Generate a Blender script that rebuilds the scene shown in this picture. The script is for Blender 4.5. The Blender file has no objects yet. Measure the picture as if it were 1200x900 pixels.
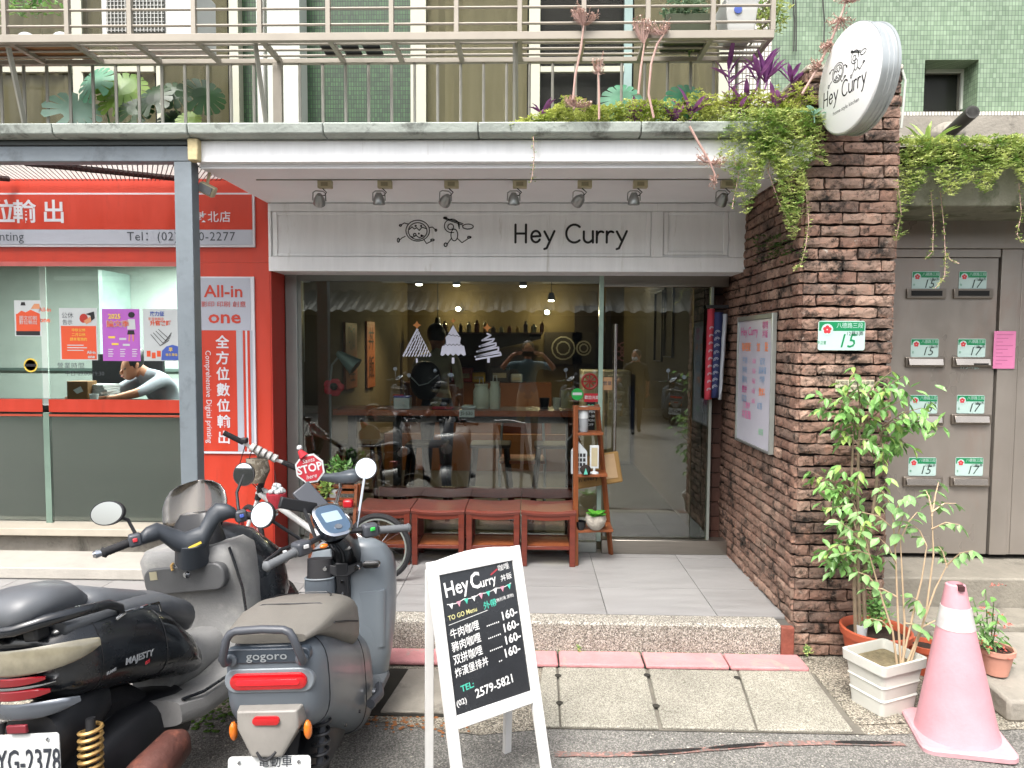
import bpy, bmesh, math, random
from mathutils import Vector, Matrix, Euler, noise
from math import sin, cos, pi, radians, sqrt, atan2
random.seed(7)
S = bpy.context.scene
COL = S.collection
# ---------------------------------------------------------------- camera
F = 800.0 / 1200.0
cam = bpy.data.cameras.new('camera'); cam.sensor_width = 36; cam.lens = 36 * F
cam.clip_start = 0.05; cam.clip_end = 500
camo = bpy.data.objects.new('camera', cam); COL.objects.link(camo)
CAM = Vector((0, 0, 1.65)); PITCH = radians(3.2); YAW = radians(1.45); ROLL = radians(-0.3)
camo.location = CAM
CR = Matrix.Rotation(YAW, 3, 'Z') @ Matrix.Rotation(pi / 2 - PITCH, 3, 'X') @ Matrix.Rotation(-ROLL, 3, 'Z')
camo.rotation_euler = CR.to_euler()
S.camera = camo
def ray(px, py):
    return CR @ Vector(((px - 600) / 800.0, -(py - 450) / 800.0, -1))
def P(px, py, Y):
    d = ray(px, py); return CAM + d * (Y / d.y)
def PZ(px, py, z=0.0):
    d = ray(px, py); return CAM + d * ((z - CAM.z) / d.z)
def PX(px, py, X):
    d = ray(px, py); return CAM + d * (X / d.x)
# ---------------------------------------------------------------- light
SUN_EL, SUN_AZ = radians(58), radians(205)      # azimuth measured from +Y clockwise
W = bpy.data.worlds.new('World'); S.world = W; W.use_nodes = True
nt = W.node_tree; nt.nodes.clear()
sky = nt.nodes.new('ShaderNodeTexSky'); sky.sky_type = 'NISHITA'; sky.sun_disc = False
sky.sun_elevation = SUN_EL; sky.sun_rotation = SUN_AZ
sky.air_density = 1.0; sky.dust_density = 6.0; sky.ozone_density = 0.4
bg = nt.nodes.new('ShaderNodeBackground'); bg.inputs[1].default_value = 0.15
hs = nt.nodes.new('ShaderNodeHueSaturation'); hs.inputs['Saturation'].default_value = 0.42
out = nt.nodes.new('ShaderNodeOutputWorld')
nt.links.new(sky.outputs[0], hs.inputs['Color']); nt.links.new(hs.outputs[0], bg.inputs[0]); nt.links.new(bg.outputs[0], out.inputs[0])
sl = bpy.data.lights.new('sun', 'SUN'); sl.energy = 1.0; sl.angle = radians(20); sl.color = (1, .985, .96)
so = bpy.data.objects.new('sun', sl); COL.objects.link(so); so.location = (0, -6, 12)
sd = Vector((sin(SUN_AZ) * cos(SUN_EL), cos(SUN_AZ) * cos(SUN_EL), sin(SUN_EL)))
so.rotation_euler = sd.to_track_quat('Z', 'Y').to_euler()
S.view_settings.view_transform = 'Standard'; S.view_settings.look = 'None'
S.view_settings.exposure = 1.55; S.view_settings.gamma = 1.0
S.cycles.max_bounces = 8; S.cycles.diffuse_bounces = 4; S.cycles.glossy_bounces = 4
S.cycles.transmission_bounces = 6; S.cycles.transparent_max_bounces = 16
S.cycles.sample_clamp_indirect = 4.0; S.cycles.caustics_reflective = False; S.cycles.caustics_refractive = False

# ---------------------------------------------------------------- materials
MATS = {}
def hx(h):
    h = h.lstrip('#'); c = [int(h[i:i + 2], 16) / 255 for i in (0, 2, 4)]
    return tuple((x / 12.92 if x <= .04045 else ((x + .055) / 1.055) ** 2.4) for x in c)
def M(name, col, rough=.6, metal=0.0, var=.12, scale=6.0, bump=0.0, bscale=60.0, spec=.5, coat=0.0,
      rand=0.0, col2=None, thr=.5, soft=.15, aniso=None, det=4.0, trans=0.0, emit=0.0, dirt=0.0, bdist=.01):
    """base colour with broad noise, optional second colour in patches, per-object jitter, fine bump"""
    if name in MATS: return MATS[name]
    if isinstance(col, str): col = hx(col)
    if isinstance(col2, str): col2 = hx(col2)
    m = bpy.data.materials.new(name); m.use_nodes = True; nt = m.node_tree; N = nt.nodes; L = nt.links
    b = N['Principled BSDF']; b.inputs['Roughness'].default_value = rough; b.inputs['Metallic'].default_value = metal
    b.inputs['Specular IOR Level'].default_value = spec
    b.inputs['Coat Weight'].default_value = coat; b.inputs['Coat Roughness'].default_value = .08
    tc = N.new('ShaderNodeTexCoord'); vec = tc.outputs['Object']
    if aniso:
        mp = N.new('ShaderNodeMapping'); mp.inputs['Scale'].default_value = aniso
        L.new(vec, mp.inputs[0]); vec = mp.outputs[0]
    oi = None
    if rand:
        oi = N.new('ShaderNodeObjectInfo')
        ad = N.new('ShaderNodeVectorMath'); ad.operation = 'ADD'
        ml = N.new('ShaderNodeVectorMath'); ml.operation = 'SCALE'; ml.inputs['Scale'].default_value = 37.0
        cb = N.new('ShaderNodeCombineXYZ')
        for i in range(3): L.new(oi.outputs['Random'], cb.inputs[i])
        L.new(cb.outputs[0], ml.inputs[0]); L.new(vec, ad.inputs[0]); L.new(ml.outputs[0], ad.inputs[1]); vec = ad.outputs[0]
    n = N.new('ShaderNodeTexNoise'); n.inputs['Scale'].default_value = scale; n.inputs['Detail'].default_value = det
    n.inputs['Roughness'].default_value = .62
    L.new(vec, n.inputs['Vector'])
    r = N.new('ShaderNodeValToRGB'); r.color_ramp.elements[0].position = .3; r.color_ramp.elements[1].position = .72
    lo = [c * (1 - var) for c in col]; hi = [min(1, c * (1 + var)) for c in col]
    r.color_ramp.elements[0].color = (*lo, 1); r.color_ramp.elements[1].color = (*hi, 1)
    L.new(n.outputs[0], r.inputs[0]); cout = r.outputs[0]
    if col2 is not None:
        n2 = N.new('ShaderNodeTexNoise'); n2.inputs['Scale'].default_value = scale * .7; n2.inputs['Detail'].default_value = 7
        n2.inputs['Roughness'].default_value = .7; n2.inputs['Distortion'].default_value = .4
        L.new(vec, n2.inputs['Vector'])
        mr = N.new('ShaderNodeMapRange'); mr.inputs[1].default_value = thr; mr.inputs[2].default_value = thr + soft
        L.new(n2.outputs[0], mr.inputs[0])
        mx = N.new('ShaderNodeMix'); mx.data_type = 'RGBA'; mx.inputs[7].default_value = (*col2, 1)
        L.new(mr.outputs[0], mx.inputs[0]); L.new(cout, mx.inputs[6]); cout = mx.outputs[2]
    if rand:
        mr = N.new('ShaderNodeMapRange'); mr.inputs[3].default_value = 1 - rand; mr.inputs[4].default_value = 1 + rand
        L.new(oi.outputs['Random'], mr.inputs[0])
        vm = N.new('ShaderNodeVectorMath'); vm.operation = 'SCALE'; L.new(cout, vm.inputs[0]); L.new(mr.outputs[0], vm.inputs['Scale'])
        cout = vm.outputs[0]
    L.new(cout, b.inputs['Base Color'])
    if dirt:
        r2 = N.new('ShaderNodeMapRange'); r2.inputs[1].default_value = .35; r2.inputs[2].default_value = .7
        r2.inputs[3].default_value = max(.03, rough - dirt); r2.inputs[4].default_value = min(1, rough + dirt)
        L.new(n.outputs[0], r2.inputs[0]); L.new(r2.outputs[0], b.inputs['Roughness'])
    if bump:
        nb = N.new('ShaderNodeTexNoise'); nb.inputs['Scale'].default_value = bscale; nb.inputs['Detail'].default_value = 5
        L.new(vec, nb.inputs['Vector'])
        bp = N.new('ShaderNodeBump'); bp.inputs['Strength'].default_value = bump; bp.inputs['Distance'].default_value = bdist
        L.new(nb.outputs[0], bp.inputs['Height']); L.new(bp.outputs[0], b.inputs['Normal'])
    if emit:
        b.inputs['Emission Color'].default_value = (*col, 1); b.inputs['Emission Strength'].default_value = emit
    if trans:
        b.inputs['Transmission Weight'].default_value = trans
    MATS[name] = m; return m
def speckle(name, base, cols, scale=120, rough=.8, bump=.4, big=.15, dens=.5):
    """washed pebble / asphalt aggregate: voronoi cells picked between colours"""
    m = bpy.data.materials.new(name); m.use_nodes = True; nt = m.node_tree; N = nt.nodes; L = nt.links
    b = N['Principled BSDF']; b.inputs['Roughness'].default_value = rough; b.inputs['Specular IOR Level'].default_value = .3
    tc = N.new('ShaderNodeTexCoord'); v = N.new('ShaderNodeTexVoronoi'); v.inputs['Scale'].default_value = scale
    L.new(tc.outputs['Object'], v.inputs['Vector'])
    sp = N.new('ShaderNodeSeparateColor'); L.new(v.outputs['Color'], sp.inputs[0])
    r = N.new('ShaderNodeValToRGB'); r.color_ramp.interpolation = 'CONSTANT'
    cs = [base] + list(cols); e = r.color_ramp.elements
    while len(e) < len(cs): e.new(.5)
    for i, c in enumerate(cs):
        e[i].position = 0 if i == 0 else dens + (1 - dens) * (i - 1) / max(1, len(cs) - 1)
        e[i].color = (*(hx(c) if isinstance(c, str) else c), 1)
    L.new(sp.outputs[0], r.inputs[0])
    n = N.new('ShaderNodeTexNoise'); n.inputs['Scale'].default_value = 2.2; n.inputs['Detail'].default_value = 8; n.inputs['Roughness'].default_value = .65
    L.new(tc.outputs['Object'], n.inputs['Vector'])
    mr = N.new('ShaderNodeMapRange'); mr.inputs[1].default_value = .3; mr.inputs[2].default_value = .7
    mr.inputs[3].default_value = 1 - big; mr.inputs[4].default_value = 1 + big
    L.new(n.outputs[0], mr.inputs[0])
    vm = N.new('ShaderNodeVectorMath'); vm.operation = 'SCALE'; L.new(r.outputs[0], vm.inputs[0]); L.new(mr.outputs[0], vm.inputs['Scale'])
    L.new(vm.outputs[0], b.inputs['Base Color'])
    bp = N.new('ShaderNodeBump'); bp.inputs['Strength'].default_value = bump; bp.inputs['Distance'].default_value = .004; bp.invert = True
    L.new(v.outputs['Distance'], bp.inputs['Height']); L.new(bp.outputs[0], b.inputs['Normal'])
    MATS[name] = m; return m
def glassm(name, tint=(.9, .96, .94), refl=.07, rough=0.0, frost=0.0, ior=1.5):
    m = bpy.data.materials.new(name); m.use_nodes = True; nt = m.node_tree; N = nt.nodes; L = nt.links
    N.clear(); o = N.new('ShaderNodeOutputMaterial')
    g = N.new('ShaderNodeBsdfGlossy'); g.inputs['Roughness'].default_value = rough
    t = N.new('ShaderNodeBsdfTransparent'); t.inputs[0].default_value = (*tint, 1)
    f = N.new('ShaderNodeFresnel'); f.inputs[0].default_value = ior
    a = N.new('ShaderNodeMath'); a.operation = 'ADD'; a.inputs[1].default_value = refl; L.new(f.outputs[0], a.inputs[0])
    body = t.outputs[0]
    if frost:
        d = N.new('ShaderNodeBsdfDiffuse'); d.inputs[0].default_value = (.27, .275, .26, 1)
        tl = N.new('ShaderNodeBsdfTranslucent'); tl.inputs[0].default_value = (.42, .43, .40, 1)
        mm = N.new('ShaderNodeMixShader'); mm.inputs[0].default_value = .5; L.new(d.outputs[0], mm.inputs[1]); L.new(tl.outputs[0], mm.inputs[2])
        m2 = N.new('ShaderNodeMixShader'); m2.inputs[0].default_value = frost; L.new(t.outputs[0], m2.inputs[1]); L.new(mm.outputs[0], m2.inputs[2]); body = m2.outputs[0]
    mx = N.new('ShaderNodeMixShader'); L.new(a.outputs[0], mx.inputs[0]); L.new(body, mx.inputs[1]); L.new(g.outputs[0], mx.inputs[2])
    L.new(mx.outputs[0], o.inputs[0]); MATS[name] = m; return m
def leafm(name, c1, c2, rough=.45, scale=6.0):
    """leaf: colour varies through the plant, some light passes through the blade"""
    m = bpy.data.materials.new(name); m.use_nodes = True; nt = m.node_tree; N = nt.nodes; L = nt.links
    N.clear(); o = N.new('ShaderNodeOutputMaterial')
    p = N.new('ShaderNodeBsdfPrincipled'); p.inputs['Roughness'].default_value = rough
    tc = N.new('ShaderNodeTexCoord'); n = N.new('ShaderNodeTexNoise'); n.inputs['Scale'].default_value = scale; n.inputs['Detail'].default_value = 3
    L.new(tc.outputs['Object'], n.inputs['Vector'])
    r = N.new('ShaderNodeValToRGB'); r.color_ramp.elements[0].position = .35; r.color_ramp.elements[1].position = .65
    r.color_ramp.elements[0].color = (*hx(c1), 1); r.color_ramp.elements[1].color = (*hx(c2), 1)
    L.new(n.outputs[0], r.inputs[0]); L.new(r.outputs[0], p.inputs['Base Color'])
    t = N.new('ShaderNodeBsdfTranslucent'); L.new(r.outputs[0], t.inputs[0])
    mx = N.new('ShaderNodeMixShader'); mx.inputs[0].default_value = .3; L.new(p.outputs[0], mx.inputs[1]); L.new(t.outputs[0], mx.inputs[2])
    L.new(mx.outputs[0], o.inputs[0]); MATS[name] = m; return m

# ---------------------------------------------------------------- objects
ORIG = {}
def lnk(o): COL.objects.link(o); return o
def tag(o, label=None, cat=None, group=None, kind=None):
    if label: o['label'] = label
    if cat: o['category'] = cat
    if group: o['group'] = group
    if kind: o['kind'] = kind
    return o
def thing(name, label, cat, loc=(0, 0, 0), rz=0.0, rx=0.0, ry=0.0, group=None, local=False):
    o = lnk(bpy.data.objects.new(name, None)); o.empty_display_size = .05
    o.location = loc; o.rotation_euler = (rx, ry, rz)
    mw = Matrix.Translation(Vector(loc)) @ Euler((rx, ry, rz)).to_matrix().to_4x4()
    ORIG[o.name] = None if local else mw.inverted()
    return tag(o, label, cat, group)
class MB:
    def __init__(s): s.v = []; s.f = []; s.m = []
    def add(s, vs, fs, mi=0):
        n = len(s.v); s.v += [Vector(v) for v in vs]; s.f += [tuple(i + n for i in f) for f in fs]; s.m += [mi] * len(fs); return s
    def box(s, c, d, rot=None, mi=0):
        x, y, z = d[0] / 2, d[1] / 2, d[2] / 2; c = Vector(c)
        vs = [Vector(q) for q in ((-x, -y, -z), (x, -y, -z), (x, y, -z), (-x, y, -z), (-x, -y, z), (x, -y, z), (x, y, z), (-x, y, z))]
        if rot is not None:
            R = rot if isinstance(rot, Matrix) else Euler(rot).to_matrix()
            vs = [R @ v for v in vs]
        return s.add([c + v for v in vs], [(0, 3, 2, 1), (4, 5, 6, 7), (0, 1, 5, 4), (1, 2, 6, 5), (2, 3, 7, 6), (3, 0, 4, 7)], mi)
    def bx(s, x0, x1, y0, y1, z0, z1, mi=0):
        return s.box(((x0 + x1) / 2, (y0 + y1) / 2, (z0 + z1) / 2), (abs(x1 - x0), abs(y1 - y0), abs(z1 - z0)), None, mi)
    def tube(s, pts, r, n=8, mi=0, cap=True, up=None):
        pts = [Vector(p) for p in pts]; k = len(pts)
        rr = r if isinstance(r, (list, tuple)) else [r] * k
        rings = []; prev = None
        for i, p in enumerate(pts):
            d = (pts[min(i + 1, k - 1)] - pts[max(i - 1, 0)])
            if d.length < 1e-9: d = Vector((0, 0, 1))
            d.normalize()
            if prev is None:
                a = Vector((0, 0, 1)) if abs(d.z) < .9 else Vector((1, 0, 0))
                u = d.cross(a).normalized()
            else:
                u = (prev - d * prev.dot(d))
                u = u.normalized() if u.length > 1e-6 else d.orthogonal().normalized()
            prev = u; w = d.cross(u)
            rings.append([p + (u * cos(2 * pi * j / n) + w * sin(2 * pi * j / n)) * rr[i] for j in range(n)])
        return s.loft(rings, mi, cap)
    def cyl(s, p0, p1, r0, r1=None, n=16, mi=0): return s.tube([p0, p1], [r0, r0 if r1 is None else r1], n, mi)
    def loft(s, rings, mi=0, cap=True, closed=True):
        n = len(rings[0]); vs = [v for r in rings for v in r]; fs = []
        for i in range(len(rings) - 1):
            for j in range(n if closed else n - 1):
                a = i * n + j; b = i * n + (j + 1) % n
                fs.append((a, b, b + n, a + n))
        if cap and closed:
            fs.append(tuple(range(n - 1, -1, -1))); fs.append(tuple((len(rings) - 1) * n + j for j in range(n)))
        return s.add(vs, fs, mi)
    def lathe(s, prof, c=(0, 0, 0), axis='Z', n=24, mi=0, R=None):
        c = Vector(c); rings = []
        for r, h in prof:
            ring = []
            for j in range(n):
                a = 2 * pi * j / n
                v = Vector((r * cos(a), r * sin(a), h))
                if axis == 'X': v = Vector((v.z, v.x, v.y))
                elif axis == 'Y': v = Vector((v.x, -v.z, v.y))
                if R is not None: v = R @ v
                ring.append(c + v)
            rings.append(ring)
        return s.loft(rings, mi, True)
    def ell(s, c, r, n=16, m=10, mi=0, R=None):
        c = Vector(c); rings = []
        for i in range(1, m):
            t = pi * i / m; ring = []
            for j in range(n):
                a = 2 * pi * j / n; v = Vector((r[0] * sin(t) * cos(a), r[1] * sin(t) * sin(a), -r[2] * cos(t)))
                ring.append(c + (R @ v if R is not None else v))
            rings.append(ring)
        return s.loft(rings, mi, True)
    def prism(s, poly, d, mi=0):
        """poly: list of 3-D points in a plane, d: extrusion vector"""
        poly = [Vector(p) for p in poly]; d = Vector(d); n = len(poly)
        vs = poly + [p + d for p in poly]
        fs = [tuple(range(n)), tuple(range(2 * n - 1, n - 1, -1))] + [(j, j + n, (j + 1) % n + n, (j + 1) % n) for j in range(n)]
        return s.add(vs, fs, mi)
    def quad(s, a, b, c, d, mi=0): return s.add([a, b, c, d], [(0, 1, 2, 3)], mi)
    def build(s, name, mat, parent=None, smooth=False, bevel=0.0, label=None, sub=0, world=None, ang=40, seg=2):
        me = bpy.data.meshes.new(name)
        vs = s.v
        o = bpy.data.objects.new(name, me)
        inv = None
        if parent is not None:
            inv = ORIG.get(parent.name); o.parent = parent; ORIG[o.name] = inv
        else: ORIG[o.name] = Matrix.Identity(4)
        if inv is not None: vs = [inv @ v for v in vs]
        me.from_pydata([tuple(v) for v in vs], [], s.f)
        for m in (mat if isinstance(mat, (list, tuple)) else [mat]): me.materials.append(m)
        me.polygons.foreach_set('material_index', s.m)
        bm = bmesh.new(); bm.from_mesh(me); bmesh.ops.recalc_face_normals(bm, faces=bm.faces); bm.to_mesh(me); bm.free()
        if bevel:
            b = o.modifiers.new('bevel', 'BEVEL'); b.width = bevel; b.segments = seg; b.limit_method = 'ANGLE'; b.angle_limit = radians(35)
        if sub:
            b = o.modifiers.new('sub', 'SUBSURF'); b.levels = sub; b.render_levels = sub
        if smooth or bevel or sub:
            me.polygons.foreach_set('use_smooth', [True] * len(me.polygons))
            if not sub: me.set_sharp_from_angle(angle=radians(ang))
        me.update(); lnk(o)
        if label: o['label'] = label
        return o
def inst(src, name, parent, loc=(0, 0, 0), rot=(0, 0, 0), scale=(1, 1, 1), mat=None):
    """another object on the same mesh, loc in world coordinates (parent's frame removed)"""
    o = bpy.data.objects.new(name, src.data if hasattr(src, 'data') else src); lnk(o)
    mw = Matrix.LocRotScale(Vector(loc), Euler(rot), Vector(scale))
    if parent is not None:
        o.parent = parent; inv = ORIG.get(parent.name)
        if inv is not None: mw = inv @ mw
    o.matrix_basis = mw
    return o
def kids(o): return [c for c in bpy.data.objects if c.parent == o]
def copy_tree(o, parent=None):
    c = o.copy(); lnk(c); ORIG[c.name] = ORIG.get(o.name)
    if parent is not None: c.parent = parent
    for ch in KIDS.get(o.name) or kids(o): copy_tree(ch, c)
    return c
KIDS = {}
_tc = {}
def text(body, size, mat, parent, O, ux=(1, 0, 0), uy=(0, 0, 1), name='lettering', align='CENTER', bold=0.0, xs=1.0, shear=0.0, space=1.0, res=2, line=None, extr=0.0):
    """flat lettering turned to a mesh; O is the anchor, ux/uy the writing and up directions (in the frame the parts use)"""
    key = (body, bold, shear, space, align, line, extr)
    if key not in _tc:
        cu = bpy.data.curves.new('t', 'FONT'); cu.body = body; cu.size = 1; cu.align_x = align; cu.align_y = 'CENTER'
        cu.offset = bold; cu.shear = shear; cu.space_character = space; cu.resolution_u = res; cu.extrude = extr
        if line: cu.space_line = line
        o = bpy.data.objects.new('t', cu); COL.objects.link(o)
        me = bpy.data.meshes.new_from_object(o.evaluated_get(bpy.context.evaluated_depsgraph_get()))
        _tc[key] = ([v.co.copy() for v in me.vertices], [tuple(p.vertices) for p in me.polygons])
        bpy.data.objects.remove(o); bpy.data.curves.remove(cu); bpy.data.meshes.remove(me)
    vs, fs = _tc[key]; O = Vector(O); ux = Vector(ux); uy = Vector(uy)
    nz = ux.cross(uy).normalized()
    mb = MB(); mb.add([O + ux * (v.x * size * xs) + uy * (v.y * size) + nz * (v.z * size) for v in vs], fs)
    return mb.build(name, mat, parent)
def strokes(lines, w, mat, parent, O, ux, uy, name='drawing', off=0.0, n=None):
    """monoline drawing: flat ribbons with round ends; lines are lists of 2-D points"""
    mb = MB(); O = Vector(O); ux = Vector(ux); uy = Vector(uy); nz = ux.cross(uy).normalized()
    def pt(x, y, k=0): return O + ux * x + uy * y + nz * (off + k)
    k = 0
    for ln in lines:
        ww = w; k += .00002
        if isinstance(ln, tuple): ln, ww = ln
        for i in range(len(ln) - 1):
            a = Vector(ln[i]).to_2d(); b = Vector(ln[i + 1]).to_2d(); d = b - a
            if d.length < 1e-7: continue
            d.normalize(); q = Vector((-d.y, d.x)) * ww / 2
            mb.add([pt(*(a + q), k), pt(*(a - q), k), pt(*(b - q), k), pt(*(b + q), k)], [(0, 1, 2, 3)])
        for p in ln:
            mb.add([pt(p[0] + cos(t * pi / 4) * ww / 2, p[1] + sin(t * pi / 4) * ww / 2, k + .00001) for t in range(8)], [tuple(range(8))])
    return mb.build(name, mat, parent)
def arc(cx, cy, rx, ry, a0, a1, n=12):
    return [(cx + rx * cos(radians(a0 + (a1 - a0) * i / n)), cy + ry * sin(radians(a0 + (a1 - a0) * i / n))) for i in range(n + 1)]
def rrect(w, h, r, n=4, cx=0, cy=0):
    p = []
    for sx, sy, a in ((1, 1, 0), (-1, 1, 90), (-1, -1, 180), (1, -1, 270)):
        for i in range(n + 1):
            t = radians(a + 90 * i / n); p.append((cx + sx * (w / 2 - r) + r * cos(t), cy + sy * (h / 2 - r) + r * sin(t)))
    return p
# ================================================================ setting
def R4(px0, py0, px1, py1, Y):
    a = P(px0, (py0 + py1) / 2, Y); b = P(px1, (py0 + py1) / 2, Y); c = P((px0 + px1) / 2, py0, Y); d = P((px0 + px1) / 2, py1, Y)
    return a.x, b.x, d.z, c.z            # x0,x1,z0,z1
YC, ZP, YF, YG, XW = 3.57, .185, 4.54, 4.82, 1.41
asph = speckle('asphalt', '#63625e', ['#7c7a75', '#55544f', '#8a8781', '#6d6c68'], 190, .85, .5, .16, .35)
pebble = speckle('washed_pebble', '#85827a', ['#a19d93', '#6b675f', '#b7b3a9', '#918a7e', '#56524c'], 200, .75, .6, .12, .25)
conc_y = speckle('paver_concrete', '#827f74', ['#959286', '#6c695f', '#a09d91'], 260, .85, .35, .2, .35)
pinkc = M('pink_kerb_paint', '#b87f80', .8, var=.12, scale=9, bump=.5, bscale=90, col2='#9a8c84', thr=.57, soft=.06)
tilefl = M('grey_floor_tile', '#868584', .45, var=.10, scale=3, aniso=(1, 5, 1), bump=.08, bscale=40, rand=.05, dirt=.12, col2='#737270', thr=.56, soft=.2)
grout = M('grout', '#4e4c48', .9)
concrete = M('weathered_concrete', '#8a857b', .85, var=.2, scale=5, bump=.5, bscale=45, col2='#4d4a42', thr=.55, soft=.15)
dirtm = M('dark_joint_dirt', '#2b2922', .95, var=.3)
mossm = M('moss', '#4a6b1f', .95, var=.4, scale=60, bump=1, bscale=200)

b = MB(); b.quad((-60, -60, 0), (60, -60, 0), (60, 60, 0), (-60, 60, 0)); tag(b.build('road', asph), kind='structure')
# lighter gutter strip of older concrete between the road and the kerb
gut = speckle('old_gutter_concrete', '#6f6a5f', ['#8f897b', '#55514a', '#a39d8f'], 170, .9, .5, .3, .35)
b = MB()
pts = [(-9, 2.98), (-2, 2.95), (-1.1, 2.93), (-.6, 2.88), (-.2, 2.8), (.1, 2.86), (1.5, 2.86), (2.4, 2.95), (9, 3.0)]
for i in range(len(pts) - 1):
    (xa, ya), (xb, yb) = pts[i], pts[i + 1]; b.quad((xa, ya, .004), (xb, yb, .004), (xb, 3.62, .004), (xa, 3.62, .004))
gutter = tag(b.build('gutter', gut), kind='structure')
# pavers: concrete slabs with small joints and grip holes
pav = tag(MB().bx(.07, 1.44, 2.858, 3.40, .004, .008)  .build('pavement', M('joint_sand', '#67635a', .95, var=.3)), kind='structure')
def slab(name, quad, z0, z1, mat, par, bev=.006, jit=.004, lab=None):
    mb = MB(); q = [Vector((x + random.uniform(-jit, jit), y + random.uniform(-jit, jit), z0)) for x, y in quad]
    mb.prism(q, (0, 0, z1 - z0)); return mb.build(name, mat, par, bevel=bev)
xs_f = [.075, .155, .605, 1.06, 1.43]; xs_n = [.02, .145, .575, .985, 1.40]
for i in range(4):
    slab('paving_slab', [(xs_n[i] + .006, 2.86), (xs_n[i + 1] - .006, 2.86), (xs_f[i + 1] - .006, 3.395), (xs_f[i] + .006, 3.395)], .005, .02, conc_y, pav)
slab('paving_slab', [(1.43, 2.93), (1.66, 2.95), (1.70, 3.36), (1.445, 3.395)], .005, .014, gut, pav)
for x, y in [(.152, 3.30), (.148, 3.04), (.594, 3.32), (.586, 3.03), (1.035, 3.31)]:
    mb = MB(); mb.lathe([(.016, 0), (.017, .004)], (x, y, .0185), n=10); mb.build('grip_hole', dirtm, pav)
# pink kerb stones, each a segment
kerb = tag(MB().bx(-6, 1.42, 3.42, 3.56, .004, .012).build('kerb', dirtm), kind='structure')
xk = [-6, -4.9, -3.8, -2.7, -1.65, -.75, -.28, .16, .60, 1.03, 1.43]
for i in range(len(xk) - 1):
    slab('kerb_stone', [(xk[i] + .004, 3.40), (xk[i + 1] - .004, 3.40), (xk[i + 1] - .004, 3.555), (xk[i] + .004, 3.555)], .01, .032 + .004 * random.random(), pinkc, kerb, .008, .002)
# moss and dirt creeping in the joint at the foot of the step
def crumbs(name, mat, pts, n, s, spread, z0=.004, flat=.35):
    mb = MB()
    for _ in range(n):
        c = random.choice(pts); x = c[0] + random.gauss(0, spread[0]); y = c[1] + random.gauss(0, spread[1]); r = s * random.uniform(.4, 1.4)
        k = random.randint(4, 6); a0 = random.random() * 6
        vs = [(x + r * cos(a0 + 2 * pi * i / k) * random.uniform(.6, 1.2), y + r * sin(a0 + 2 * pi * i / k), z0) for i in range(k)] + [(x, y, z0 + r * flat)]
        mb.add(vs, [(i, (i + 1) % k, k) for i in range(k)])
    return tag(mb.build(name, mat), kind='stuff')
crumbs('moss', mossm, [(-1.35, 3.1), (-1.3, 3.0), (-1.25, 3.2), (-1.4, 2.9)], 260, .012, (.05, .09))
crumbs('moss_tufts', mossm, [(i * .1 - .6, 3.555) for i in range(20)], 150, .008, (.05, .004), .03)
crumbs('dead_leaves', M('dead_leaf', '#8a5a35', .9, var=.3, scale=90), [(-.62, 2.86), (-.5, 2.9), (-.45, 3.0), (-.6, 2.95), (-.35, 2.84)], 130, .009, (.07, .04), .006, .25)
crumbs('pebbles', M('pale_pebble', '#a8a498', .8, var=.3, scale=90), [(random.uniform(-1.5, 1.6), random.uniform(2.55, 3.0)) for _ in range(60)], 200, .0045, (.2, .1), .004, .7)
# access cover in the gutter
t = thing('drain_cover', 'flat grey concrete access cover set in the gutter behind the chalkboard', 'drain cover', (-.47, 3.1, .004))
MB().bx(-.70, -.28, 2.93, 3.37, .005, .009).build('rim', dirtm, t)
mb = MB(); mb.prism([(-.655, 2.945, .008), (-.29, 2.945, .008), (-.30, 3.35, .008), (-.60, 3.35, .008)], (0, 0, .012)); mb.build('cover', concrete, t, bevel=.004)
# worn red line on the road
redl = speckle('worn_red_paint', '#7d625b', ['#706862', '#96756c', '#63605c', '#6b6762'], 90, .85, .5, .2, .45)
mb = MB(); mb2 = MB(); k = 60
def rl(u): return PZ(650 + 410 * u, 885 - 14 * u + 3 * sin(u * 7), 0)
for i in range(k):
    a, c = rl(i / k), rl((i + 1) / k)
    w0 = .016 + .006 * noise.noise(Vector((i * .4, 0, 0))); w1 = .016 + .006 * noise.noise(Vector(((i + 1) * .4, 0, 0)))
    mb.quad((a.x, a.y - w0, .006), (c.x, c.y - w1, .006), (c.x, c.y + w1, .006), (a.x, a.y + w0, .006))
line = tag(mb.build('red_road_line', redl), kind='structure')
tar = M('black_tar', '#191817', .6, var=.3, scale=50, bump=1, bscale=150)
for u0, u1 in [(.22, .42), (.44, .60), (.80, .97)]:
    mb = MB(); n = 14
    for s in range(n):
        a, c = rl(u0 + (u1 - u0) * s / n), rl(u0 + (u1 - u0) * (s + 1) / n)
        f = lambda q: .011 * sqrt(max(.05, sin(pi * q))) * (1 + .5 * noise.noise(Vector((q * 9, u0 * 50, 0))))
        mb.quad((a.x, a.y - f(s / n), .010), (c.x, c.y - f((s + 1) / n), .010), (c.x, c.y + f((s + 1) / n), .010), (a.x, a.y + f(s / n), .010))
    mb.build('tar_patch', tar, line)
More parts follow.
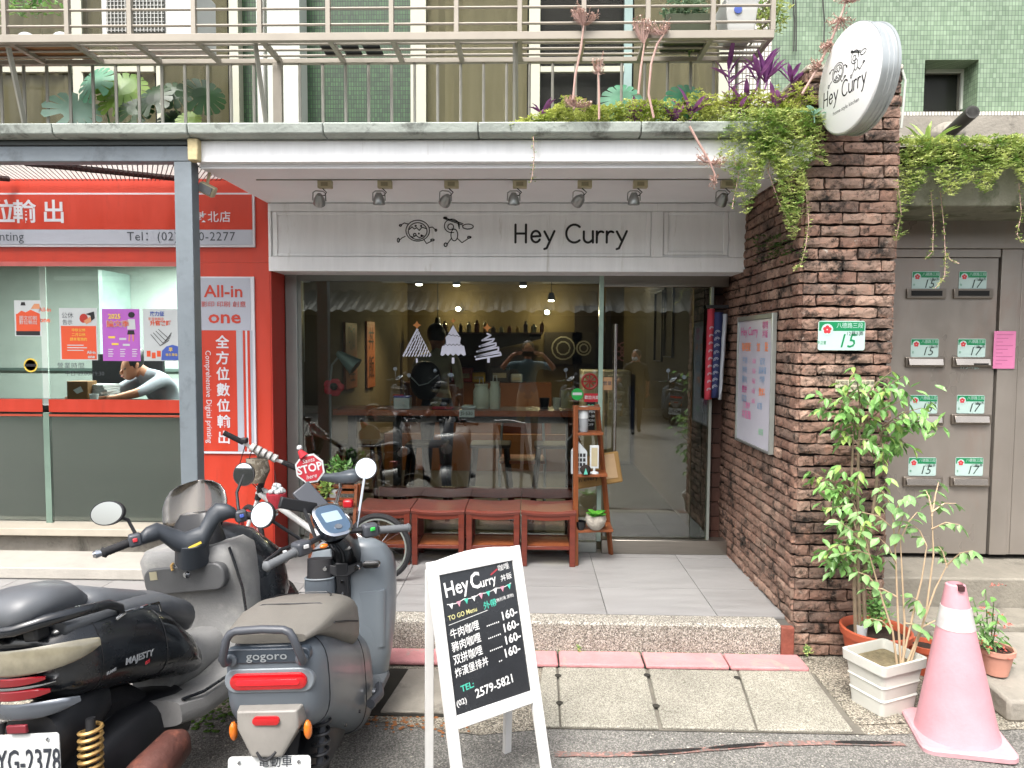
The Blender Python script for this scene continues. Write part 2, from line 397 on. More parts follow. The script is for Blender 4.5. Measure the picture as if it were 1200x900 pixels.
# raised platform with pebble face and grey tiles
plat = tag(MB().bx(-6.0, XW, YC, 5.0, 0, ZP - .012).build('platform', grout), kind='structure')
xs = [-6 + 1.05 * i for i in range(8)]; 
def pebble_edge(x0, x1):
    mb = MB(); x0 += .0005; x1 -= .0005
    mb.prism([(x0, YC - .012, .0), (x0, YC - .012, ZP - .012), (x0, YC, ZP), (x0, YC + .10, ZP), (x0, YC + .10, ZP - .02), (x0, YC + .005, .0)], (x1 - x0, 0, 0))
    mb.build('pebble_edging', pebble, plat)
for i in range(7): pebble_edge(xs[i], min(xs[i + 1], XW - .075))
bt = M('terracotta_step_tile', '#7c4436', .7, var=.25, scale=20, bump=.4)
MB().bx(XW - .072, XW - .004, YC - .016, YC + .02, .0, ZP - .01).build('corner_tile', bt, plat, bevel=.004)
TW = .60; tx0 = .435 - TW * 11; ys = [YC + .104, YC + .104 + .42, YC + .104 + 1.02, 5.0]
for i in range(16):
    xa = tx0 + i * TW; xb = xa + TW
    if xb < -5.9 or xa > XW: continue
    xa = max(xa, -6); xb = min(xb, XW)
    if xb - xa < .03: continue
    for j in range(3):
        MB().bx(xa + .002, xb - .002, ys[j] + .002, ys[j + 1] - .002, ZP - .01, ZP + .0005 * random.random()).build('floor_tile', tilefl, plat)
# ---------------------------------------------------------------- brick wall and pillar
def brickm(name, cols, dark, white, hi):
    m = bpy.data.materials.new(name); m.use_nodes = True; nt = m.node_tree; N = nt.nodes; L = nt.links
    b = N['Principled BSDF']; b.inputs['Roughness'].default_value = .85; b.inputs['Specular IOR Level'].default_value = .25
    g = N.new('ShaderNodeNewGeometry'); oi = N.new('ShaderNodeObjectInfo')
    r = N.new('ShaderNodeValToRGB'); r.color_ramp.interpolation = 'LINEAR'; e = r.color_ramp.elements
    while len(e) < len(cols): e.new(.5)
    for i, c in enumerate(cols): e[i].position = i / (len(cols) - 1); e[i].color = (*hx(c), 1)
    n0 = N.new('ShaderNodeTexNoise'); n0.inputs['Scale'].default_value = 5.3; n0.inputs['Detail'].default_value = 0
    L.new(g.outputs['Position'], n0.inputs['Vector'])
    ad = N.new('ShaderNodeMath'); ad.operation = 'MULTIPLY_ADD'; ad.inputs[1].default_value = .7; L.new(oi.outputs['Random'], ad.inputs[0])
    m0 = N.new('ShaderNodeMath'); m0.operation = 'MULTIPLY'; m0.inputs[1].default_value = .35; L.new(n0.outputs[0], m0.inputs[0]); L.new(m0.outputs[0], ad.inputs[2])
    L.new(ad.outputs[0], r.inputs[0])
    def layer(prev, col, sc, lo, hi_, seed, dist=.5):
        n = N.new('ShaderNodeTexNoise'); n.noise_dimensions = '4D'; n.inputs['W'].default_value = seed
        n.inputs['Scale'].default_value = sc; n.inputs['Detail'].default_value = 8; n.inputs['Roughness'].default_value = .72; n.inputs['Distortion'].default_value = dist
        L.new(g.outputs['Position'], n.inputs['Vector'])
        mr = N.new('ShaderNodeMapRange'); mr.inputs[1].default_value = lo; mr.inputs[2].default_value = hi_; L.new(n.outputs[0], mr.inputs[0])
        mx = N.new('ShaderNodeMix'); mx.data_type = 'RGBA'; mx.inputs[7].default_value = (*hx(col), 1)
        L.new(mr.outputs[0], mx.inputs[0]); L.new(prev, mx.inputs[6]); return mx.outputs[2]
    c = layer(r.outputs[0], '#a9806c', 22, .52, .75, 2.0)
    c = layer(c, dark, 9, .50 + hi, .62 + hi, 1.0)
    c = layer(c, dark, 38, .53, .66, 5.0)
    c = layer(c, white, 14, .62, .70, 9.0, 1.5)
    c = layer(c, '#93857a', 30, .58, .70, 12.0, 1.0)
    L.new(c, b.inputs['Base Color'])
    nb = N.new('ShaderNodeTexNoise'); nb.inputs['Scale'].default_value = 55; nb.inputs['Detail'].default_value = 8; nb.inputs['Roughness'].default_value = .7
    L.new(g.outputs['Position'], nb.inputs['Vector'])
    bp = N.new('ShaderNodeBump'); bp.inputs['Strength'].default_value = .7; bp.inputs['Distance'].default_value = .009
    L.new(nb.outputs[0], bp.inputs['Height']); L.new(bp.outputs[0], b.inputs['Normal'])
    return m
bk = brickm('old_red_brick', ['#4a3f39', '#73594d', '#8c7264', '#5f5048', '#a08676', '#544840'], '#201d1a', '#a39c92', .0)
mort = M('dark_mortar', '#1d1a18', .95, var=.4, scale=30, bump=1, bscale=80)
def brick_mesh(Lb, H, D, seed):
    rnd = random.Random(seed); nx, nz = 6, 3; vs = []; fs = []
    for j in range(nz + 1):
        for i in range(nx + 1):
            x = -Lb / 2 + Lb * i / nx; z = -H / 2 + H * j / nz
            e = (i in (0, nx)) or (j in (0, nz))
            x += rnd.uniform(-.003, .003) if e else rnd.uniform(-.006, .006)
            z += rnd.uniform(-.0055, .002) if j == 0 else (rnd.uniform(-.002, .004) if j == nz else rnd.uniform(-.004, .004))
            y = -D + (rnd.uniform(.001, .006) if e else rnd.uniform(-.003, .003)); vs.append((x, y, z))
    W_ = nx + 1
    for j in range(nz):
        for i in range(nx): a = j * W_ + i; fs.append((a, a + 1, a + W_ + 1, a + W_))
    per = [i for i in range(W_)] + [j * W_ + nx for j in range(1, nz + 1)] + [nz * W_ + i for i in range(nx - 1, -1, -1)] + [j * W_ for j in range(nz - 1, 0, -1)]
    n0 = len(vs)
    for p in per: vs.append((vs[p][0], .0, vs[p][2]))
    for k in range(len(per)): a, c = per[k], per[(k + 1) % len(per)]; fs.append((a, n0 + k, n0 + (k + 1) % len(per), c))
    me = bpy.data.meshes.new('brick'); me.from_pydata(vs, [], fs); me.materials.append(bk)
    bm = bmesh.new(); bm.from_mesh(me); bmesh.ops.recalc_face_normals(bm, faces=bm.faces); bm.to_mesh(me); bm.free(); return me
CH = .0597; BL = .19
full = [brick_mesh(BL, .046, .026, s) for s in range(7)]; head = [brick_mesh(.088, .046, .026, s + 20) for s in range(4)]
wall = thing('brick_wall', 'dark weathered rough brick wall and pillar standing between curry shop and mailbox door', 'brick wall', (1.64, 3.62, 0))
XR = 1.875; YB = 5.02
MB().bx(XW + .012, XR - .012, 3.612, 3.98, 0, 3.06).build('pillar_core', mort, wall)
MB().bx(XW + .012, XR - .03, 3.981, 6.2, 0, 2.74).build('wall_core', mort, wall)
cap = M('cement_cap', '#b9b2a4', .9, var=.2, scale=9, bump=.6, bscale=40, col2='#6d675c', thr=.55)
MB().bx(XW - .01, XR + .01, 3.59, 3.99, 3.06, 3.085).build('cap', cap, wall, bevel=.006)
allb = []
nc = int(3.05 / CH)
for c in range(nc):
    z = .012 + CH * (c + .5); off = 0 if c % 2 == 0 else BL / 2 + .004
    x = XW + .002 - (off if off else 0) - random.uniform(0, .03)
    while x < XR - .02:
        xa = max(x, XW); xb = min(x + BL + .008, XR)
        if xb - xa > .03: allb.append(('f', (xa + xb) / 2, 3.612, z + random.uniform(-.002, .002), xb - xa - .008))
        x += BL + .008
    y = 3.60 - (0 if off else BL / 2 + .004)
    ytop = YB if z < 2.72 else 3.98
    while y < ytop:
        ya = max(y, 3.60); yb = min(y + BL + .008, ytop)
        if yb - ya > .03: allb.append(('s', XW + .012, (ya + yb) / 2, z, yb - ya - .008))
        y += BL + .008
    # right flank, seen from a step to the side only
    y = 3.60 - (0 if off else BL / 2 + .004)
    while y < 3.98:
        ya = max(y, 3.60); yb = min(y + BL + .008, 3.98)
        if yb - ya > .03: allb.append(('r', XR - .012, (ya + yb) / 2, z, yb - ya - .008))
        y += BL + .008
def bsz(q):
    d = (Vector((q[1], q[2], q[3])) - CAM).length
    return -(q[4] / d) * (1 if q[0] == 'f' else (.01 if q[0] == 'r' else abs(q[1]) / q[2]))
allb.sort(key=bsz); rest = MB()
for i, q in enumerate(allb):
    rz = {'f': 0, 's': -pi / 2, 'r': pi / 2}[q[0]]
    me = random.choice(full if q[4] > .12 else head); l0 = BL if q[4] > .12 else .088
    pr = random.uniform(-.004, .005); n_ = Vector({'f': (0, -1, 0), 's': (-1, 0, 0), 'r': (1, 0, 0)}[q[0]])
    loc = Vector((q[1], q[2], q[3])) + n_ * pr; rot = (random.uniform(-.02, .02), random.uniform(-.012, .012), rz)
    if i < 300: inst(me, 'brick', wall, loc, rot, (q[4] / l0, 1, 1))
    else:
        mw = Matrix.LocRotScale(loc, Euler(rot), Vector((q[4] / l0, 1, 1)))
        rest.add([mw @ v.co for v in me.vertices], [tuple(p.vertices) for p in me.polygons])
tag(rest.build('brickwork', bk, wall), kind='stuff')
# smooth darker tiles on the inner return behind the glass line
itile = M('dark_brick_tile', '#4a2f26', .6, var=.25, scale=8, rand=.2, bump=.3)
ret = thing('tiled_return', 'narrow dark brown tiled wall return beside the glass door', 'wall', (1.37, 5.0, ZP))
MB().bx(1.262, XW - .002, 5.0, 5.3, ZP, 2.5).build('core', mort, ret)
tm = MB().bx(-.068, .068, -.012, 0, -.05, .05).build('tile', itile); tm0 = tm.data
bpy.data.objects.remove(tm)
for r in range(20): 
    for s in (0, 1):
        inst(tm0, 'tile', ret, (1.302 + (.07 if s else 0) + 0 * r, 4.999, ZP + .06 + r * .108), (0, 0, 0), (.48, 1, 1))
# ---------------------------------------------------------------- curry shop front
white = M('white_painted_board', '#e6e8e9', .55, var=.05, scale=4, bump=.08, bscale=30, col2='#b3b2a9', thr=.60, soft=.22, aniso=(5, 1, .6))
whites = M('white_soffit', '#e4e5e8', .7, var=.04, scale=2, bump=.05, col2='#bbbab6', thr=.66, soft=.15)
groove = M('groove_shadow_paint', '#8a8985', .8)
sf = thing('shop_front', 'white panelled fascia, soffit and canopy beam over the curry shop window', 'shop front', (0, YF, 2.1))
XL = -1.735
# fascia: back board with frames round two recessed panels
fz0, fz1 = 2.14, 2.583
MB().bx(XL, XW - .004, 4.548, YG, fz0, 2.65).build('fascia_board', white, sf, bevel=.004)
def framed(x0, x1, z0, z1, nm='moulding'):
    for a in ((x0 - .03, x0, z0 - .02, z1 + .02), (x1, x1 + .03, z0 - .02, z1 + .02), (x0 + .0005, x1 - .0005, z1, z1 + .02), (x0 + .0005, x1 - .0005, z0 - .02, z0)):
        MB().bx(a[0], a[1], 4.536, 4.547, a[2], a[3]).build(nm, white, sf, bevel=.003)
pa = R4(325, 252, 757, 297, 4.54); framed(*pa)
pb = R4(783, 252, 848, 295, 4.54); framed(*pb)
# outer stiles round the mouldings
MB().bx(XL - .002, XW - .006, 4.530, 4.547, pa[3] + .023, fz1).build('top_rail', white, sf, bevel=.003)
MB().bx(XL - .002, XW - .006, 4.530, 4.547, fz0 - .002, pa[2] - .023).build('bottom_rail', white, sf, bevel=.003)
MB().bx(pa[1] + .033, pb[0] - .033, 4.530, 4.547, pa[2] - .0225, pa[3] + .0225).build('stile', white, sf, bevel=.003)
MB().bx(XL - .002, XL + .018, 4.530, 4.547, pa[2] - .0225, pa[3] + .0225).build('stile', white, sf, bevel=.003)
MB().bx(pb[1] + .033, XW - .006, 4.530, 4.547, pa[2] - .0225, pa[3] + .0225).build('stile', white, sf, bevel=.003)
sofz = 2.588
MB().bx(XL - .01, XW - .004, 3.62, 4.60, sofz, sofz + .05).build('soffit', whites, sf)
MB().bx(XL - .01, XW + .03, 3.585, 3.62, sofz + .012, 2.712).build('canopy_beam', white, sf, bevel=.004)
MB().bx(XL - .01, XW - .004, 3.622, 3.83, sofz - .012, sofz).build('drip_board', whites, sf, bevel=.003)
# text and figures
bl = M('black_vinyl', '#0c0c0d', .45)
def px2(px, py, Y): v = P(px, py, Y); return (v.x, v.z)
def pxl(lines, Y): return [[px2(x, y, Y) for x, y in l] for l in lines]
def ZX(x, y): return x, y
def hc(x, y, s):     # "Hey Curry" in single strokes, unit: cap height 1, returns lines
    g = {'H': ([[(0, 0), (0, 1)], [(.55, 0), (.55, 1)], [(0, .5), (.55, .5)]], .8),
         'e': ([[(.05, .33), (.5, .36)] + arc(.27, .33, .24, .32, 8, 330, 14)], .72),
         'y': ([[(0, .62), (.25, .12)], [(.52, .64), (.12, -.32), (0, -.36)]], .72),
         'C': ([arc(.42, .5, .42, .5, 48, 312, 16)], .92),
         'u': ([[(0, .62), (0, .25)] + arc(.22, .25, .22, .25, 180, 300, 6) + [(.46, .15)], [(.47, .64), (.48, 0)]], .68),
         'r': ([[(0, .62), (0, 0)], [(0, .36)] + arc(.22, .38, .2, .24, 150, 55, 5)], .52), ' ': ([], .42)}
    o = []; cx = x
    for ch in 'Hey Curry':
        L_, w = g[ch]; o += [[(cx + a * s, y + b_ * s) for a, b_ in l] for l in L_]; cx += w * s
    return o, cx - x
ls, w_ = hc(0, 0, 1.0)
a = P(604, 284, 4.54); e_ = P(739, 284, 4.54); s_ = (e_.x - a.x) / w_; 
Zc = (P(604, 263, 4.54).z - a.z)
strokes([[(px * s_, py * Zc) for px, py in l] for l in ls], .015, bl, sf, (a.x, 4.5455, a.z), (1, 0, 0), (0, 0, 1), 'lettering')
FS = 3.75
def _c(l): return [(440 + x / FS, 240 + y / FS) for x, y in l]
def fig_bun():
    L_ = [arc(185, 113, 52, 46, 0, 360, 26), arc(185, 115, 41, 37, 0, 360, 24), [(148, 108), (160, 96), (170, 106), (180, 100), (192, 112), (204, 98), (222, 104)], [(150, 136), (164, 142), (178, 134), (192, 144), (210, 136)],
          [(142, 84), (126, 79), (112, 88)], [(236, 100), (250, 97), (264, 110)], [(130, 138), (114, 146), (102, 158)], [(212, 152), (224, 170), (248, 158)]]
    D = [arc(109, 90, 5, 4, 0, 360, 6), arc(265, 111, 4, 5, 0, 360, 6), arc(100, 155, 5, 9, 0, 360, 8), arc(250, 154, 8, 4, 0, 360, 8), arc(172, 131, 6, 6, 0, 360, 8), arc(190, 126, 2, 2, 0, 360, 5), arc(202, 134, 3, 2, 0, 360, 5), arc(176, 92, 3, 2, 0, 360, 5), arc(200, 92, 2, 3, 0, 360, 5)]
    return [_c(l) for l in L_], [_c(l) for l in D]
def fig_spoon():
    L_ = [arc(335, 92, 33, 30, 75, 375, 16), arc(330, 96, 13, 13, 0, 360, 12), arc(346, 132, 15, 26, 0, 360, 16), [(302, 56), (340, 68), (384, 82)], [(300, 60), (338, 73), (382, 88)], arc(406, 95, 24, 11, 20, 380, 14), [(362, 80), (368, 104)],
          [(334, 146), (322, 162), (312, 176)], [(360, 148), (380, 166), (416, 142)]]
    D = [arc(306, 57, 8, 4, 0, 360, 6), arc(308, 175, 7, 8, 0, 360, 8), arc(412, 142, 8, 4, 0, 360, 8)]
    return [_c(l) for l in L_], [_c(l) for l in D]
for fn in (fig_bun, fig_spoon):
    L_, D = fn(); q = [([px2(x, y, 4.54) for x, y in l], .006) for l in L_] + [([px2(x, y, 4.54) for x, y in l], .007) for l in D]
    strokes(q, .01, bl, sf, (0, 4.5455, 0), (1, 0, 0), (0, 0, 1), 'figure')
# ---------------------------------------------------------------- glazed front
alu = M('grey_aluminium', '#9aa09c', .38, metal=.6, var=.06, scale=3, bump=.03)
alud = M('dull_grey_frame', '#7d827d', .5, metal=.3, var=.08)
steel = M('brushed_steel', '#8d8880', .3, metal=.9, var=.08, aniso=(1, 1, 20))
glass = glassm('shop_glass', (.88, .92, .89), .09)
gf = thing('glass_shopfront', 'large glazed curry shop window and glass door with aluminium frames', 'shop window', (0, YG, ZP))
XD = P(703, 470, YG).x; XDR = P(830, 470, YG).x
MB().bx(XL + .013, -1.64, YG - .03, YG + .05, ZP, fz0 + .02).build('frame_post', alu, gf, bevel=.003)
MB().bx(-1.64, -1.615, YG - .012, YG + .04, ZP + .1, fz0 - .03).build('frame_post', alud, gf)
MB().bx(-1.64, XD - .015, YG - .02, YG + .03, fz0 - .04, fz0 + .02).build('head_rail', alud, gf, bevel=.002)
MB().bx(-1.64, XD - .015, YG - .03, YG + .04, ZP, ZP + .075).build('sill_rail', alu, gf, bevel=.003)
MB().bx(XD - .0148, XD + .016, YG - .02, YG + .02, ZP + .08, fz0 + .02).build('mullion', M('pale_green_glass_edge', '#8fa79b', .2, spec=.8), gf)
MB().bx(XD + .018, XW - .03, YG - .02, YG + .03, fz0 - .075, fz0 + .02).build('transom', steel, gf, bevel=.002)
MB().bx(XD + .018, XW - .01, YG - .05, YG + .06, ZP, ZP + .10).build('threshold', steel, gf, bevel=.004)
MB().bx(-1.614, XD - .016, YG - .004, YG + .004, ZP + .076, fz0 - .041).build('window_pane', glass, gf)
dr = MB().bx(XD + .03, XDR - .12, YG - .003, YG + .005, ZP + .105, fz0 - .08).build('door', glass, gf)
h = P(720, 455, YG); hb = MB(); hb.cyl((h.x, YG - .045, P(720, 380, YG).z), (h.x, YG - .045, P(720, 535, YG).z), .012, n=12)
for zz in (P(720, 395, YG).z, P(720, 520, YG).z): hb.cyl((h.x, YG - .045, zz), (h.x, YG - .003, zz), .008, n=8)
hb.build('handle', M('bright_steel', '#c9c8c4', .2, metal=1), dr, smooth=True)
MB().bx(XDR - .115, XDR + .0, YG - .005, YG + .003, ZP + .105, fz0 - .08).build('side_pane', glassm('green_side_glass', (.62, .75, .70), .06), gf)
MB().bx(XDR + .002, XDR + .02, YG - .015, YG + .03, ZP + .1, fz0 - .06).build('frame_post', alud, gf)
# ---------------------------------------------------------------- ledge above the canopy, in stone slabs
ledm = M('lichen_ledge', '#9aa19a', .85, var=.15, scale=6, bump=.4, bscale=50, col2='#5c605a', thr=.55, soft=.12)
led = thing('stone_ledge', 'long weathered pale stone ledge in slabs above the shop canopies', 'ledge', (0, 3.6, 2.72))
lx = [-6, -4.6, -3.2, P(60, 157, 3.5).x, XL - .02, P(378, 157, 3.5).x, P(560, 160, 3.5).x, P(752, 160, 3.5).x, P(905, 160, 3.5).x]
for i in range(len(lx) - 1):
    mb = MB(); a, c = lx[i] + .003, lx[i + 1] - .003; z0 = 2.716; yb_ = 3.70 if c < XL else 4.25
    mb.prism([(a, 3.51, z0 + .01), (a, 3.50, z0 + .058), (a, 3.53, z0 + .068), (a, yb_, z0 + .068), (a, yb_, z0), (a, 3.53, z0)], (c - a, 0, 0))
    mb.build('ledge_slab', ledm, led, bevel=.005)
# ---------------------------------------------------------------- steel frame at the left
gst = M('grey_painted_steel', '#6e777d', .45, metal=.2, var=.12, scale=4, bump=.15, bscale=25, col2='#555c61', thr=.55)
stf = thing('steel_canopy_frame', 'dark grey painted steel post and beam at the print shop canopy', 'canopy frame', (-1.82, 3.62, 0))
MB().bx(-6, XL - .045, 3.585, 3.66, 2.605, 2.685).build('beam', gst, stf, bevel=.004)
MB().bx(-6, XL - .045, 3.575, 3.68, 2.686, 2.713).build('top_channel', M('dark_channel', '#3a4040', .5, metal=.3), stf, bevel=.003)
pp = P(206, 300, 3.6).x
MB().bx(-1.868, -1.775, 3.585, 3.665, ZP, 2.604).build('post', gst, stf, bevel=.004)
MB().bx(XL - .04, XL + .015, 3.545, 3.60, 2.60, 2.712).build('end_block', M('raw_foam', '#b9ab84', .9, var=.15, bump=.4), stf, bevel=.006)
# expanded-metal sheet hung under the frame, seen against the sky gap
rdk = M('rusty_red_mesh', '#341210', .8, var=.3); mb = MB()
n = 0
for i in range(150):
    x = -6 + i * .0285
    for s in (-1, 1):
        for j in range(16):
            y0 = 3.72 + j * .05; z0 = 2.62 + (y0 - 3.7) * .13
            xa = x + (0.014 * (1 if (j % 2) else -1)) * s; xb = x + (0.014 * (-1 if (j % 2) else 1)) * s
            mb.add([(xa - .003, y0, z0), (xa + .003, y0, z0), (xb + .003, y0 + .05, z0 + .0065), (xb - .003, y0 + .05, z0 + .0065)], [(0, 1, 2, 3)])
tag(mb.build('expanded_mesh', rdk, stf), kind='stuff')
for x in (-5.2, -3.9, -2.75): 
    mb = MB(); mb.tube([(x, 3.7, 2.63), (x + .45, 4.5, 2.735)], .018, 4); mb.build('rafter', M('dark_rafter', '#2b1a17', .7), stf)
# ================================================================ print shop at the left
red = M('orange_red_panel', '#b83722', .45, var=.07, scale=3, col2='#93301f', thr=.58, soft=.25, spec=.5, aniso=(4, 1, .7), bump=.05, bscale=6, dirt=.1)
redd = M('deep_red_panel', '#a82a1c', .5, var=.05)
signgrey = M('lavender_grey_vinyl', '#a3a7b2', .5, var=.03)
signwhite = M('white_vinyl', '#c6c6cc', .5, var=.03)
inkgrey = M('grey_ink', '#3c4247', .6)
ps = thing('print_shop_front', 'orange red print shop front with lit white lettering and frosted glass', 'shop front', (-3.5, YF, ZP))
ox1 = P(213, 450, YF).x; oz1 = P(100, 307, YF).z; 
MB().bx(-6, XL - .0, YF, YF + .06, oz1, 2.745).build('header_panel', red, ps)
MB().bx(ox1, XL, YF + .0004, YF + .27, ZP, oz1 - .0005).build('side_column', red, ps, bevel=.002)
MB().bx(XL + .0005, XL + .010, YF + .002, YG - .032, ZP, 2.6).build('reveal_panel', redd, ps)
MB().bx(-6, XL - .05, 4.62, 4.70, 2.70, 2.95).build('upstand', M('pale_upstand', '#c9cbc6', .8, var=.05), ps)  # added pale strip, passes for bright sky through the mesh holes
# long sign with frame
x0, x1, z0, z1 = R4(-420, 226, 298, 289, YF - .02)
MB().bx(-6, x1, YF - .018, YF, z0, z1).build('sign_frame', signwhite, ps, bevel=.002)
_, _, za, _ = R4(0, 228, 298, 269, YF - .02)
MB().bx(-6, x1 - .014, YF - .022, YF - .0185, za, z1 - .012).build('sign_face', red, ps)
MB().bx(-6, x1 - .014, YF - .022, YF - .0185, z0 + .016, za - .001).build('sign_strip', signgrey, ps)
def tx(body, px, py, h, mat, par, Y, **k):
    v = P(px, py, Y); return text(body, h * Y / 800 * 1.38, mat, par, v, **k)
# CJK glyphs fill about .95 of size
def cj(body, px, py, hpx, mat, par, Y, **k):
    v = P(px, py, Y); return text(body, hpx * Y / 800 * 1.05, mat, par, v, **k)
YS = YF - .0235
for ch, px in (('位', 4), ('輸', 28.5), ('出', 63)): cj(ch, px, 250, 27, signwhite, ps, YS, bold=.02)
for i, ch in enumerate('敦北店'): cj(ch, 235.5 + i * 14.2, 255, 13, signwhite, ps, YS, bold=.005)
tx('Printing', 5, 277.5, 11, inkgrey, ps, YS, bold=-.005)
tx('Tel：(02)2570-2277', 212, 277.5, 10.5, inkgrey, ps, YS, space=1.08)
# vertical sign
x0, x1, z0, z1 = R4(231, 324, 298.5, 532, YS)
MB().bx(x0, x1, YF - .014, YF, z0, z1).build('sign_frame', signwhite, ps, bevel=.002)
xa, xb, zc, zd = R4(233, 387, 296, 529, YS)
MB().bx(xa, xb - .008, YF - .016, YF - .0145, zd, z1 - .01).build('sign_face', signgrey, ps)
MB().bx(xa, P(277, 450, YS).x, YF - .016, YF - .0145, zc, zd - .001).build('sign_face', red, ps)
for a, c in ((285, 287.5), (290, 293)): MB().bx(P(a, 450, YS).x, P(c, 450, YS).x, YF - .017, YF - .0145, zc, zd - .001).build('stripe', red, ps)
MB().bx(P(277.3, 450, YS).x, P(284.5, 450, YS).x, YF - .016, YF - .0145, zc, zd - .001).build('stripe', signgrey, ps)
MB().bx(P(293.3, 450, YS).x, xb, YF - .016, YF - .0145, zc, zd - .001).build('stripe', signgrey, ps)
YV = YF - .018
tx('All-in', 262, 342, 14.5, red, ps, YV, bold=.015, xs=1.08); tx('one', 263, 372, 15.5, red, ps, YV, bold=.02, xs=1.2)
cj('影印 印刷 創意', 262, 357, 7, red, ps, YV, xs=1.12)
for i, ch in enumerate('全方位數位輸出'): cj(ch, 260.5 + i * .35, 402 + i * 18.6, 15.5, signwhite, ps, YV, bold=.02)
v = P(244.5, 465, YV); text('Comprehensive Digital printing', 9.4 * YV / 800 * 1.0, signwhite, ps, v, ux=(0, 0, -1), uy=(1, 0, 0), xs=.93)
# glazing
YPG = YF + .05
pg = glassm('print_shop_glass', (.86, .92, .89), .03)
fr = glassm('frosted_film', (.62, .64, .61), .03, .12, frost=.9)
sillz = P(100, 613, YPG).z
xj = P(55, 450, YPG).x
zb0, zb1 = P(100, 483, YPG).z, P(100, 468, YPG).z
zf = P(100, 489, YPG).z
for n_, (a, c) in enumerate(((-5.9, xj - .035), (xj + .012, ox1 - .012))):
    MB().bx(a, c, YPG, YPG + .01, sillz + .012, oz1 - .002).build('window_pane', pg, ps)
    MB().bx(a + .002, c - .002, YPG + .012, YPG + .016, sillz + .014, zf).build('frosted_film', fr, ps)
    MB().bx(a, c, YPG - .006, YPG - .001, zb0, zb1).build('red_band', red, ps)
    MB().bx(a, c, YPG - .006, YPG - .001, zb0 - .03, zb0 - .016).build('red_band', M('thin_red_film', '#a8432c', .5), ps)
MB().bx(xj - .033, xj + .010, YPG - .004, YPG + .02, sillz, zf + .03).build('glass_joint', M('pale_green_glass_edge2', '#6f8478', .25), ps)
MB().bx(ox1 - .011, ox1 + .006, YF - .008, YPG + .02, sillz, oz1 - .003).build('trim', signwhite, ps)
MB().bx(-6, ox1 - .001, YF - .10, YPG + .05, sillz - .05, sillz).build('sill', M('cream_sill', '#a9a294', .6, var=.1, scale=5), ps, bevel=.004)
MB().bx(-6, ox1 + .15, YF - .02, YPG + .04, ZP, sillz - .0505).build('plinth', concrete, ps, bevel=.004)
MB().bx(-6, P(190, 640, YF - .3).x, YF - .45, YF - .101, ZP + .002, ZP + .075).build('entrance_step', M('pale_step', '#a19d95', .7, var=.1, scale=6, bump=.2), ps, bevel=.008)
MB().bx(-6, ox1 - .001, YF - .013, YF - .002, oz1 - .03, oz1).build('trim', M('pink_glossy_trim', '#b6605c', .2), ps)  # pink strip stands in for the lit red soffit of the opening
# posters stuck on the inside of the glass
def poster(px0, py0, px1, py1, mat, name, label, Y=YPG + .0105):
    x0, x1, z0, z1 = R4(px0, py0, px1, py1, Y)
    t = thing(name, label, 'poster', ((x0 + x1) / 2, Y, z0), group=None)
    MB().bx(x0, x1, Y, Y + .001, z0, z1).build('paper', mat, t)
    return t, x0, x1, z0, z1
pw = M('poster_white', '#b9bfc0', .6, var=.03); po = M('poster_orange', '#d2502a', .55, var=.05); pm = M('poster_magenta', '#a95bb5', .55, var=.05)
pbk = M('poster_black', '#16161a', .6); pskin = M('poster_peach', '#c98a63', .6); pblue = M('poster_blue', '#3f57a6', .6); pyel = M('poster_yellow', '#e0c14a', .6)
PO = YPG - .0012
def flat(par, mat, px0, py0, px1, py1, Y, k=0, name='print'):
    x0, x1, z0, z1 = R4(px0, py0, px1, py1, Y); return MB().bx(x0, x1, Y - .0006 * (k + 1), Y - .0006 * k - .0001, z0, z1).build(name, mat, par)
def flatp(par, mat, pts, Y, k=1, name='print'):
    mb = MB(); mb.prism([P(x, y, Y - .0006 * k - .0001) for x, y in pts], (0, -.0005, 0)); return mb.build(name, mat, par)
PY = YPG - .0015
t, *_ = poster(17, 352, 48, 394, pw, 'poster', 'small orange and white poster nearest the left end of print shop window', PY)
flat(t, po, 19, 368, 47, 388, PY); flat(t, pbk, 19, 388, 47, 393, PY); flatp(t, po, [(20, 368), (25, 364), (30, 366), (36, 363), (47, 368)], PY, 0)
flatp(t, pbk, [(24, 358), (25, 354), (29, 354), (30, 358)], PY); flatp(t, pskin, [(36, 362), (40, 356), (46, 356), (47, 362)], PY, 1)
tx('圖文印刷', 33, 373, 4, pw, t, PY - .002); tx('數位輸出', 33, 378, 4, pw, t, PY - .002)
t, *_ = poster(70, 361, 114, 422, pw, 'poster', 'orange poster with a hand holding a red tomato in print shop window', PY)
flat(t, po, 72, 382, 113, 421, PY); flatp(t, redd, arc(98, 373, 5, 5.5, 0, 350, 10), PY, 1); flatp(t, pbk, [(100, 368), (110, 365), (111, 373), (107, 376), (106, 370)], PY, 2); flatp(t, pskin, [(98, 376), (106, 371), (107, 377), (101, 380)], PY, 3)
cj('公休', 79, 370, 7, inkgrey, t, PY - .001); cj('告示', 79, 378, 6, inkgrey, t, PY - .001)
for i, s in enumerate(('中秋公休', '二月公休', '請來電預約')): cj(s, 92, 387 + i * 5.4, 4, pyel, t, PY - .002)
for i in range(3): flat(t, pw, 79, 404 + i * 3, 98 + (i % 2) * 4, 405 + i * 3, PY, 1)
tx('All-in', 107, 413, 3.5, pw, t, PY - .002, bold=.03); tx('one', 107, 418, 4, pw, t, PY - .002, bold=.03)
t, *_ = poster(120, 362, 164, 423, pm, 'poster', 'magenta thesis printing poster with a standing cartoon figure in print shop window', PY)
tx('2025', 134, 371, 5.5, pyel, t, PY - .002, bold=.03); cj('論文季', 138, 380, 8, pw, t, PY - .002, bold=.05, xs=1.1); cj('論文季', 138, 380, 8, po, t, PY - .003, bold=.01, xs=1.1)
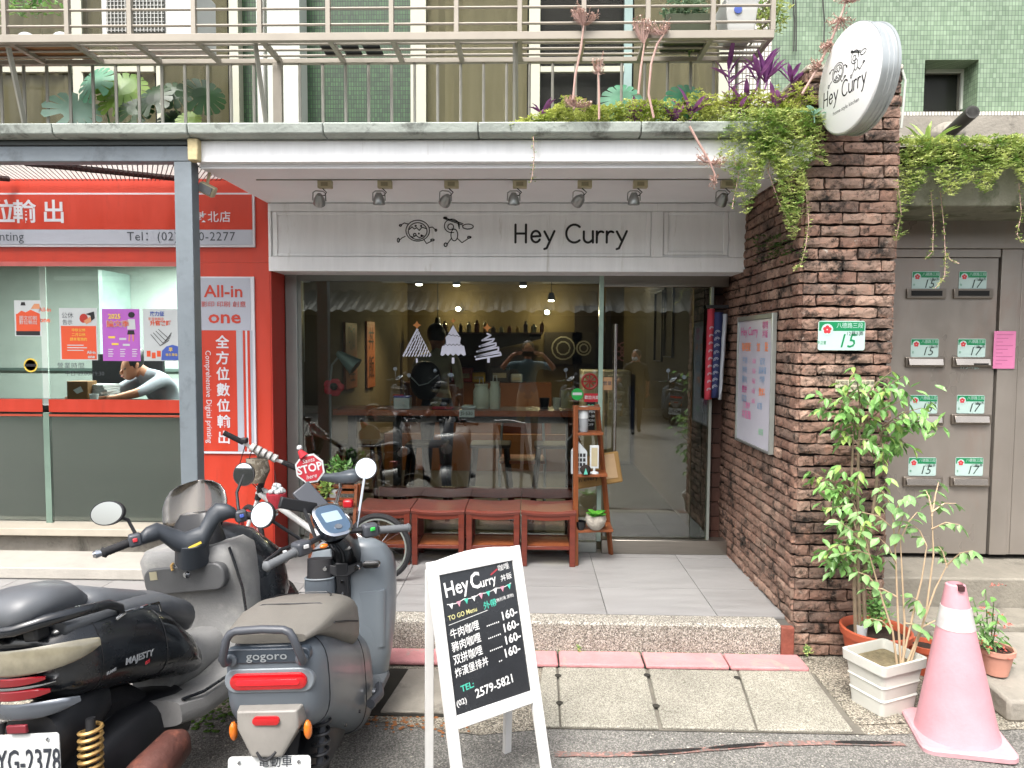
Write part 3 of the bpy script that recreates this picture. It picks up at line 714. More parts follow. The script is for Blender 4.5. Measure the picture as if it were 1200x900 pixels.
flatp(t, pbk, arc(154, 369, 4, 3.6, 0, 350, 9), PY, 1); flatp(t, pw, [(150, 374), (158, 374), (159, 386), (149, 386)], PY, 1); flatp(t, pbk, [(150, 387), (157, 387), (158, 392), (149, 392)], PY, 1)
flatp(t, pskin, [(151, 392), (152.5, 392), (152, 400), (150.5, 400)], PY, 1); flatp(t, pskin, [(155, 392), (156.5, 392), (157, 400), (155.5, 400)], PY, 1)
for a in ((127, 394), (140, 396), (131, 402), (144, 403)): flat(t, pyel if a[0] % 2 else pw, a[0], a[1], a[0] + 8, a[1] + 2.4, PY, 1)
for a in (127, 141, 155):
    for j in range(4): flat(t, signwhite, a, 409 + j * 2.6, a + 6 - j % 2, 410 + j * 2.6, PY, 1)
t, *_ = poster(168, 362, 209, 423, pw, 'poster', 'white poster with stacked papers and a blue corner at right of print shop window', PY)
cj('放力征', 184, 368, 5.5, pblue, t, PY - .002, bold=.03); cj('影音徵稿中', 183, 374, 3.6, po, t, PY - .002); cj('升官徵師', 188, 379, 6, po, t, PY - .002, bold=.03)
for i in range(4): strokes([[px2(x, y, PY) for x, y in l] for l in [[(177 + i * 3, 392 - i * 2), (188 + i * 3, 405 - i * 3), (198 + i, 399 - i * 3)]]], .004, pbk, t, (0, PY - .003, 0), (1, 0, 0), (0, 0, 1))
flatp(t, pblue, [(189, 422), (190, 411), (195, 406), (202, 404), (209, 406), (209, 422)], PY, 1); cj('早', 200, 410, 5, pyel, t, PY - .003, bold=.02); cj('報名專線', 201, 416, 3.4, pyel, t, PY - .003)
for a in ((172, 411), (178, 413), (184, 411)): flat(t, po, a[0], a[1], a[0] + 4.5, a[1] + 7, PY, 1)
# lettering on the glass
cj('營業時間', 83, 429, 7.5, inkgrey, ps, PY, space=1.15); cj('平日 09:00-19:30', 99, 438, 6.5, inkgrey, ps, PY)
tx('All-in', 52.5, 363, 5, po, ps, PY, bold=.02); tx('one', 52.5, 375, 6, po, ps, PY, bold=.03)
# no smoking sticker
t = thing('no_smoking_sticker', 'round yellow rimmed sticker on the left glass of print shop', 'sticker', P(36, 428, PY))
mb = MB(); mb.lathe([(.038, 0), (.048, 0), (.048, .001), (.038, .001), (.038, 0)], P(36, 428, PY), 'Y', 24); mb.build('ring', pyel, t)
flat(t, pbk, 29, 426.5, 43, 429.5, PY, 1)
# --- room behind
mint = M('mint_wall', '#a9b4ae', .8, var=.05); ceilw = M('office_ceiling', '#a9aba0', .8, var=.06)
pr = thing('print_room', 'mint green office room seen through the print shop glass', 'room', (-3.5, 5.4, ZP))
MB().bx(-6, -1.90, 7.4, 7.5, ZP, 2.7).build('back_wall', mint, pr)
MB().bx(-1.87, -1.76, 4.83, 7.5, ZP, 2.7).build('side_wall', mint, pr)
MB().bx(-6, -1.90, 4.68, 7.4, ZP - .05, ZP).build('floor', M('office_floor', '#4c4f48', .6), pr)
MB().bx(-6, -1.90, 4.68, 7.4, 2.52, 2.6).build('ceiling', ceilw, pr)
MB().bx(-6, -1.90, 5.1, 5.3, 2.25, 2.52).build('beam', M('beige_beam', '#86806c', .8, var=.2, scale=4), pr)
MB().bx(-4.4, -4.36, 6.9, 7.39, ZP, 2.4).build('partition', M('glass_partition', '#9db3ad', .3), pr)
MB().bx(-3.55, -3.5, 7.33, 7.39, ZP, 2.3).build('door_frame', M('grey_green_trim', '#51635e', .6), pr)
MB().bx(-6, -1.91, 7.36, 7.39, 1.35, 1.38).build('rail', M('grey_green_trim', '#51635e', .6), pr)
lampm = M('lamp_glow', (1, 1, .96), .5, emit=5)
for x, y in ((-4.9, 5.9), (-3.9, 5.9), (-2.7, 5.9), (-3.3, 6.8)):  # the far left light is added to brighten the dark end
    t = thing('ceiling_light', 'recessed office ceiling light in print shop ' + ('at far left of the room' if x < -4.5 else 'left of the room centre' if x < -3.5 else ('at right of the room' if y < 6 else 'by the back wall')), 'light', (x, y, 2.51), group='print shop ceiling lights')
    MB().bx(x - .3, x + .3, y - .12, y + .12, 2.505, 2.519).build('diffuser', lampm, t)
    l = bpy.data.lights.new('office_lamp', 'AREA'); l.energy = 26; l.size = .6; l.size_y = .25; l.shape = 'RECTANGLE'; l.color = (1, .99, .97)
    lo = lnk(bpy.data.objects.new('office_lamp', l)); lo.parent = t; lo.location = (0, 0, -.02)
desk = thing('desk', 'dark desk behind the red band in print shop', 'desk', (-3.0, 5.35, ZP))
dk = M('dark_desk', '#1c1e1c', .4)
MB().bx(-5.0, -2.25, 5.1, 5.75, 1.14, 1.18).build('desktop', dk, desk, bevel=.004)
for x in (-4.95, -2.3):
    MB().bx(x, x + .04, 5.12, 5.7, ZP, 1.139).build('leg', dk, desk)
MB().bx(-4.9, -2.3, 5.68, 5.7, .6, 1.139).build('modesty_panel', dk, desk)
def part1(name, label, cat, c, d, mat, bev=.005, pname='body'):
    t = thing(name, label, cat, (c[0], c[1], c[2] - d[2] / 2)); MB().box(c, d).build(pname, mat, t, bevel=bev); return t
v = P(96, 449, 5.4); t = part1('paper_bag', 'brown kraft paper bag on the print shop desk', 'bag', (v.x, 5.4, 1.18 + .085), (.17, .12, .17), M('kraft', '#6b4a22', .8, bump=.4))
mb = MB(); mb.prism([(v.x - .03, 5.338, 1.28), (v.x + .03, 5.338, 1.31), (v.x + .05, 5.338, 1.27), (v.x, 5.338, 1.25)], (0, -.002, 0)); mb.build('label', pw, t)
v = P(118, 445, 5.5); t = thing('paper_stack', 'untidy stack of white papers on the print shop desk', 'papers', (v.x, 5.5, 1.181))
for i in range(7): MB().box((v.x + random.uniform(-.01, .01), 5.5, 1.19 + i * .02), (.2, .2, .017), (0, 0, random.uniform(-.2, .2))).build('sheet_bundle', pw, t)
v = P(110, 458, 5.2); t = thing('paper_cup', 'small white paper cup on the print shop desk', 'cup', (v.x, 5.2, 1.18)); MB().lathe([(.024, 1.181), (.032, 1.26), (.029, 1.26), (.022, 1.19)], (v.x, 5.2, 0), n=14).build('cup', pw, t, smooth=True)
v = P(125, 438, 6.0); t = thing('computer_monitor', 'black computer monitor behind the papers in print shop', 'monitor', (v.x, 6.0, 1.181))
MB().bx(v.x - .12, v.x + .52, 5.98, 6.02, 1.25, 1.56).build('screen', pbk, t, bevel=.005); MB().bx(v.x + .12, v.x + .2, 5.99, 6.03, 1.10, 1.26).build('stand', pbk, t)
MB().bx(v.x - .5, v.x + 1.2, 5.9, 6.3, 1.08, 1.10).build('base', dk, t)
# ================================================================ upper storey behind the ledge
def tilem(name, c1, c2, mortc, bw, bh, ms=.002, rough=.5, off=0.0, bias=0.0):
    m = bpy.data.materials.new(name); m.use_nodes = True; nt = m.node_tree; N = nt.nodes; L = nt.links
    b = N['Principled BSDF']; b.inputs['Roughness'].default_value = rough
    tc = N.new('ShaderNodeTexCoord'); s = N.new('ShaderNodeSeparateXYZ'); L.new(tc.outputs['Object'], s.inputs[0])
    ad = N.new('ShaderNodeMath'); L.new(s.outputs[0], ad.inputs[0]); L.new(s.outputs[1], ad.inputs[1])
    c = N.new('ShaderNodeCombineXYZ'); L.new(ad.outputs[0], c.inputs[0]); L.new(s.outputs[2], c.inputs[1])
    t = N.new('ShaderNodeTexBrick'); t.offset = off; t.squash = 1; t.inputs['Scale'].default_value = 1
    t.inputs['Color1'].default_value = (*hx(c1), 1); t.inputs['Color2'].default_value = (*hx(c2), 1); t.inputs['Mortar'].default_value = (*hx(mortc), 1)
    t.inputs['Brick Width'].default_value = bw; t.inputs['Row Height'].default_value = bh; t.inputs['Mortar Size'].default_value = ms; t.inputs['Bias'].default_value = bias
    L.new(c.outputs[0], t.inputs['Vector'])
    n = N.new('ShaderNodeTexNoise'); n.inputs['Scale'].default_value = 3; n.inputs['Detail'].default_value = 6; L.new(tc.outputs['Object'], n.inputs['Vector'])
    mr = N.new('ShaderNodeMapRange'); mr.inputs[3].default_value = .6; mr.inputs[4].default_value = 1.4; L.new(n.outputs[0], mr.inputs[0])
    vm = N.new('ShaderNodeVectorMath'); vm.operation = 'SCALE'; L.new(t.outputs[0], vm.inputs[0]); L.new(mr.outputs[0], vm.inputs['Scale'])
    L.new(vm.outputs[0], b.inputs['Base Color'])
    bp = N.new('ShaderNodeBump'); bp.inputs['Strength'].default_value = .5; bp.inputs['Distance'].default_value = .003; bp.invert = True
    L.new(t.outputs['Fac'], bp.inputs['Height']); L.new(bp.outputs[0], b.inputs['Normal']); return m
gt_dark = tilem('dark_green_mosaic', '#1d3a1f', '#2f522d', '#141d16', .018, .03, .002)
gt_pale = tilem('pale_green_mosaic', '#6a7f66', '#84987f', '#4d5a4e', .0245, .036, .0018, .35)
wt = tilem('white_mosaic', '#b9b7ad', '#cfccc2', '#5a574f', .024, .036, .003, .4)
cream = M('cream_frame', '#a9aa98', .5, var=.04); curt = M('olive_curtain', '#86876a', .85, var=.1, scale=2, aniso=(6, 1, .3))
curt2 = M('beige_curtain', '#9a9a7c', .85, var=.1, scale=2, aniso=(6, 1, .3)); darkg = M('dark_room', '#18221b', .6); plaster = M('pale_plaster', '#b6bab2', .8, var=.06, scale=4)
YW = 4.75
ab = thing('apartment_building', 'green tiled apartment building above the shops with windows and curtains', 'building', (0, 5.2, 2.66))
MB().bx(-6.2, 1.45, YW + .06, YW + .3, 2.66, 4.6).build('tiled_wall', gt_dark, ab)
MB().bx(XL - .04, 1.41, 3.9, YW + .059, 2.64, 2.715).build('balcony_floor', concrete, ab)
MB().bx(-6.2, 1.41, YG + .06, 9.7, 2.60, 2.655).build('floor_slab', concrete, ab)
uwin = glassm('upper_glass', (.92, .90, .88), -.01, ior=1.25)
def ubox(name, px0, px1, mat, y0, y1, py0=-60, py1=150, par=None, bev=0):
    x0, x1, z0, z1 = R4(px0, py0, px1, py1, y0); return MB().bx(x0, x1, y0, y1, z0, z1).build(name, mat, par or ab, bevel=bev)
def curtain(name, px0, px1, mat, Y=YW + .03, par=None):
    x0, x1, z0, z1 = R4(px0, -60, px1, 152, Y); mb = MB(); n = int((x1 - x0) / .02); top = []; bot = []
    for i in range(n + 1):
        x = x0 + (x1 - x0) * i / n; y = Y + .016 * sin(x * 40 + 2 * sin(x * 11)) ; top.append(Vector((x, y, z1))); bot.append(Vector((x, y + .004 * sin(x * 90), z0)))
    mb.loft([bot, top], 0, False, False); return mb.build(name, mat, par or ab, smooth=True)
def window(px0, px1, mat, rails=(83,)):
    w = ubox('window', px0, px1, darkg, YW + .052, YW + .058)
    c = None
    if mat is not darkg: curtain('curtain', px0 + 1, px1 - 1, mat, par=w)
    x0, x1, z0, z1 = R4(px0, -60, px1, 152, YW); MB().bx(x0, x1, YW - .004, YW + .0, z0, z1).build('pane', uwin, w)
    for py in rails:
        a = P(px0, py, YW); MB().bx(x0, x1, YW - .03, YW - .0045, a.z - .018, a.z + .018).build('rail', cream, w)
    return w
window(-150, 84, curt, (84,)); ubox('frame', 84, 96, cream, YW - .02, YW + .055); window(96.5, 182, curt, (83,)); ubox('frame', 182, 188, cream, YW - .02, YW + .055); window(188.5, 268, curt, ())
ubox('frame', 268.5, 279, cream, YW - .02, YW + .055); ubox('pilaster', 313, 351, plaster, YW - .10, YW + .055)
ubox('drain_pipe', 300, 309, M('white_pvc', '#c5c5c0', .4), YW - .06, YW - .0, bev=.01)
ubox('frame', 481, 499, cream, YW - .02, YW + .055); window(499.5, 619, curt2, ()); ubox('frame', 620, 633, cream, YW - .03, YW + .055); window(633.5, 731, darkg, (83,))
ubox('frame', 731.5, 741, M('blue_grey_frame', '#7d938f', .5), YW - .02, YW + .055); window(741.5, 843, curt2, ()); ubox('frame', 843.5, 856, cream, YW - .02, YW + .055)
ubox('white_tile_panel', 856.5, 905, wt, YW - .01, YW + .055)
# green tiled wall at the right, set back, with a deep window opening
YR = 5.5
wx0, wx1, wz0, wz1 = R4(1083, 70, 1146, 129, YR)
gz0 = P(1100, 131, YR).z
for q in ((1.45, wx0, gz0, 5.6), (wx1, 6.5, gz0, 5.6), (wx0 + .0003, wx1 - .0003, wz1, 5.6)):
    MB().bx(q[0], q[1], YR, YR + .3, q[2], q[3]).build('pale_tiled_wall', gt_pale, ab)
MB().bx(1.45, 6.5, YR - .004, YR + .3, gz0 - .13, gz0 - .0005).build('white_tile_band', wt, ab)
MB().bx(1.45, 6.5, YR - .3, YR + .3, 2.2, gz0 - .1305).build('concrete_parapet', concrete, ab)
w = MB().bx(wx0, wx1, YR + .24, YR + .25, wz0, wz1).build('window', darkg, ab)
x = R4(1083, 80, 1132, 129, YR + .2)
for q in ((x[0], x[1], x[3] - .04, x[3]), (x[1] - .05, x[1], x[2], x[3] - .0405)): MB().bx(q[0], q[1], YR + .18, YR + .235, q[2], q[3]).build('frame', plaster, w)
MB().bx(wx0 + .001, x[1] - .051, YR + .2, YR + .206, wz0, x[3] - .041).build('pane', uwin, w)
pk = M('black_pipe', '#2c2b26', .5, var=.2)
t = thing('drain_pipe', 'dark drain pipe stub poking from a concrete lump above the mailbox door', 'pipe', P(1115, 150, 4.9))
a = P(1108, 160, 5.1); c = P(1140, 131, 4.75); mb = MB(); d = (c - a).normalized(); mb.tube([a, c, c, a + d * .1], [.042, .045, .034, .034], 18, cap=False); mb.build('pipe', pk, t, smooth=True)
mb = MB(); mb.ell(P(1110, 158, 5.15), (.12, .1, .09), 12, 8); mb.build('mortar_lump', concrete, t, smooth=True)
for i, px in enumerate((929, 964)):
    a = P(px, -5, YR - .02); t = thing('cable', ('twin' if i == 0 else 'single') + ' dark cable hanging down the pale green tiles', 'cable', a)
    for k in range(2 - i):
        mb = MB(); mb.tube([a + Vector((k * .02, 0, 0)), P(px + 2 + 2 * k, 25, YR - .02), P(px + 1 + 3 * k, 60, YR - .03)], .005, 5); mb.build('wire', pk, t)
# ---------------------------------------------------------------- door with mail slots
bronze = M('bronze_steel', '#8e877f', .36, metal=.4, var=.12, scale=2.5, aniso=(1, 1, .5), col2='#8d7a70', thr=.5, soft=.25, dirt=.12, bump=.04)
YD = 4.2
md = thing('mailbox_door', 'bronze coloured metal entrance door with eight mail slots and numbered plates', 'door', (2.6, YD, .35))
sx = P(1168, 450, YD).x; sx2 = P(1189, 450, YD).x; dz0 = .385; hz = P(1100, 291, YD).z; tz = P(1100, 251, YD).z
MB().bx(1.9, 4.2, YD + .0, YD + .06, hz, tz + .12).build('header_panel', bronze, md, bevel=.002)
MB().bx(1.9, sx - .003, YD + .008, YD + .05, P(1100, 302, YD).z + .004, hz - .004).build('top_rail', bronze, md, bevel=.002)
leaf = MB().bx(1.9, sx - .012, YD + .012, YD + .05, dz0, P(1100, 302, YD).z).build('door_leaf', bronze, md, bevel=.002)
MB().bx(sx + .001, sx2 - .003, YD + .002, YD + .06, dz0, hz - .004).build('stile', bronze, md, bevel=.002)
MB().bx(sx2, sx2 + .02, YD + .010, YD + .06, dz0, hz - .004).build('stile', bronze, md, bevel=.002)
MB().bx(sx2 + .023, 4.2, YD + .012, YD + .06, dz0, hz - .004).build('door_leaf', bronze, md, bevel=.002)
MB().bx(1.88, 4.2, YD + .065, YD + .3, .3, 2.7).build('backing', M('door_back', '#17130f', .8), md)
pgreen = M('plate_green', '#147a4c', .35); pwhite = M('plate_white', '#a9bfb9', .35, var=.04); pred = M('plate_red', '#b5323a', .4); pink_ = M('plate_ink', '#2b3a34', .5)
slotm = M('slot_steel', '#8f867c', .28, metal=.8, var=.15); blk = M('slot_black', '#050505', .8)
def numplate(par, px0, py0, px1, py1, num, Y, big=False, tail=False):
    x0, x1, z0, z1 = R4(px0, py0, px1, py1, Y); w = x1 - x0; h = z1 - z0; cx = (x0 + x1) / 2; cz = (z0 + z1) / 2; r = h * .08
    mb = MB(); mb.prism([(cx + a, Y, cz + b_) for a, b_ in rrect(w, h, r)], (0, -.002, 0)); o = mb.build('number_plate' if not big else 'plate', pwhite, par)
    mb = MB(); p = [(cx + a, Y - .0022, cz + b_) for a, b_ in rrect(w, h, r)]; zc = z1 - h * .36
    p = [q for q in p if q[2] > zc] + [(x0, Y - .0022, zc), (x1, Y - .0022, zc)] if False else None
    mb.bx(x0 + r * .3, x1 - r * .3, Y - .0026, Y - .0021, z1 - h * .34, z1 - r * .4); mb.build('band', pgreen, o)
    mb = MB(); c = (x0 + w * .19, Y - .0028, z1 - h * .30); mb.prism([(c[0] + h * .2 * cos(2 * pi * i / 16), c[1], c[2] + h * .2 * sin(2 * pi * i / 16)) for i in range(16)], (0, -.0003, 0)); mb.build('emblem_disc', pwhite, o)
    mb = MB()
    for i in range(5):
        a = 2 * pi * i / 5 + .3; q = (c[0] + h * .085 * cos(a), Y - .0033, c[2] + h * .085 * sin(a))
        mb.prism([(q[0] + h * .065 * cos(2 * pi * j / 8), q[1] - .00001 * i, q[2] + h * .065 * sin(2 * pi * j / 8)) for j in range(8)], (0, -.0002, 0))
    mb.build('flower_emblem', pred, o)
    text(num, h * .66, pgreen if big else pink_, o, (cx + w * .1, Y - .0032, z0 + h * .30), shear=.25, xs=.95)
    text('八德路三段' if not big else '八德路三段', h * .2, pwhite, o, (cx + w * .17, Y - .0032, z1 - h * .17), xs=.9)
    text('12巷5弄', h * .17, pink_, o, (cx + w * .28, Y - .0032, z1 - h * .44))
    text('中正里' if big else '里', h * .13, pgreen, o, (x0 + w * .08, Y - .0032, z0 + h * .25), xs=.8)
    return o
rows = [(318, 340, 344), (397, 419, 424), (463, 484, 491), (536, 556, 564)]
for r, (a, b_, s_) in enumerate(rows):
    for c, num in enumerate(('15', '17')):
        px = (1068.5, 1123.5)[c] - (0, 1.4, 2.6, 4.2)[r]
        o = numplate(md, px, a, px + 32.5, a + 21.5, num, YD + .011)
        x0, x1, z0, z1 = R4(px - 7, s_ - 5.5, px + 39, s_ + 5.8, YD + .01)
        sl_ = MB().bx(x0, x1, YD - .004, YD + .0115, z0, z1).build('mail_slot', slotm, md, bevel=.003)
        if r == 0: MB().bx(x0 + .025, x1 - .025, YD - .006, YD - .0045, z0 + .015, z1 - .012).build('opening', blk, sl_)
        else:
            MB().box(((x0 + x1) / 2, YD - .011, (z0 + z1) / 2), (x1 - x0 - .03, .006, z1 - z0 - .018), (radians(-12), 0, 0)).build('flap', M('flap_steel', '#b3aaa0', .22, metal=.85, var=.1), sl_, bevel=.002)
            if (r, c) == (1, 1): MB().bx((x0 + x1) / 2, x1 - .03, YD - .018, YD - .0165, z0 + .012, z0 + .022).build('gap', blk, sl_)
text('175-4號', .035, pwhite, md, P(1136, 430, YD + .0105), bold=.01)
pinkp = M('pink_paper', '#bf6f95', .8, var=.05, scale=20)
t = thing('paper_notice', 'pink paper notice taped on the mailbox door frame', 'notice', P(1176, 432, YD))
x0, x1, z0, z1 = R4(1163.5, 388, 1189, 432, YD); MB().bx(x0, x1, YD - .006, YD - .0045, z0, z1).build('paper', pinkp, t)
pinkt = M('notice_ink', '#8e4a70', .7)
for i in range(9): MB().bx(x0 + .015, x1 - .015 - .03 * (i % 3), YD - .0066, YD - .0061, z1 - .02 - i * .022, z1 - .023 - i * .022).build('print_line', pinkt, t)
# lintel, steps
stn = M('grey_stone_step', '#807b70', .85, var=.18, scale=5, bump=.5, bscale=60, col2='#57534a', thr=.56)
lin = thing('concrete_lintel', 'mossy concrete planter lintel over the mailbox door', 'lintel', (2.6, 4.0, 2.4))
MB().bx(1.885, 6.0, 3.78, 4.5, P(1100, 247, 3.9).z, P(1100, 200, 3.9).z).build('lintel_beam', M('algae_concrete', '#7d7c6d', .9, var=.2, scale=6, bump=.5, col2='#4b5138', thr=.5), lin, bevel=.01)
st = thing('entrance_steps', 'two grey stone steps in front of the mailbox door', 'steps', (2.4, 4.0, 0))
MB().bx(1.885, 4.2, 3.86, 4.40, .0, .352).build('step', stn, st, bevel=.012)
MB().bx(1.885, 4.2, 3.60, 3.855, .0, .19).build('step', stn, st, bevel=.012)
t = thing('concrete_ramp', 'sloped grey concrete block at the right edge beside the cone', 'ramp', (2.6, 3.4, 0))
mb = MB(); a = PZ(1163, 770, .0); mb.prism([(2.12, 2.98, 0), (2.12, 2.98, .10), (2.12, 3.595, .16), (2.12, 3.595, 0)], (2.1, 0, 0)); mb.build('block', concrete, t, bevel=.015)
# address plate on the pillar
t = thing('house_number_plate', 'green and white house number fifteen plate screwed to brick pillar', 'number plate', P(986, 393, 3.57))
o = numplate(t, 958.5, 376, 1013.5, 410.5, '15', 3.572, True)
t = thing('notice_plate', 'small cream notice plate on brick pillar half hidden by leaves', 'plate', P(1001, 452, 3.58))
x0, x1, z0, z1 = R4(979, 445, 1024, 459, 3.575); MB().bx(x0, x1, 3.573, 3.577, z0, z1).build('plate', M('cream_plate', '#b5ad95', .5), t)
for j in range(2): text(['住宅區巷道禁止停車', '請勿佔用車位謝謝'][j], .022, pink_, t, ((x0 + x1) / 2, 3.5715, z1 - .018 - .028 * j))
# whiteboard menu on the flank wall
wb = thing('menu_whiteboard', 'framed whiteboard menu with pink, orange and blue marker on brick side wall', 'whiteboard', (1.36, 4.3, 1.0))
a = PX(866, 378, 1.372); c = PX(905, 372, 1.372); d = PX(903, 529, 1.372); e = PX(864, 514, 1.372)
y0, y1 = (c.y + d.y) / 2, (a.y + e.y) / 2; z1 = (a.z + c.z) / 2; z0 = (d.z + e.z) / 2
MB().bx(1.372, 1.386, y0, y1, z0, z1).build('board', M('whiteboard', '#b4b5c0', .18, var=.04, spec=.6), wb)
for q in ((y0 - .015, y0, z0 - .015, z1 + .03), (y1, y1 + .015, z0 - .015, z1 + .03), (y0 + .0003, y1 - .0003, z1, z1 + .03), (y0 + .0003, y1 - .0003, z0 - .015, z0)):
    MB().bx(1.362, 1.39, q[0], q[1], q[2], q[3]).build('frame', alu if q[3] - q[2] > .2 else M('dark_grey_frame', '#5b5c5a', .4), wb, bevel=.003)
mk = dict(m=M('marker_magenta', '#b0307a', .5), o=M('marker_orange', '#e07a3a', .5), b=M('marker_blue', '#6f8fb0', .5), p=M('marker_pink', '#c9679a', .5), g=M('marker_green', '#7ab08a', .5))
H = z1 - z0; Wd = y1 - y0
def wt_(s, u, v, h, k): text(s, h, mk[k], wb, (1.3710, y1 - Wd * u, z1 - H * v), ux=(0, -1, 0), uy=(0, 0, 1), bold=.01)
wt_('Hey Curry', .33, .09, .075, 'm'); wt_('咖哩', .8, .05, .05, 'm'); wt_('丼飯', .8, .12, .05, 'm')
wt_('咖哩飯', .25, .22, .06, 'o'); wt_('加', .62, .22, .06, 'o'); wt_('點', .85, .22, .06, 'o')
for i, s in enumerate(('牛肉', '豬肉', '雞肉', '雙拼', '蔬菜')): wt_(s, .22, .33 + i * .08, .05, 'm' if i == 3 else 'b'); wt_('160', .5, .33 + i * .08, .045, 'p')
for i, s in enumerate(('起司', '溫泉蛋', '炸蝦')): wt_(s, .75, .33 + i * .07, .045, 'b')
wt_('飲料', .75, .57, .055, 'o'); wt_('丼飯類', .3, .78, .06, 'p'); wt_('紅茶', .7, .68, .045, 'b'); wt_('綠茶', .75, .88, .045, 'g'); wt_('漢堡排', .3, .70, .045, 'p')
# banner hanging on the return
bn = thing('hanging_banner', 'rolled red and navy wave pattern cloth banner hanging by the door', 'banner', P(833, 420, 4.9))
cr = M('banner_red', '#a8303f', .8, var=.1); cb = M('banner_navy', '#1f2a55', .8, var=.1); cw = M('banner_white', '#aab0b8', .8)
def strip(name, px0, px1, pxb0, pxb1, ya, yb, mat, Y):
    mb = MB(); a, b_, c, d = P(px0, ya, Y), P(px1, ya, Y), P(pxb1, yb, Y), P(pxb0, yb, Y); n = 10; rings = []
    for i in range(n + 1):
        f = i / n; L0 = a.lerp(d, f); R0 = b_.lerp(c, f); rings.append([L0.lerp(R0, j / 6) + Vector((0, -.025 * sin(pi * j / 6) - .006 * sin(f * 20 + j), 0)) for j in range(7)])
    mb.loft(rings, 0, False, False); o = mb.build(name, mat, bn, smooth=True); s = o.modifiers.new('thick', 'SOLIDIFY'); s.thickness = .004; return rings
strip('red_panel', 829, 838, 825, 834, 362, 468, cr, 4.77); rn = strip('navy_panel', 836, 848, 833, 842, 366, 466, cb, 4.765); strip('white_panel', 846, 853, 841, 846, 368, 468, cw, 4.77)
for i in range(9):
    c = P(830 + (838 - 830) * .5 - i * .4, 385 + i * 9, 4.735); strokes([arc(0, 0, .014, .014, 20, 200, 6), arc(0, 0, .008, .008, 20, 200, 5)], .003, cw, bn, c, (1, 0, 0), (0, 0, 1), 'wave')
    c = P(841 - i * .4, 390 + i * 8, 4.73); strokes([arc(0, 0, .018, .018, 20, 200, 6), arc(0, 0, .010, .010, 20, 200, 5)], .003, cw, bn, c, (1, 0, 0), (0, 0, 1), 'wave')
c = P(838, 361, 4.78); MB().bx(c.x - .06, c.x + .09, 4.765, 4.78, c.z, c.z + .02).build('rod', pbk, bn)
# ---------------------------------------------------------------- round light box sign
rs = thing('round_sign', 'round white curry shop light box sign sticking out from brick pillar top', 'sign', (1.5, 3.31, 2.6))
acr = M('white_acrylic', '#d8d9d8', .3, var=.02, spec=.5)
SC = Vector((1.478, 3.315, 2.905)); rr_ = .243; SB = radians(8); SU = Vector((sin(SB), -cos(SB), 0)); SK = Vector((cos(SB), sin(SB), 0)); SZ = Vector((0, 0, 1))
def drum(prof, name, mat, par=rs, n=56):
    mb = MB(); mb.loft([[SC + SU * (r * cos(2 * pi * j / n)) + SZ * (r * sin(2 * pi * j / n)) + SK * h for j in range(n)] for r, h in prof]); return mb.build(name, mat, par, smooth=True, ang=50)
drum([(rr_ * .965, 0), (rr_ * .985, .002), (rr_, .008), (rr_, .02)], 'face', acr)
drum([(rr_ + .004, .010), (rr_ + .004, .024), (rr_ - .002, .026), (rr_ - .002, .042), (rr_ + .002, .045), (rr_ - .002, .048), (rr_ - .002, .064), (rr_ + .002, .067), (rr_ - .002, .070), (rr_ - .002, .084), (rr_ + .004, .086), (rr_ + .004, .098)], 'rim', M('rim_metal', '#a3a8a8', .35, metal=.5))
drum([(rr_, .094), (rr_, .10), (rr_ * .97, .105)], 'back_face', acr)
ls2, w2 = hc(0, 0, 1.0); k2 = .345 / w2; FO = SC - SK * .0006
strokes([[(px * k2, py * k2 * 1.25) for px, py in l] for l in ls2], .007, bl, rs, FO - SU * .185 - SZ * .07, SU, SZ, 'lettering')
text('home style kitchen', .027, bl, rs, FO - SZ * .125, ux=SU, uy=SZ)
for fn in (fig_bun, fig_spoon):
    L_, D = fn(); q = [([((x - 511) * .0033, -(y - 270) * .0036) for x, y in l], .0038) for l in L_ + D]
    strokes(q, .0038, bl, rs, FO + SZ * .06, SU, SZ, 'figure')
for dz in (-.06, .09):
    mb = MB(); mb.tube([SC + SK * .10 - SU * .12 + SZ * dz, SC + SK * .13 - SU * .30 + SZ * dz], .013, 8); mb.build('bracket', slotm, rs)
a = P(1056, 78, 3.6); mb = MB(); mb.tube([a, P(1061, 95, 3.6), P(1059, 120, 3.6), P(1056, 150, 3.6)], .006, 6); mb.build('cable', plaster, rs)
# ================================================================ shop interior
woodb = M('orange_wood', '#96451f', .4, var=.2, scale=3, aniso=(1, 12, 12), bump=.1, coat=.2)
woodd = M('dark_wood', '#2c1a10', .5, var=.25, scale=4, aniso=(1, 10, 10))
woodr = M('red_brown_wood', '#5e2416', .38, var=.25, scale=3.5, aniso=(2, 14, 14), bump=.12, bscale=30, coat=.25, col2='#3f170f', thr=.56, soft=.2)
woodm = M('mid_wood', '#7d4526', .5, var=.22, scale=4, aniso=(12, 12, 1.5), bump=.1)
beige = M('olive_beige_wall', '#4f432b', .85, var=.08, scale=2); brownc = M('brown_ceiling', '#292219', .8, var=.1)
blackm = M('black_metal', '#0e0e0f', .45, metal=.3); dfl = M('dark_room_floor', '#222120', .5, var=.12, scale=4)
rm = thing('shop_room', 'dim warm beige curry shop room behind the glass', 'room', (0, 7.2, ZP))
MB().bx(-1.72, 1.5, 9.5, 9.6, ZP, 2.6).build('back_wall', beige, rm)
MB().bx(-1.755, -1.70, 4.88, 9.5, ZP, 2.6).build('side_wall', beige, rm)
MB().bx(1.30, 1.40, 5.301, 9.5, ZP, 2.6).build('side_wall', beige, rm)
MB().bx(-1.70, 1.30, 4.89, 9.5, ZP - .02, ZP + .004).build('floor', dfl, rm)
MB().bx(-1.70, 1.30, 4.89, 9.5, 2.5, 2.56).build('ceiling', brownc, rm)
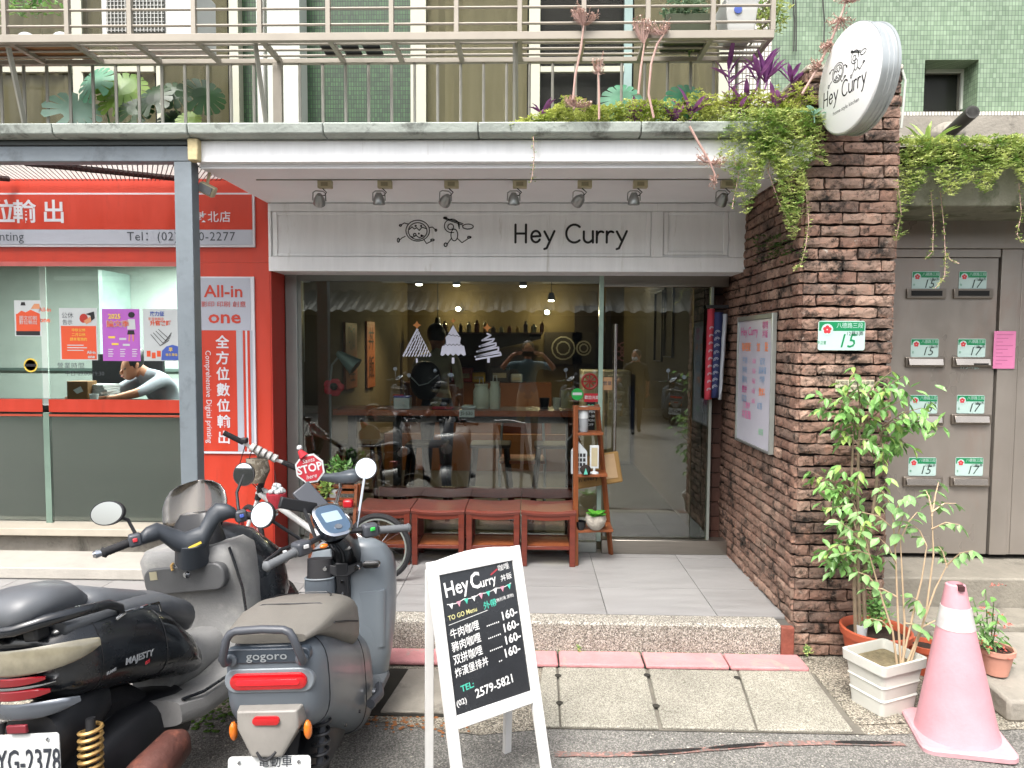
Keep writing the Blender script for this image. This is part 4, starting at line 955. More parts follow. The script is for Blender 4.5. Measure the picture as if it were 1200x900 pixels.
for y in (6.0, 7.4): MB().bx(-1.70, 1.30, y, y + .2, 2.38, 2.499).build('ceiling_beam', brownc, rm)
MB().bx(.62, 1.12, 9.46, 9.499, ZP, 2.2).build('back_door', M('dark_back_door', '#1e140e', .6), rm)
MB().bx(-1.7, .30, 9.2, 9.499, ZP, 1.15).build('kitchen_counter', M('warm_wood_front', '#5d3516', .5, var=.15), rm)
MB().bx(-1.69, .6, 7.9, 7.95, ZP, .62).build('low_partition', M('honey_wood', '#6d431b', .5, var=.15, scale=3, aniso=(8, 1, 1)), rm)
# lit ceiling spots
glow = M('bulb_glow', (1, .93, .78), .5, emit=14); tubeg = M('tube_glow', (1, .98, .92), .5, emit=7)
def spot(px, py, z, E, lab):
    v = PZ(px, py, z)
    if v.y > 9.3: v = P(px, py, 9.2)
    t = thing('ceiling_spotlight', lab, 'spotlight', v, group='lit spotlights inside the shop')
    mb = MB(); mb.lathe([(.03, .09), (.045, .02), (.045, .0), (.03, 0)], (v.x, v.y, v.z), n=14); mb.build('housing', blackm, t, smooth=True)
    mb = MB(); mb.ell((v.x, v.y, v.z - .002), (.036, .036, .014), 12, 6); mb.build('bulb', glow, t, smooth=True)
    MB().cyl((v.x, v.y, v.z + .09), (v.x, v.y, 2.5), .006, n=6).build('stem', blackm, t)
    l = bpy.data.lights.new('bulb_light', 'SPOT'); l.energy = E; l.color = (1, .80, .50); l.spot_size = radians(120); l.spot_blend = .8; l.shadow_soft_size = .04
    o = lnk(bpy.data.objects.new('bulb_light', l)); o.parent = t; o.location = (0, 0, -.04); return v
spot(491, 333, 2.30, 34, 'lit ceiling spotlight, the left one of the row above the tree stickers')
spot(535, 334, 2.32, 26, 'lit ceiling spotlight, second from left in the row near shop ceiling')
spot(613, 335, 2.32, 34, 'lit ceiling spotlight right of the tree stickers near shop ceiling')
spot(646, 352, 2.2, 34, 'lit ceiling spotlight lowest and nearest the window mullion')
spot(415, 379, 1.98, 8, 'lit round lamp low on the left wall of the shop')
spot(513, 380, 2.0, 8, 'lit round lamp by the bottle shelf')
t = thing('tube_light', 'long white tube light on the ceiling seen through the glass door', 'light', (1.0, 7.6, 2.45))
MB().bx(.6, 1.26, 7.55, 7.6, 2.36, 2.39).build('tube', tubeg, t); MB().bx(.58, 1.28, 7.54, 7.61, 2.391, 2.43).build('fitting', blackm, t)
# wall washers giving the yellow glow on the back wall
for i, (px, py) in enumerate(((537, 362), (641, 366))):
    v = P(px, py, 9.3); t = thing('wall_lamp', ('left' if i == 0 else 'right') + ' glowing wall lamp washing the back wall above the bottle shelf', 'wall lamp', v)
    mb = MB(); mb.ell(v, (.035, .035, .03), 12, 6); mb.build('bulb', glow, t, smooth=True)
    mb = MB(); mb.cyl(v + Vector((0, .03, 0)), v + Vector((0, .19, .0)), .012, n=8); mb.build('bracket', blackm, t)
    l = bpy.data.lights.new('wall_light', 'POINT'); l.energy = 7; l.color = (1, .82, .42); l.shadow_soft_size = .04
    o = lnk(bpy.data.objects.new('wall_light', l)); o.parent = t; o.location = (0, -.06, 0)
# hood shelf with bottles and jars
v0 = P(515, 391, 8.8); v1 = P(634, 391, 8.8)
hd = thing('kitchen_hood', 'dark kitchen hood and shelf on the back wall', 'hood', (v0.x, 9.0, v0.z - .3))
mb = MB(); mb.prism([(v0.x, 8.8, v0.z), (v1.x, 8.8, v0.z), (v1.x, 8.8, v0.z - .04), (v1.x - .0, 8.8, v0.z - .06), (v0.x - .15, 8.8, v0.z - .4), (v0.x - .15, 8.8, v0.z - .36)], (0, .6, 0)); mb.build('hood', blackm, hd)
MB().bx(v0.x - .05, v1.x + .02, 8.75, 9.4, v0.z, v0.z + .02).build('shelf', woodd, hd)
ORD = ['first', 'second', 'third', 'fourth', 'fifth', 'sixth', 'seventh', 'eighth', 'ninth', 'tenth', 'eleventh', 'twelfth', 'last']
for i in range(13):
    x = v0.x + .06 + i * .105; h_ = random.uniform(.07, .16); r = random.uniform(.022, .035)
    t = thing('spice_bottle', ('tall ' if h_ > .115 else 'short ') + ['brown', 'amber', 'dark', 'pale'][i % 4] + ' bottle, ' + ORD[i] + ' from the left on the kitchen hood shelf', 'bottle', (x, 8.85, v0.z + .02), group='bottles on the kitchen hood shelf')
    mb = MB(); mb.lathe([(r, 0), (r, h_ * .7), (r * .45, h_ * .82), (r * .45, h_)], (x, 8.85, v0.z + .021), n=10)
    mb.build('bottle', M('bottle_' + 'abcd'[i % 4], ['#5a3014', '#8a6a20', '#2a1a10', '#7a7a60'][i % 4], .3), t, smooth=True)
# bar table behind the window
x0 = P(392, 480, 5.1).x; x1 = P(674, 480, 5.1).x; bz = P(530, 480, 5.1).z
bt_ = thing('bar_table', 'long orange brown wooden bar table behind the window', 'table', ((x0 + x1) / 2, 5.25, ZP))
MB().bx(x0, x1, 5.05, 5.40, bz - .045, bz).build('tabletop', woodb, bt_, bevel=.004)
MB().bx(x0 + .05, x1 - .05, 5.30, 5.36, bz - .12, bz - .046).build('apron', blackm, bt_)
for i, px in enumerate((412, 465, 668)):
    x = P(px, 500, 5.2).x; MB().bx(x - .03, x + .03, 5.2, 5.26, ZP + .005, bz - .046).build('leg', blackm, bt_)
# black stools under it: tapered timber legs and a seat
def stool_dark(x, y, lab):
    t = thing('bar_stool', lab, 'stool', (x, y, ZP), group='dark stools under the bar table')
    MB().bx(x - .17, x + .17, y - .15, y + .15, .80, .83).build('seat', woodd, t, bevel=.01)
    for sx in (-1, 1):
        for sy in (-1, 1):
            mb = MB(); mb.tube([(x + sx * .13, y + sy * .12, .80), (x + sx * .19, y + sy * .17, ZP + .005)], .02, 4); mb.build('leg', blackm, t)
    MB().bx(x - .17, x + .17, y - .15, y - .13, .42, .45).build('stretcher', blackm, t)
    return t
for px, l_ in ((420, 'tall dark stool under the left end of the bar table'), (500, 'tall dark stool below the left tree sticker under the bar table'), (575, 'tall dark stool below the two cream jars under the bar table'), (650, 'tall dark stool under the right end of the bar table')): stool_dark(P(px, 500, 5.7).x, 5.75, l_)
# metal chair
v = P(612, 530, 6.0); t = thing('metal_chair', 'grey metal folding chair with wooden back behind the bar table', 'chair', (v.x, 6.0, ZP)); gm = M('grey_tube', '#8c9090', .35, metal=.6)
for s in (-1, 1):
    mb = MB(); mb.tube([(v.x + s * .2, 5.85, ZP), (v.x + s * .2, 6.1, .64), (v.x + s * .18, 6.2, 1.08)], .012, 6); mb.build('side_frame', gm, t)
    mb = MB(); mb.tube([(v.x + s * .2, 6.25, ZP), (v.x + s * .2, 5.9, .66)], .012, 6); mb.build('leg', gm, t)
MB().bx(v.x - .18, v.x + .18, 6.17, 6.19, .85, 1.08).build('backrest', woodb, t, bevel=.01); MB().bx(v.x - .2, v.x + .2, 5.85, 6.2, .63, .66).build('seat', woodb, t, bevel=.01)
# things on the bar
def jar(px, w, h, mat, lab):
    v = P(px, 480, 5.18); v.z = bz; t = thing('storage_jar', lab, 'jar', v)
    mb = MB(); r = w / 2; mb.lathe([(r * .85, .001), (r, .02), (r, h * .72), (r * .8, h * .86), (r * .8, h * .9), (r * .85, h)], v, n=20); mb.build('body', mat, t, smooth=True)
    mb = MB(); mb.tube([v + Vector((-.015, 0, h)), v + Vector((-.012, 0, h + .045)), v + Vector((.012, 0, h + .045)), v + Vector((.015, 0, h))], .004, 6); mb.build('loop_handle', pw, t)
ceram = M('cream_ceramic', '#c4c4b4', .4, var=.06)
jar(564, .125, .19, ceram, 'wider cream lidded jar on the bar table'); jar(580, .085, .21, ceram, 'slimmer cream lidded jar on the bar table')
v = P(472, 470, 5.15); t = thing('tissue_box', 'white and blue tissue box on the bar table', 'box', (v.x, 5.15, bz)); MB().bx(v.x - .06, v.x + .06, 5.1, 5.2, bz + .001, bz + .085).build('box', pw, t, bevel=.004); MB().bx(v.x - .061, v.x + .061, 5.099, 5.201, bz + .086, bz + .10).build('lid', pblue, t, bevel=.003)
v = P(541, 475, 5.15); t = thing('folded_cloth', 'red and white folded cloths on the bar table', 'cloth', (v.x, 5.15, bz)); MB().bx(v.x + .0, v.x + .11, 5.1, 5.2, bz + .001, bz + .03).build('cloth', pw, t, bevel=.01); MB().bx(v.x - .22, v.x - .06, 5.09, 5.2, bz + .001, bz + .018).build('red_cloth', cr, t, bevel=.006)
t = thing('drinking_cup', 'dark cup on the right end of the bar table', 'cup', P(638, 478, 5.2)); v = P(638, 470, 5.2); MB().lathe([(.03, 0), (.04, .085), (.036, .085), (.028, .005)], (v.x, 5.2, bz + .001), n=14).build('cup', blackm, t, smooth=True)
t = thing('drinking_cup', 'pale cup beside the dark one on the bar table', 'cup', P(652, 478, 5.2)); v = P(652, 470, 5.2); MB().lathe([(.022, 0), (.03, .085), (.027, .085), (.02, .005)], (v.x, 5.2, bz + .001), n=14).build('cup', ceram, t, smooth=True)
v = P(664, 468, 5.22); t = thing('table_menu', 'small cream menu card standing on the bar table', 'menu', (v.x, 5.22, bz)); MB().box((v.x, 5.22, bz + .075), (.085, .006, .14), (.15, 0, 0)).build('card', M('cream_card', '#8c8354', .7), t)
v = P(546, 484, 5.04); x0_, x1_, z0_, z1_ = R4(538, 480, 556, 489, 5.045); t = thing('price_tag', 'small white tag stuck on the edge of the bar table', 'tag', (v.x, 5.045, z0_)); MB().bx(x0_, x1_, 5.044, 5.049, z0_, z1_).build('card', pw, t); text('JS-530', .035, blackm, t, ((x0_ + x1_) / 2, 5.043, (z0_ + z1_) / 2))
# floor lamp with cone shade and poppy
fl = thing('floor_lamp', 'grey floor lamp with cone shade beside a red flower behind the window', 'lamp', P(387, 590, 5.0))
b0 = P(387, 447, 5.0); b1 = P(388, 600, 5.0)
mb = MB(); mb.tube([(b0.x, 5.0, ZP + .01), (b0.x, 5.0, b0.z), P(389, 428, 5.0), P(396, 419, 5.0)], .008, 8); mb.build('pole', gm, fl, smooth=True)
a = P(399, 416, 5.0); c = P(417, 430, 5.0); mb = MB(); d = (c - a).normalized()
mb.tube([a - d * .03, a, c, c, a + d * .01], [.018, .03, .068, .062, .026], 20, cap=False); mb.build('shade', M('sage_metal', '#6d7f7c', .4, metal=.3), fl, smooth=True)
mb = MB(); mb.lathe([(.12, 0), (.12, .01), (.02, .02)], (b0.x, 5.0, ZP + .005), n=24); mb.build('base', gm, fl, smooth=True)
pf = thing('poppy_flower', 'red paper flower with black centre clipped to the floor lamp', 'flower', P(391, 454, 4.95))
for i in range(5):
    a = 2 * pi * i / 5; c = P(391, 454, 4.95); mb = MB(); mb.ell(c + Vector((.04 * cos(a), 0, .035 * sin(a))), (.04, .008, .035), 10, 6); mb.build('petal', M('poppy_red', '#a5182a', .6), pf, smooth=True)
mb = MB(); mb.ell(P(391, 453, 4.93), (.03, .012, .028), 10, 6); mb.build('centre', blackm, pf, smooth=True)
# wooden boards with characters on the left inner wall
for i, (y, wd, hgt, s) in enumerate(((6.4, .42, .62, '咖哩'), (7.2, .36, .70, '丼飯'))):
    t = thing('wooden_plaque', ['nearer', 'farther'][i] + ' vertical wooden plaque with dark characters on the left inner wall', 'plaque', (-1.69, y, 1.5))
    MB().bx(-1.698, -1.675, y - wd / 2, y + wd / 2, 1.55 - hgt / 2, 1.55 + hgt / 2).build('board', woodm, t, bevel=.005)
    for j, ch in enumerate(s): text(ch, .26, blackm, t, (-1.673, y, 1.70 - j * .3), ux=(0, 1, 0), uy=(0, 0, 1))
t = thing('paper_sign', 'narrow printed paper sign with red characters on the left inner wall near glass', 'sign', P(372, 392, 4.9))
MB().bx(-1.699, -1.69, 4.93, 5.10, 1.52, 1.98).build('paper', pw, t)
for j, ch in enumerate('小心玻璃'): text(ch, .10, pred if j < 2 else inkgrey, t, (-1.688, 5.015, 1.91 - j * .11), ux=(0, 1, 0), uy=(0, 0, 1), bold=.01)
for i, (y, z, hh) in enumerate(((6.4, 1.95, .8), (6.9, 1.85, .7))):
    t = thing('picture_frame', ['taller', 'shorter'][i] + ' thin black frame hung on the right inner wall of the shop', 'frame', (1.29, y, z - hh / 2))
    for q in ((y - .2, y - .19, z - hh / 2, z + hh / 2), (y + .19, y + .2, z - hh / 2, z + hh / 2), (y - .1895, y + .1895, z + hh / 2 - .012, z + hh / 2), (y - .1895, y + .1895, z - hh / 2, z - hh / 2 + .012)):
        MB().bx(1.28, 1.299, q[0], q[1], q[2], q[3]).build('frame_bar', blackm, t)
for k, (px, py, w2, h2, c, nm, lb) in enumerate(((540, 425, .30, .20, '#7c1f1c', 'storage_tin', 'red tin on the kitchen counter below the middle tree sticker'), (560, 432, .18, .14, '#b59a3a', 'food_box', 'yellow box on the kitchen counter left of the cream jars'), (585, 428, .26, .22, '#151517', 'rice_cooker', 'black rice cooker on the kitchen counter behind the jars'),
        (605, 434, .16, .12, '#8a8f90', 'steel_pot', 'steel pot on the kitchen counter behind the photographer reflection'), (500, 434, .2, .12, '#a07a50', 'cutting_board', 'tan board leaning on the kitchen counter by the customer'), (455, 445, .4, .5, '#241a14', 'dark_cabinet', 'dark cabinet against the back wall at left of the kitchen'))):
    v_ = P(px, py, 9.1); zb = 1.151 if nm != 'dark_cabinet' else ZP + .005; hh_ = h2 if nm != 'dark_cabinet' else 1.5
    t = thing(nm, lb, nm.replace('_', ' '), (v_.x, 9.0, zb)); yy_ = 9.3 if nm != 'dark_cabinet' else 9.0
    MB().bx(v_.x - w2 / 2, v_.x + w2 / 2, yy_ - .08, yy_ + .08, zb, zb + hh_).build('body', M('m_' + nm, c, .4), t, bevel=.02); MB().bx(v_.x - w2 * .35, v_.x + w2 * .35, yy_ - .09, yy_ - .081, zb + hh_ * .3, zb + hh_ * .6).build('label_panel', M('m2_' + nm, '#8f8a78', .5), t)
t = thing('fridge', 'pale kitchen cabinet at the right of the shop room', 'cabinet', (.9, 8.6, ZP)); MB().bx(.66, 1.25, 8.4, 9.0, ZP + .005, 1.35).build('body', M('fridge_beige', '#8a8676', .5), t, bevel=.01)
MB().bx(.68, .94, 8.385, 8.399, ZP + .05, 1.3).build('door', M('fridge_beige', '#8a8676', .5), t, bevel=.005); MB().bx(.97, 1.23, 8.385, 8.399, ZP + .05, 1.3).build('door', M('fridge_beige', '#8a8676', .5), t, bevel=.005)
# framed lace ornaments on the back wall
for i, px in enumerate((660, 684)):
    c = P(px, 408, 9.45); t = thing('wall_picture', ['wider', 'smaller'][i] + ' dark framed ornament on the back wall right of the hood', 'picture', c); s = (.26, .16)[i]
    MB().bx(c.x - s, c.x + s, 9.44, 9.47, c.z - .22, c.z + .22).build('panel', M('brown_panel', '#2a221a', .6), t)
    strokes([arc(0, 0, s * .6, s * .6, 0, 360, 14), arc(0, 0, s * .35, s * .35, 0, 360, 10)], .02, M('lace', '#8b8577', .8), t, (c.x, 9.437, c.z), (1, 0, 0), (0, 0, 1), 'lace_ring')
c = P(733, 412, 9.44); t = thing('wall_ornament', 'pale snowflake ornament on the dark back door seen through glass door', 'ornament', c)
strokes([[(0, 0), (.16 * cos(k * pi / 4), .16 * sin(k * pi / 4))] for k in range(8)] + [arc(0, 0, .13, .13, 0, 360, 16), arc(0, 0, .07, .07, 0, 360, 12)], .02, M('pink_felt', '#9a6a66', .8), t, (c.x, 9.44, c.z), (1, 0, 0), (0, 0, 1), 'snowflake')
# stickers on the window
stw = M('window_sticker_white', '#b9bccb', .6); sto = M('sticker_orange', '#a86a2c', .6)
YT = YG - .0052
def star(t, px, py, s=5): 
    flatp(t, sto, [(px + s * (1 if k % 2 == 0 else .5) * cos(k * pi / 4 + pi / 2), py - s * (1 if k % 2 == 0 else .5) * sin(k * pi / 4 + pi / 2)) for k in range(8)], YT, 0, 'star')
t = thing('tree_sticker', 'left white christmas tree sticker made of small leaf dashes on the window', 'sticker', P(488, 400, YT), group=None)
rnd = random.Random(3); L_ = []
for r in range(9):
    y = 387 + r * 3.6; hw = 1 + r * 1.95; n = 2 + r
    for k in range(n):
        x = 488.5 - hw + 2 * hw * (k + .5) / n + rnd.uniform(-.4, .4); L_.append([px2(x - .7, y + 1.6, YT), px2(x + .7, y - .8, YT)])
strokes(L_, .0085, stw, t, (0, YT - .0006, 0), (1, 0, 0), (0, 0, 1), 'leaf_marks'); flat(t, stw, 487.4, 420, 489.6, 425, YT); star(t, 488.6, 381)
strokes([[px2(488.5, 385, YT), px2(472, 417, YT)], [px2(488.5, 385, YT), px2(505, 417, YT)]], .004, stw, t, (0, YT - .0006, 0), (1, 0, 0), (0, 0, 1), 'outline')
t = thing('tree_sticker', 'middle solid white christmas tree sticker with scalloped tiers on the window', 'sticker', P(531, 400, YT))
p = [(531, 381), (536, 390), (540, 396), (539, 402), (544, 406), (546, 416)] + [(546 - k * 3, 417 if k % 2 else 414.5) for k in range(1, 10)] + [(516, 416), (518, 406), (523, 402), (522, 396), (526, 390)]
flatp(t, stw, p, YT, 0, 'tree'); star(t, 531, 376, 3); flat(t, stw, 529.5, 419, 532.5, 426, YT, 0, 'trunk')
strokes([[px2(522 + k * 2.25, 389 + .3 * k + (1.6 if k % 2 else 0) + 2, YT) for k in range(9)], [px2(518 + k * 2.2, 403 + (2 if k % 2 else 0), YT) for k in range(12)]], .004, blackm, t, (0, YT - .0012, 0), (1, 0, 0), (0, 0, 1), 'tier_line')
t = thing('tree_sticker', 'right white squiggle line christmas tree sticker on the window', 'sticker', P(571, 405, YT))
zz = [(571, 391), (575, 393), (565, 399), (579, 397), (577, 400), (562, 406), (581, 402), (581, 405), (559, 412), (584, 407), (584, 411), (557, 418), (586, 413), (587, 416), (558, 421)]
strokes([[px2(x, y, YT) for x, y in zz]], .012, stw, t, (0, YT - .0006, 0), (1, 0, 0), (0, 0, 1), 'squiggle'); flat(t, stw, 571, 419, 574, 425, YT, 0, 'trunk'); star(t, 571, 384)
def sticker(px0, py0, px1, py1, mat, name, lab, body=None, h=5, inkc=None, Y=YT):
    x0, x1, z0, z1 = R4(px0, py0, px1, py1, Y); t = thing(name, lab, 'sticker', ((x0 + x1) / 2, Y, z0)); MB().bx(x0, x1, Y - .0008, Y, z0, z1).build('film', mat, t)
    if body: cj(body, (px0 + px1) / 2, (py0 + py1) / 2, h, inkc or pw, t, Y - .0012, bold=.01)
    return t
sticker(684.5, 461, 703, 471, M('sign_red', '#a81f2c', .4), 'card_sticker', 'red sign with white writing on the glass above ladder shelf', '歡迎光臨', 4.2)
c = P(676.5, 462, YT); t = thing('round_sticker', 'green round sign on the glass above ladder shelf', 'sticker', c); MB().lathe([(.042, 0), (.042, .001)], c, 'Y', 24).build('disc', M('sign_green', '#1d9a43', .4), t); flat(t, pw, 671, 460, 682, 463, YT, 2)
c = P(691, 447, YT - .01); t = thing('round_ornament', 'red openwork round ornament hanging on the glass above the signs', 'ornament', c)
for k in range(8): 
    mb = MB(); mb.tube([c, c + Vector((.05 * cos(k * pi / 4), 0, .05 * sin(k * pi / 4)))], .005, 5); mb.build('spoke', M('ornament_red', '#7e1c17', .5), t)
mb = MB(); rings = [c + Vector((.052 * cos(a * pi / 10), 0, .052 * sin(a * pi / 10))) for a in range(21)]; mb.tube(rings, .009, 6, cap=False); mb.build('ring', M('ornament_red', '#7e1c17', .5), t, smooth=True)
sticker(706, 442, 717.5, 457, M('kraft_card', '#a5805c', .7), 'kraft_card', 'small kraft card taped on the glass door beside the mullion', '營業', 5, inkgrey, YG - .004)
t = thing('chalk_list', 'small black board with green and white writing behind the ladder shelf', 'sign', P(693, 480, 4.78)); x0, x1, z0, z1 = R4(687, 471, 697, 505, 4.79); MB().bx(x0, x1, 4.785, 4.79, z0, z1).build('board', blackm, t)
text('∞', .06, M('mint_ink', '#3fae8d', .5), t, ((x0 + x1) / 2, 4.7845, z1 - .03)); 
for i, s in enumerate(('OPEN', '11-20', 'MON', 'OFF')): text(s, .024, pw, t, ((x0 + x1) / 2, 4.7845, z1 - .07 - .03 * i))
MB().bx(P(445, 577, 4.9).x, P(672, 577, 4.9).x, 4.88, 4.93, P(560, 583, 4.9).z, P(560, 571, 4.9).z).build('low_rail', woodr, gf, bevel=.004)
# ================================================================ across the lane (seen in the glass)
ob = thing('opposite_building', 'grey building across the lane with a corrugated awning and dark shutters', 'building', (0, -7.5, 0))
og = M('opposite_wall', '#6e6a62', .85, var=.2, scale=1.5, col2='#4a4843', thr=.55)
MB().bx(-14, 14, -8.2, -7.5, 0, 4.4).build('wall', og, ob)
sh = M('dark_shutter', '#23262a', .6, var=.2)
for i in range(7):
    x = -12 + i * 4; MB().bx(x, x + 2.9, -7.5, -7.44, .1, 2.4).build('shutter', sh, ob)
    w = MB().bx(x + .4, x + 2.4, -7.5, -7.45, 3.3, 4.1).build('window', darkg, ob); MB().bx(x + .3, x + 2.5, -7.449, -7.42, 3.2, 3.299).build('sill', plaster, w)
mb = MB(); n = 240; top = []; bot = []
for i in range(n + 1):
    x = -10 + 20 * i / n; d = .025 * (1 if (i // 2) % 2 else -1); top.append(Vector((x, -7.45, 3.0 + d))); bot.append(Vector((x, -6.2, 2.45 + d)))
mb.loft([bot, top], 0, False, False); mb.build('corrugated_awning', M('awning_metal', '#4a4d4a', .6, metal=.2, var=.2), ob)
far = tag(MB().bx(-14, 14, -7.4, -6.6, .004, .12).build('far_pavement', concrete), kind='structure')
for s in (-1, 1):
    t = thing('side_building', 'tall grey building closing the lane far to the ' + ('left' if s < 0 else 'right') + ' of the shops', 'building', (s * 11, 0, 0))
    MB().bx(s * 6.6 if s > 0 else -12, 12 if s > 0 else -6.6, 3.6, 12, 0, 5.5).build('wall', og, t)
    for k in range(2): MB().bx(s * 8 - .6 + k * 1.6, s * 8 + .6 + k * 1.6, 3.55, 3.599, 1.2, 2.4).build('window', darkg, t)
# ================================================================ spotlights under the soffit
tan = M('tan_plastic', '#b3aa8c', .5, var=.05); chr_ = M('spot_metal', '#8f9290', .3, metal=.7); lens_ = M('lamp_lens', '#7c7f80', .15, metal=.3)
spx = [374, 444, 522, 602, 678, 743, 846]
spl = ['leftmost small spotlight hanging under the white soffit', 'second small spotlight from the left under the white soffit', 'third small spotlight from the left, above the spoon figure',
       'fourth small spotlight from the left, at the middle of the soffit', 'fifth small spotlight from the left, above the word Curry', 'sixth small spotlight from the left, right of the lettering', 'rightmost small spotlight near the brick wall among hanging vines']
def soffit_spot(px, Y, ztop, lab, turn=0.0, face=0.0, hang=.10):
    v = P(px, 215, Y); x = v.x
    t = thing('spotlight', lab, 'spotlight', (x, Y, ztop), group='spotlights under the curry shop soffit')
    MB().bx(x - .005, x + .075, Y - .02, Y + .02, ztop - .045, ztop - .002).build('adapter_box', tan, t, bevel=.003)
    MB().bx(x + .015, x + .055, Y - .0215, Y - .0205, ztop - .036, ztop - .014).build('label_plate', M('tan_dark', '#8a8268', .6), t)
    c = Vector((x, Y, ztop - hang)); R = Matrix.Rotation(turn, 3, 'Z') @ Matrix.Rotation(face, 3, 'X')
    mb = MB(); p = [Vector((-.036, 0, .0)), Vector((-.034, 0, .045)), Vector((-.02, 0, .055)), Vector((.02, 0, .055)), Vector((.034, 0, .045)), Vector((.036, 0, 0))]
    RZ = Matrix.Rotation(turn, 3, 'Z'); mb.tube([c + RZ @ q for q in p], .0035, 6); mb.build('yoke', chr_, t, smooth=True)
    mb = MB(); mb.lathe([(.014, .045), (.022, .03), (.030, .012), (.034, -.012), (.034, -.022), (.028, -.024)], c, n=20, R=R); hd = mb.build('lamp_head', chr_, t, smooth=True)
    mb = MB(); mb.lathe([(.001, -.0245), (.027, -.0245), (.027, -.018)], c, n=18, R=R); mb.build('lens', lens_, hd, smooth=True)
    mb = MB(); mb.tube([(x + .02, Y, ztop - .045), (x + .045, Y - .01, ztop - .07), (x + .03, Y, ztop - .085), c + Vector((0, 0, .03))], .003, 5); mb.build('cable', blackm, t)
for i, px in enumerate(spx):
    soffit_spot(px, 3.93, sofz, spl[i], [.3, 0, .5, 0, .4, 0, .2][i], [.9, .15, 1.1, .1, 1.2, .1, .8][i], .115)
for a, c in zip(spx[:-1], spx[1:]): pass
MB().bx(P(300, 208, 3.9).x, P(860, 208, 3.9).x, 3.90, 3.908, sofz - .006, sofz).build('track_line', M('track_grey', '#77766f', .6), sf)
v = P(243, 222, 3.7); t = thing('floodlight', 'small cream floodlight hanging at the top left corner of the canopy', 'floodlight', v)
MB().box(v + Vector((0, 0, .0)), (.085, .05, .055), (.3, .45, .2)).build('housing', tan, t, bevel=.006)
MB().box(v + Vector((.0, -.03, -.004)), (.07, .008, .042), (.3, .45, .2)).build('glass', lens_, t)
mb = MB(); mb.tube([v + Vector((0, 0, .03)), v + Vector((.01, 0, .07)), v + Vector((.012, .01, .11))], .008, 6); mb.build('arm', tan, t)
mb = MB(); mb.tube([v + Vector((.01, 0, .09)), v + Vector((-.04, -.02, .12)), v + Vector((-.05, -.05, .17))], .003, 5); mb.build('cable', blackm, t)
# ================================================================ balcony railing and window cage
rail = M('pinkish_grey_paint', '#918a7e', .55, metal=.1, var=.08, scale=6); railg = M('grey_rail_paint', '#918f86', .5, metal=.2, var=.1)
cg = thing('window_cage', 'projecting pinkish grey steel bar cage under the upper windows', 'window cage', (0, 3.6, 3.2))
zc = 3.19; xr = P(906, 45, 3.5).x
MB().bx(-6, xr, 3.48, 3.51, zc - .02, zc + .02).build('front_rail', rail, cg, bevel=.003)
MB().bx(-6, xr, 3.765, 3.795, zc - .014, zc + .012).build('back_rail', rail, cg, bevel=.003)
xs_ = [P(px, 20, 3.5).x for px in (7, 80, 153, 228, 305, 385, 459, 535, 609, 684, 759, 835, 905)]
xs_ = [-5.9 + i * .325 for i in range(9) if -5.9 + i * .325 < xs_[0] - .2] + xs_
for x in xs_:
    MB().bx(x - .011, x + .011, 3.482, 3.506, zc + .0203, 3.9).build('upright', rail, cg)
    MB().bx(x - .012, x + .012, 3.5105, 3.764, zc - .012, zc + .01).build('cross_bar', rail, cg)
for z in (P(600, 27, 3.49).z, P(600, 8, 3.49).z, P(600, -12, 3.49).z, 3.88):
    mb = MB(); mb.cyl((-6, 3.494, z), (xr, 3.494, z), .0065, n=6); mb.build('bar', rail, cg)
for y in (3.57, 3.64, 3.71):
    mb = MB(); mb.cyl((-6, y, zc + .002), (xr, y, zc + .002), .0065, n=6); mb.build('bar', rail, cg)
for z in (zc + .11, zc + .2): 
    mb = MB(); mb.cyl((xr, 3.5, z), (xr, 3.9, z), .0065, n=6); mb.build('bar', rail, cg)
rl_ = thing('balcony_railing', 'row of thin vertical grey bars between stone ledge and window cage', 'railing', (0, 3.8, 2.78))
bm0 = MB().cyl((0, 0, 0), (0, 0, zc - 2.784 - .0145), .0085, n=6).build('bar', railg); bme = bm0.data; bpy.data.objects.remove(bm0)
px = -590
while px < 890: inst(bme, 'bar', rl_, (P(px, 110, 3.78).x, 3.78, 2.785)); px += 26.9
for a, c, w_ in (((10, 56), (29, 146), .014), ((299, 50), (312, 146), .013), ((604, 50), (604, 153), .014)):
    mb = MB(); mb.tube([P(a[0], a[1], 3.54), P(c[0], c[1], 3.70)], w_, 4); mb.build('brace', railg, rl_)
a = R4(321, 70, 331, 148, 3.76); MB().bx(a[0], a[1], 3.745, 3.775, 2.785, zc - .0145).build('post', rail, rl_)
# wooden board, white stones and pots standing in the cage
t = thing('wooden_board', 'brown plywood board lying in the left end of the window cage', 'board', (-2.9, 3.6, zc)); MB().bx(-3.6, P(95, 60, 3.6).x, 3.53, 3.76, zc + .012, zc + .026).build('board', M('plywood', '#8a5f38', .7, var=.2, scale=4), t)
for i, (px, py, r) in enumerate(((31, 38, .035), (55, 41, .025), (72, 38, .035), (66, 34, .02))):
    v = P(px, py, 3.6); t = thing('white_stone', ['largest white stone at the left in the window cage', 'small white stone in the middle of the window cage board', 'white stone at the right end of the window cage board', 'little bluish stone on top of its neighbour in the window cage'][i], 'stone', v)
    mb = MB(); mb.ell((v.x, 3.6, zc + .026 + r * .8), (r * 1.2, r, r * .8), 10, 7); mb.build('stone', M('white_stone', '#c8c8cc', .7, var=.1, scale=20), t, smooth=True)
ac = thing('air_conditioner', 'white air conditioner outdoor unit with wire grille in the window cage', 'air conditioner', P(170, 43, 4.0))
x0, x1, z0, z1 = R4(118, -25, 226, 43, 3.86); acm = M('ac_white', '#b9bab6', .5, var=.05)
MB().bx(x0, x1, 3.86, 4.15, z0, z1).build('casing', acm, ac, bevel=.01)
